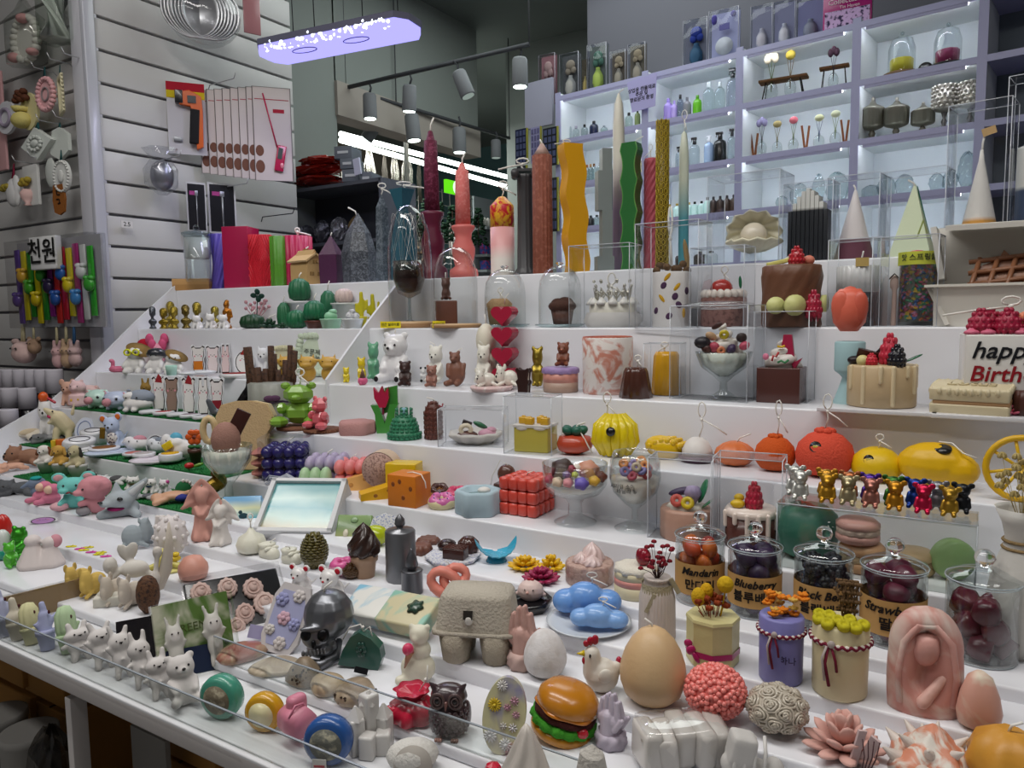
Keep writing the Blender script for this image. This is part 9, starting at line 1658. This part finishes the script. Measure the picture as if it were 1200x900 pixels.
for(px,pt_,pb_,w,c,x,nm,lb) in((425,243,330,40,'#8c2c3a',-3.8,'gift_display','reddish mixed goods on the left of the far stall counter'),(455,262,330,34,'#7a3a34',-3.6,'gift_display','dark red goods behind the grey obelisk candle'),(500,283,330,60,'#4a4f54',-3.7,'gift_display','grey goods low in the far stall behind the domes'),(540,262,300,30,'#c9c6c4',-3.6,'gift_display','white and red boxes behind the salmon candlestick')):
 pl=hang(px,pt_,pb_,w,x=x);r=random.Random(px)
 make(nm,lb,'goods',pl,[('shelf_frame','matte:#6f6a66',lambda b:b.B(0,.3,.5,1,.1,.5)),('boxes','speckle:%s:#c9a68a:30'%c,lambda b:[b.B(-.8+.4*i,0,.1+.22*j,.17,.2,.08+.02*r.random(),bev=.004) for i in range(5) for j in range(4)]),('bright_packs','matte:#c8551f',lambda b:[b.B(-.6+.4*i,-.15,.18+.22*j,.08,.12,.06) for i,j in((0,1),(2,0),(3,2))])])
pl=hang(576,232,330,44,x=-3.5);t=make('wall_shelf','grey shelf unit with small white figurines and colourful boxes behind the marbled candle','shelf',pl,[('frame','matte:#8a9296',lambda b:b.B(0,.4,.5,1,.05,.5).B(0,0,.62,1,.4,.015).B(0,0,.3,1,.4,.015).B(0,0,.12,1,.4,.015)),('white_figurines','matte:#cfccc6',lambda b:[b.E(-.7+.3*i,-.1,.69,.13,.12,.06) for i in range(6)]),('colored_boxes','speckle:#2c4a9a:#b02c5a:40',
lambda b:b.B(0,-.1,.38,.9,.2,.06).B(0,-.1,.19,.9,.2,.05))])
# dark shelf unit with red bags, behind the plum candles
ux0,ux1=on_y(324,300,2.62),on_y(448,300,2.62);dz0=on_y(380,217,2.62).z
t=thing('storage_shelf','dark grey storage shelf behind the plum and grey crystal candles','shelf',((ux0.x+ux1.x)/2,2.62,0));hwu=(ux1.x-ux0.x)/2
M().B(0,.24,dz0/2,hwu,.01,dz0/2).build('back_panel','matte:#3d4046',t)
for s in(-1,1):M().B(s*hwu,.12,dz0/2,.01,.12,dz0/2).build('side_panel','matte:#5a5d66',t)
for z in(dz0,dz0-.27,dz0-.54):M().B(0,.12,z-.008,hwu,.12,.008).build('shelf_board','matte:#55585f',t)
def bag(px,pb,w,h,c,lb,y=2.74):
 q=on_y(px,pb,y);s=depth(q)/F;crumple('plastic_bag',lb,'bag',Vector((q.x,q.y,q.z)),w*s,.2,h*s,c,int(px),'red bags on the dark shelf')
zb_=dz0
for(px,pb,w,h,lb) in((374,220,66,13,'lowest long red plastic bag on the dark shelf'),(370,208,70,13,'middle red plastic bag of the pile on the dark shelf'),(378,197,52,13,'topmost red plastic bag of the pile on the dark shelf')):bag(px,pb,w,h,'gloss:#8e1f14',lb)
for(px,pb,pt_,w,lb) in((412,213,199,22,'grey box at the bottom left of the box pile'),(430,216,202,14,'grey box at the bottom right of the box pile'),(408,198,186,18,'light grey box in the middle of the box pile'),(403,186,172,22,'topmost dark grey box of the pile beside the red bags')):
 q=on_y(px,pb,2.68);s=depth(q)/F;t=thing('grey_box',lb,'box',q,R_(20),'grey boxes beside the red bags');M().B(0,.05,(pb-pt_)*s/2,w*s/2,.06,(pb-pt_)*s/2,bev=.002).build('carton_body','matte:#6d737c',t);M().B(0,-.012,(pb-pt_)*s/2,w*s*.3,.001,.006).build('print','matte:#c9ccd0',t)
q=on_y(419,205,2.65);s=depth(q)/F;o=M().B(0,0,9.5*s,5*s,.004,9.5*s,rot=(0,-8,0)).build('white_card','matte:#c9cbe0');o.location=q;tag(o,'white card leaning on the grey boxes','card')
for(px,pb,pt_,w,c,lb) in((345,250,224,12,'#23252a','black bottle like item on the upper board of the dark shelf'),(360,250,226,14,'#a3a5aa','silver packaged item on the upper board of the dark shelf'),(378,250,222,20,'#8a8c92','clear foil packages in the middle of the dark shelf'),(398,250,220,18,'#b3b5ba','brighter foil packages right of the middle of the dark shelf'),(418,252,222,16,'#7c6743','brown kraft box at the right end of the dark shelf'),
(343,283,260,18,'#7c2a34','dark red packet on the lower board of the dark shelf'),(372,284,262,30,'#2a2c30','black items in the lower part of the dark shelf')):
 q=on_y(px,pb,2.74);s=depth(q)/F;z=dz0-.27 if pb<260 else dz0-.54;crumple('shelf_package',lb,'package',Vector((q.x,2.74,z)),w*s,.1,(pb-pt_)*s,('foil:' if 'foil' in lb or 'silver' in lb else 'matte:')+c,int(px))
 # goods on and in the lilac shelving
def S(u,z,off=.1):return SA+SU*u+SN*off+Vector((0,0,z))
def sput(px,row,w,hpx,off=.1):
 u,_=on_s(px,150,off);z=ZB[row];q=Pl();q.loc=S(u,z,off);s=depth(q.loc)/F;q.u=w*s/2;q.h=hpx*s;q.rz=SROT+R_(10);return q
def SB(name,lb,cat,px,row,w,hpx,parts,off=.1,group=None,rot=0):q=sput(px,row,w,hpx,off);return make(name,lb,cat,q,parts(q) if callable(parts) else parts,rot,group)
def bottle(c,cap='#1a1a1e',k='glass',pump=False,spray=False,wide=.9):
 P=[('bottle_body',f'{k}:{c}',lambda b:b.L([(.9,0),(.95,.03),(.95,.6),(.8,.7),(.35,.76),(.3,.8)],n=18,cap=(k!='glass')))]
 P.append(('cap','gloss:'+cap,lambda b:b.L([(.34,.77),(.36,.78),(.34,.9 if not pump else.86),(.3,.91 if not pump else.87)],n=14)))
 if pump or spray:P.append(('nozzle','gloss:'+cap,lambda b:b.B(-.1,0,.95,.5,.25,.035,bev=.001).T([(0,0,.86),(0,0,.95)],.1).T([(-.5,0,.93),(-.6,0,.84)],.06)))
 return P
def shelf_bottle(px,row,w,h,c,lb,cap='#1a1a1e',off=.1,**k):SB('bottle',lb,'bottle',px,row,w,h,bottle(c,cap,**k),off)
# rows: 8 = top shelf of the unit, 7 second, 6 third, 5 fourth
R8,R7,R6,R5=8,7,6,5
for(px,w,h,c,cap,k,lb) in((666,9,27,'#e6ecec','#a79ab8','glass','tall clear perfume bottle at the left end of the top bottle shelf'),(675,9,20,'#e6ecec','#9a94a4','glass','short clear perfume bottle second from the left on the top shelf'),(685,9,20,'#dfe6e6','#16161a','glass','clear perfume bottle with a square black cap'),(696,11,22,'#10183c','#0c0c14','gloss','dark navy perfume bottle on the top shelf'),
(708,9,14,'#dfe8e8','#8f9aa4','glass','low clear perfume bottle right of the navy one'),(727,9,24,'#b38a8f','#4a2430','gloss','rose tinted bottle behind the tall lavender taper'),(737,10,24,'#dfe8e4','#22252a','glass','clear square bottle with a grey cap by the shelf post'),(747,7,26,'#7f8f5c','#20241c','gloss','olive bottle beside the first shelf post')):
 shelf_bottle(px,R8,w,h,c,lb,cap,k=k)
for i,px in enumerate((677,684,688,692,696,703,709,714)):shelf_bottle(px,R7,8,24,'#dfe8e8','small square clear bottle with a %s cap, number in a row behind the yellow wavy candle'.replace(' number in a row','')%('black','dark','copper','tan','bronze','silver','clear','grey')[i],('#151518','#2a2428','#8a5a34','#a9825a','#6f4a2c','#a9adb3','#cfd5d8','#7c8086')[i],off=.08)
for i,(px,c) in enumerate(((737,'#bfa25a'),(748,'#b99a50'))):shelf_bottle(px,R7,11,26,'#e3ddc2','gold capped round bottle %s on the second shelf'%('left of its twin','right of its twin'),c) if False else shelf_bottle(px,R7,11,26,'#e3ddc2',('gold capped round bottle above the green wavy candle','gold capped round bottle next to the shelf post')[i],c)
for i,px in enumerate((684,692,699,737,744)):shelf_bottle(px,R6,9,16,'#23262b' if i%2 else '#cfd8d8',('black dropper bottle left on the third shelf','small dark bottle second on the third shelf','small black bottle third on the third shelf','small clear bottle by the green candle','small dark bottle by the post on the third shelf')[i],k='gloss' if i%2 else 'glass')
for(px,w,h,c,cap,k,lb,kw) in((783,11,32,'#a48fd8','#9c84d4','gloss','taller lilac plastic bottle on the second column shelf',{}),(790,8,28,'#b39fe0','#a08cd6','gloss','shorter lilac plastic bottle beside the taller one',{}),(797,9,34,'#c9d0dc','#17181c','glass','slim clear spray bottle with a black cap',{}),(805,10,29,'#7f8088','#6a6b72','gloss','grey plastic bottle left of the green one',{}),(817,
11,29,'#5fae1c','#4e9a14','gloss','bright green plastic bottle on the second column shelf',{}),(830,14,42,'#e9f1f2','#d3dcdf','glass','tall clear round shouldered bottle right of the green one',{}),(843,13,40,'#e9f1f2','#d3dcdf','glass','tall clear bottle with a small gold tag',{}),(858,15,50,'#dfe3ea','#1a1a1e','glass','large clear pump bottle with a printed label',{'pump':True})):shelf_bottle(px,
R8,w,h,c,lb,cap,k=k,**kw)
for(px,w,h,c,cap,k,lb,kw) in((796,9,28,'#dfe5ea','#17181c','glass','small clear pump bottle behind the turquoise taper',{'pump':True}),(814,13,36,'#e3e9ec','#17181c','glass','clear spray bottle with a black trigger',{'spray':True}),(831,12,36,'#9db4d4','#dfe3e8','gloss','white trigger spray bottle with a blue sea label',{'spray':True}),(844,16,38,'#101012','#0d0d0f','gloss','black spray bottle with a black label',
{'spray':True}),(858,11,40,'#e3e9ec','#17181c','glass','clear spray bottle with a square black label by the third post',{'spray':True})):shelf_bottle(px,R7,w,h,c,lb,cap,k=k,**kw)
for i,px in enumerate((785,794,808,815,823,830,837,845,853,861)):shelf_bottle(px,R6,9,20 if i<5 else 24,'#bfe0dc' if i<6 else '#3a2418',('gold capped mint bottle behind the yellow honeycomb candle','gold capped mint bottle left of the turquoise taper','gold capped mint bottle right of the turquoise taper','black capped mint bottle, first of two','black capped mint bottle, second of two','mint bottle beside the amber row',
'amber bottle with a black bulb cap, first in the row','amber bottle with a black bulb cap, second in the row','amber bottle with a black dropper, third in the row','amber bottle with a black dropper beside the post')[i],'#b39a4a' if i<3 else '#121214',k='gloss')
for i,px in enumerate((800,822,835)):shelf_bottle(px,R5,16,18,'#3a3026' if i<2 else '#cfd8da',('brown glass jars on the lowest visible shelf, left','dark boxes of bottles on the lowest visible shelf, middle','clear small bottle on the lowest visible shelf')[i],k='gloss')
# third column: bulb vases on little stools
def stool(pl):return[('seat','rough:#5a3c22',lambda b:b.B(0,0,.94,1,.3,.06,bev=.003))]+[('leg','matte:#1a1715',lambda b,x=x,y=y:b.T([(x*.7,y*.15,.9),(x*.85,y*.25,0)],.03,n=5)) for x in(-1,1) for y in(-1,1)]
def bulbvase(stem,fl,n=1,hh=1):return[('glass_bulb','glass:#f2f6f6',lambda b:b.E(0,0,.2,.9,.9,.2,n=18).L([(.25,.36),(.2,.45)],n=12,cap=False)),('stems','matte:'+stem,lambda b:[b.T([(0,0,.2),(.1*(i-1),0,.5),(.5*(i-1),0,.8)],.05,n=4) for i in range(3)]),('flowers','matte:'+fl,lambda b:[b.E(.5*(i-1),-.1,.85+.05*(i%2),.5,.4,.1,n=10) for i in range(3 if n>1 else 1)] if n>1 else b.E(0,-.1,.88,.75,.6,.1))]
SB('stool_rack','dark wood mini stool rack in the top shelf of the third column','rack',917,R8,54,26,stool,.09);SB('stool_rack','small dark wood mini stool at the right of the third column top shelf','rack',976,R8,32,29,stool,.09)
for(px,row,w,h,s,f,n,lb) in((903,R8,17,58,'#5a6a3a','#d9cdb2',3,'bulb vase with big cream flowers on the wooden stool rack'),(925,R8,15,56,'#6b5a38','#a8943a',1,'bulb vase with dried twigs and a yellow ball flower'),(975,R8,13,50,'#2a1c26','#3a2230',3,'bulb vase with dark feathers and a pink flower'),(893,R7,13,46,'#5a5f5a','#7c7896',3,'bulb vase with lilac dried flowers at the left of the wooden rack'),
(911,R7,13,40,'#7a7248','#a89a6a',1,'bulb vase with dry grass on the wooden rack'),(930,R7,13,42,'#6a7a4a','#d3707c',1,'bulb vase with a pink carnation'),(960,R7,14,40,'#5a6a86','#c9c9a0',1,'bulb vase of yellow liquid with blue wire'),(979,R7,14,42,'#7a8a5a','#d3d6b4',1,'bulb vase with a cream carnation by the fourth post')):SB('bulb_vase',lb,'vase',px,row,w,h,bulbvase(s,f,n),.07)
for px,lb in((884,'left wooden frame leg of the bulb vase rack'),(944,'crossed wooden frame legs between the bulb vases'),(990,'right wooden frame leg of the bulb vase rack')):SB('wooden_rack',lb,'rack',px,R7,10,32,[('body','matte:#8a5230',lambda b:b.B(-.4,0,.5,.22,.2,.5,rot=(0,-8,0)).B(.5,0,.48,.22,.2,.48,rot=(0,6,0)))],.12)
for i,(px,w,h) in enumerate(((938,20,26),(961,14,34),(983,26,34),(918,14,14))):
 q=sput(px,R6,w,h,.1);crumple('bagged_glass',('bagged clear glasses on the third shelf, left','tall wrapped glass on the third shelf','large crinkled clear bag on the third shelf by the post','small clear ornament on the third shelf')[i],'package',q.loc,q.u*2,q.u*1.6,q.h,'clear:#e6edee',i+30)
 # fourth column: cloches and glass candy jars
def minicloche(c,c2,base):return[('base','matte:'+base,lambda b:b.L([(1,0),(1.05,.05),(1,.1)],n=24)),('candle','wax:'+c,lambda b:b.L([(.58,.1),(.6,.4),(.5,.42)],n=30,rip=10,amp=.05)),('dome','glass:#f2f6f7',lambda b:b.L([(.72,.1),(.72,.62),(.55,.82),(.2,.9)],n=26,cap=False)),('knob','glass:#e6ecee',lambda b:b.E(0,0,.95,.12,.12,.045))]
SB('glass_cloche','small glass cloche over a yellow candle on the upper right shelf','cloche',1054,R8,40,54,minicloche('#c9bb2c','','#6a5238'));SB('glass_cloche','small glass cloche over a stack of dark pink candles on the upper right shelf','cloche',1107,R8,40,54,minicloche('#8a2050','','#1c1a1c'))
SB('black_lid','round black lid leaning between the two small cloches','lid',1082,R8,16,12,[('body','gloss:#1a1a1c',lambda b:b.L([(.9,-.2),(1,0),(.9,.2)],n=20,rot=(80,0,0),z0=.5))])
def candyjar(pl):return[('foot','gloss:#6a675c',lambda b:b.L([(.8,0),(.75,.03),(.2,.12),(.28,.18),(.15,.26)],n=24)),('jar_body','metal:#8f8d80',lambda b:b.L([(.3,.26),(.85,.32),(.95,.36),(.95,.68),(.98,.7)],n=60,rip=20,amp=.03)),('lid','metal:#9a988c',lambda b:b.L([(1,.7),(.9,.74),(.35,.82),(.15,.9)],n=40)),('finial','metal:#b3b1a6',lambda b:b.E(0,0,.94,.14,.14,.05))]
for px,w,h,lb in((1022,27,52,'smoky glass footed candy jar, leftmost and tallest'),(1050,28,48,'smoky glass footed candy jar, second from the left'),(1081,26,38,'smoky glass footed candy jar, short one in the middle')):SB('candy_jar',lb,'jar',px,R7,w,h,candyjar)
def goblet2(pl):return[('foot','gloss:#5a585a',lambda b:b.L([(.75,0),(.7,.03),(.15,.14),(.25,.22),(.12,.3),(.25,.42)],n=24)),('beaded_bowl','metal:#98948c',lambda b:b.L([(.3,.42),(.9,.48),(.98,.52),(.98,1)],n=20)),('beads','metal:#b5b1a8',lambda b:[b.E(.98*cos(a),.98*sin(a),.52+.09*j,.16,.16,.04,n=6) for j in range(6) for a in[2*pi*(i+.5*(j%2))/14 for i in range(14)]])]
for px,lb in((1106,'silver beaded goblet holder, left of the pair'),(1136,'silver beaded goblet holder, right of the pair by the last post')):SB('beaded_goblet',lb,'goblet',px,R7,26,52,goblet2)
for i,(px,w,h) in enumerate(((1022,22,16),(1041,20,24),(1062,20,24),(1100,16,22),(1116,16,24),(1136,20,42))):
 q=sput(px,R6,w,h,.1);crumple('bagged_glass',('clear glass house ornament on the right lower shelf','faceted clear glass bowl, left of the pair','faceted clear glass bowl, right of the pair','wrapped tumbler behind the boxed orange cone, left','wrapped tumbler behind the boxed orange cone, right','clear carafe behind the boxed orange cone')[i],'package',q.loc,q.u*2,q.u*1.6,q.h,'clear:#dfe6e8',i+50)
 # things on top of the shelving
def showbox(px,pb_,pt_,w,c,inner,lb,dark=False):
 q=sput(px,9,w,pb_-pt_,.09);P=[('back_card','matte:'+c,lambda b:b.B(0,.3,.5,.97,.03,.49)),('window','clear:#eceff4',lambda b:b.B(0,0,.5,1,.36,.5)),('frame_edge','gloss:#a9a8b4',lambda b:b.T([(-1,-.36,0),(-1,-.36,1),(1,-.36,1),(1,-.36,0)],.03,n=4))]+inner
 make('gift_box',lb,'box',q,P,0)
vase_=lambda c:('vase','matte:'+c,lambda b:b.L([(.3,.05),(.55,.2),(.5,.35),(.2,.48),(.22,.52)],n=20))
flw=lambda c:('flowers','rough:'+c,lambda b:b.E(0,0,.75,.5,.25,.12).E(-.25,0,.62,.3,.2,.08).E(.3,0,.64,.3,.2,.08))
showbox(643,99,43,21,'#8f6468',[vase_('#b9a5a0'),flw('#a98a86')],'pink gift box with a white vase at the left end of the shelf top');showbox(669,92,41,24,'#4d4d4e',[vase_('#8d8a86'),flw('#8f8272')],'dark clear box with a beige flower diffuser, second from the left');showbox(686,88,46,10,'#4a4234',[vase_('#8a7a4a')],'narrow dark box with a tan flower between the clear boxes')
showbox(701,85,31,24,'#5a5f5c',[vase_('#8a9a4a'),flw('#4a6a5c')],'clear box with a yellow green vase and teal flowers');showbox(725,82,41,19,'#5a5148',[vase_('#7d766c'),flw('#9a8a72')],'brown clear box with a beige rose diffuser, left of the pair');showbox(747,78,34,21,'#5f574c',[vase_('#7d766c'),flw('#9a8a72')],'brown clear box with a beige rose diffuser, right of the pair')
showbox(815,63,8,28,'#6a6a78',[vase_('#2a4a66'),flw('#2a3a8a')],'clear box with a navy vase and blue flowers on the shelf top');showbox(848,58,0,34,'#a9a8c9',[('medallion','matte:#c9c8cc',lambda b:b.L([(.55,-.02),(.6,.02)],n=28,rot=(90,0,0),y=-.1,z0=.3)),('label','matte:#6f68a0',lambda b:b.B(0,-.12,.68,.35,.02,.06)),('violet_flowers','rough:#5a4f9a',lambda b:b.E(-.7,-.1,.85,.2,.15,.1).E(.6,-.1,.9,.2,
.15,.06))],'lilac printed clear box with a round white medallion')
showbox(891,47,-6,24,'#8a889c',[vase_('#a9a4b0')],'clear box with brown labels above the third column');showbox(917,42,-10,24,'#8c8aa4',[vase_('#b3b0bc')],'clear box with a silvery bag in the middle of the third column top');showbox(947,36,-12,30,'#8d8bb0',[vase_('#76788a')],'clear box with a grey ribbed pot left of the magenta box')
q=sput(990,9,52,42,.09);t=make('collectables_box','magenta printed box with patterned lower half on the shelf top','box',q,[('box_body','gloss:#a0186c',lambda b:b.B(0,0,.5,1,.3,.5,bev=.002)),('patterned_panel','speckle:#c9a8d3:#2c2048:60',lambda b:b.B(0,-.31,.3,.92,.02,.27))],0);text('Collectables',q.u*.32,'matte:#e0c9d6',t,(0,-.33*q.u,q.h*.8));text('Tin Haven',q.u*.2,'matte:#e0c9d6',t,(.1*q.u,-.33*q.u,
q.h*.64))
# handwritten note on the shelf edge
nu,nz=on_s(752,110,-.02);q=S(nu,0,-.02);s=depth(Vector((q.x,q.y,2.4)))/F;t=thing('paper_note','lilac paper note with black handwriting taped to the shelf edge','note',Vector((q.x,q.y,nz-.0)),SROT);M().P([(-20*s,17*s),(20*s,20*s),(18*s,-17*s),(-13*s,-19*s)],-.0006,.0006).build('paper','matte:#a9a3d0',t);text('상업용 캔들재료\n주문 및\n향료문의 환영',5.5*s,'matte:#1c1822',t,(0,-.001,0),bold=.0004)
# white notice panel and hanging planners left of the shelving
pu=on_s(632,120,.05);q=S(pu[0],0,.05);s=depth(Vector((q.x,q.y,2.2)))/F
o=M().B(0,0,0,20*s,.01,26*s).build('notice_panel','matte:#9c9cae');o.location=Vector((q.x,q.y,on_s(632,122,.05)[1]));o.rotation_euler=(0,0,SROT);tag(o,'plain pale panel left of the lilac shelving','panel')
for i,(px,py,w,h,c,lb) in enumerate(((611,172,17,40,'#1d2240','navy gridded planner pack hanging left of the brown fluted candle'),(628,170,14,40,'#8d8ab0','lilac printed sheet between the dark planner packs'),(645,172,20,42,'#20222c','dark planner pack with yellow edges beside the shelving'),(612,225,14,60,'#2a2c30','black gridded pack low behind the ionic column candle'),(648,240,14,60,'#26282c',
'black gridded pack low beside the yellow wavy candle'))):
 zz_=on_s(px,py,-.03);q=S(zz_[0],zz_[1],-.03);t=thing('planner_pack',lb,'package',q,SROT);M().B(0,0,0,w*s/2,.004,h*s/2).build('card','matte:'+c,t);b=M();[b.B((-.3+.3*a)*w*s,-.006,(-.38+.19*k)*h*s,.1*w*s,.001,.07*h*s) for a in range(3) for k in range(5)];b.build('printed_grid','matte:#4a5070' if i!=1 else 'matte:#5f5c80',t);M().B(w*s*.52,0,0,.004,.005,h*s/2).build('edge_strip','matte:#8f8c3a',t)
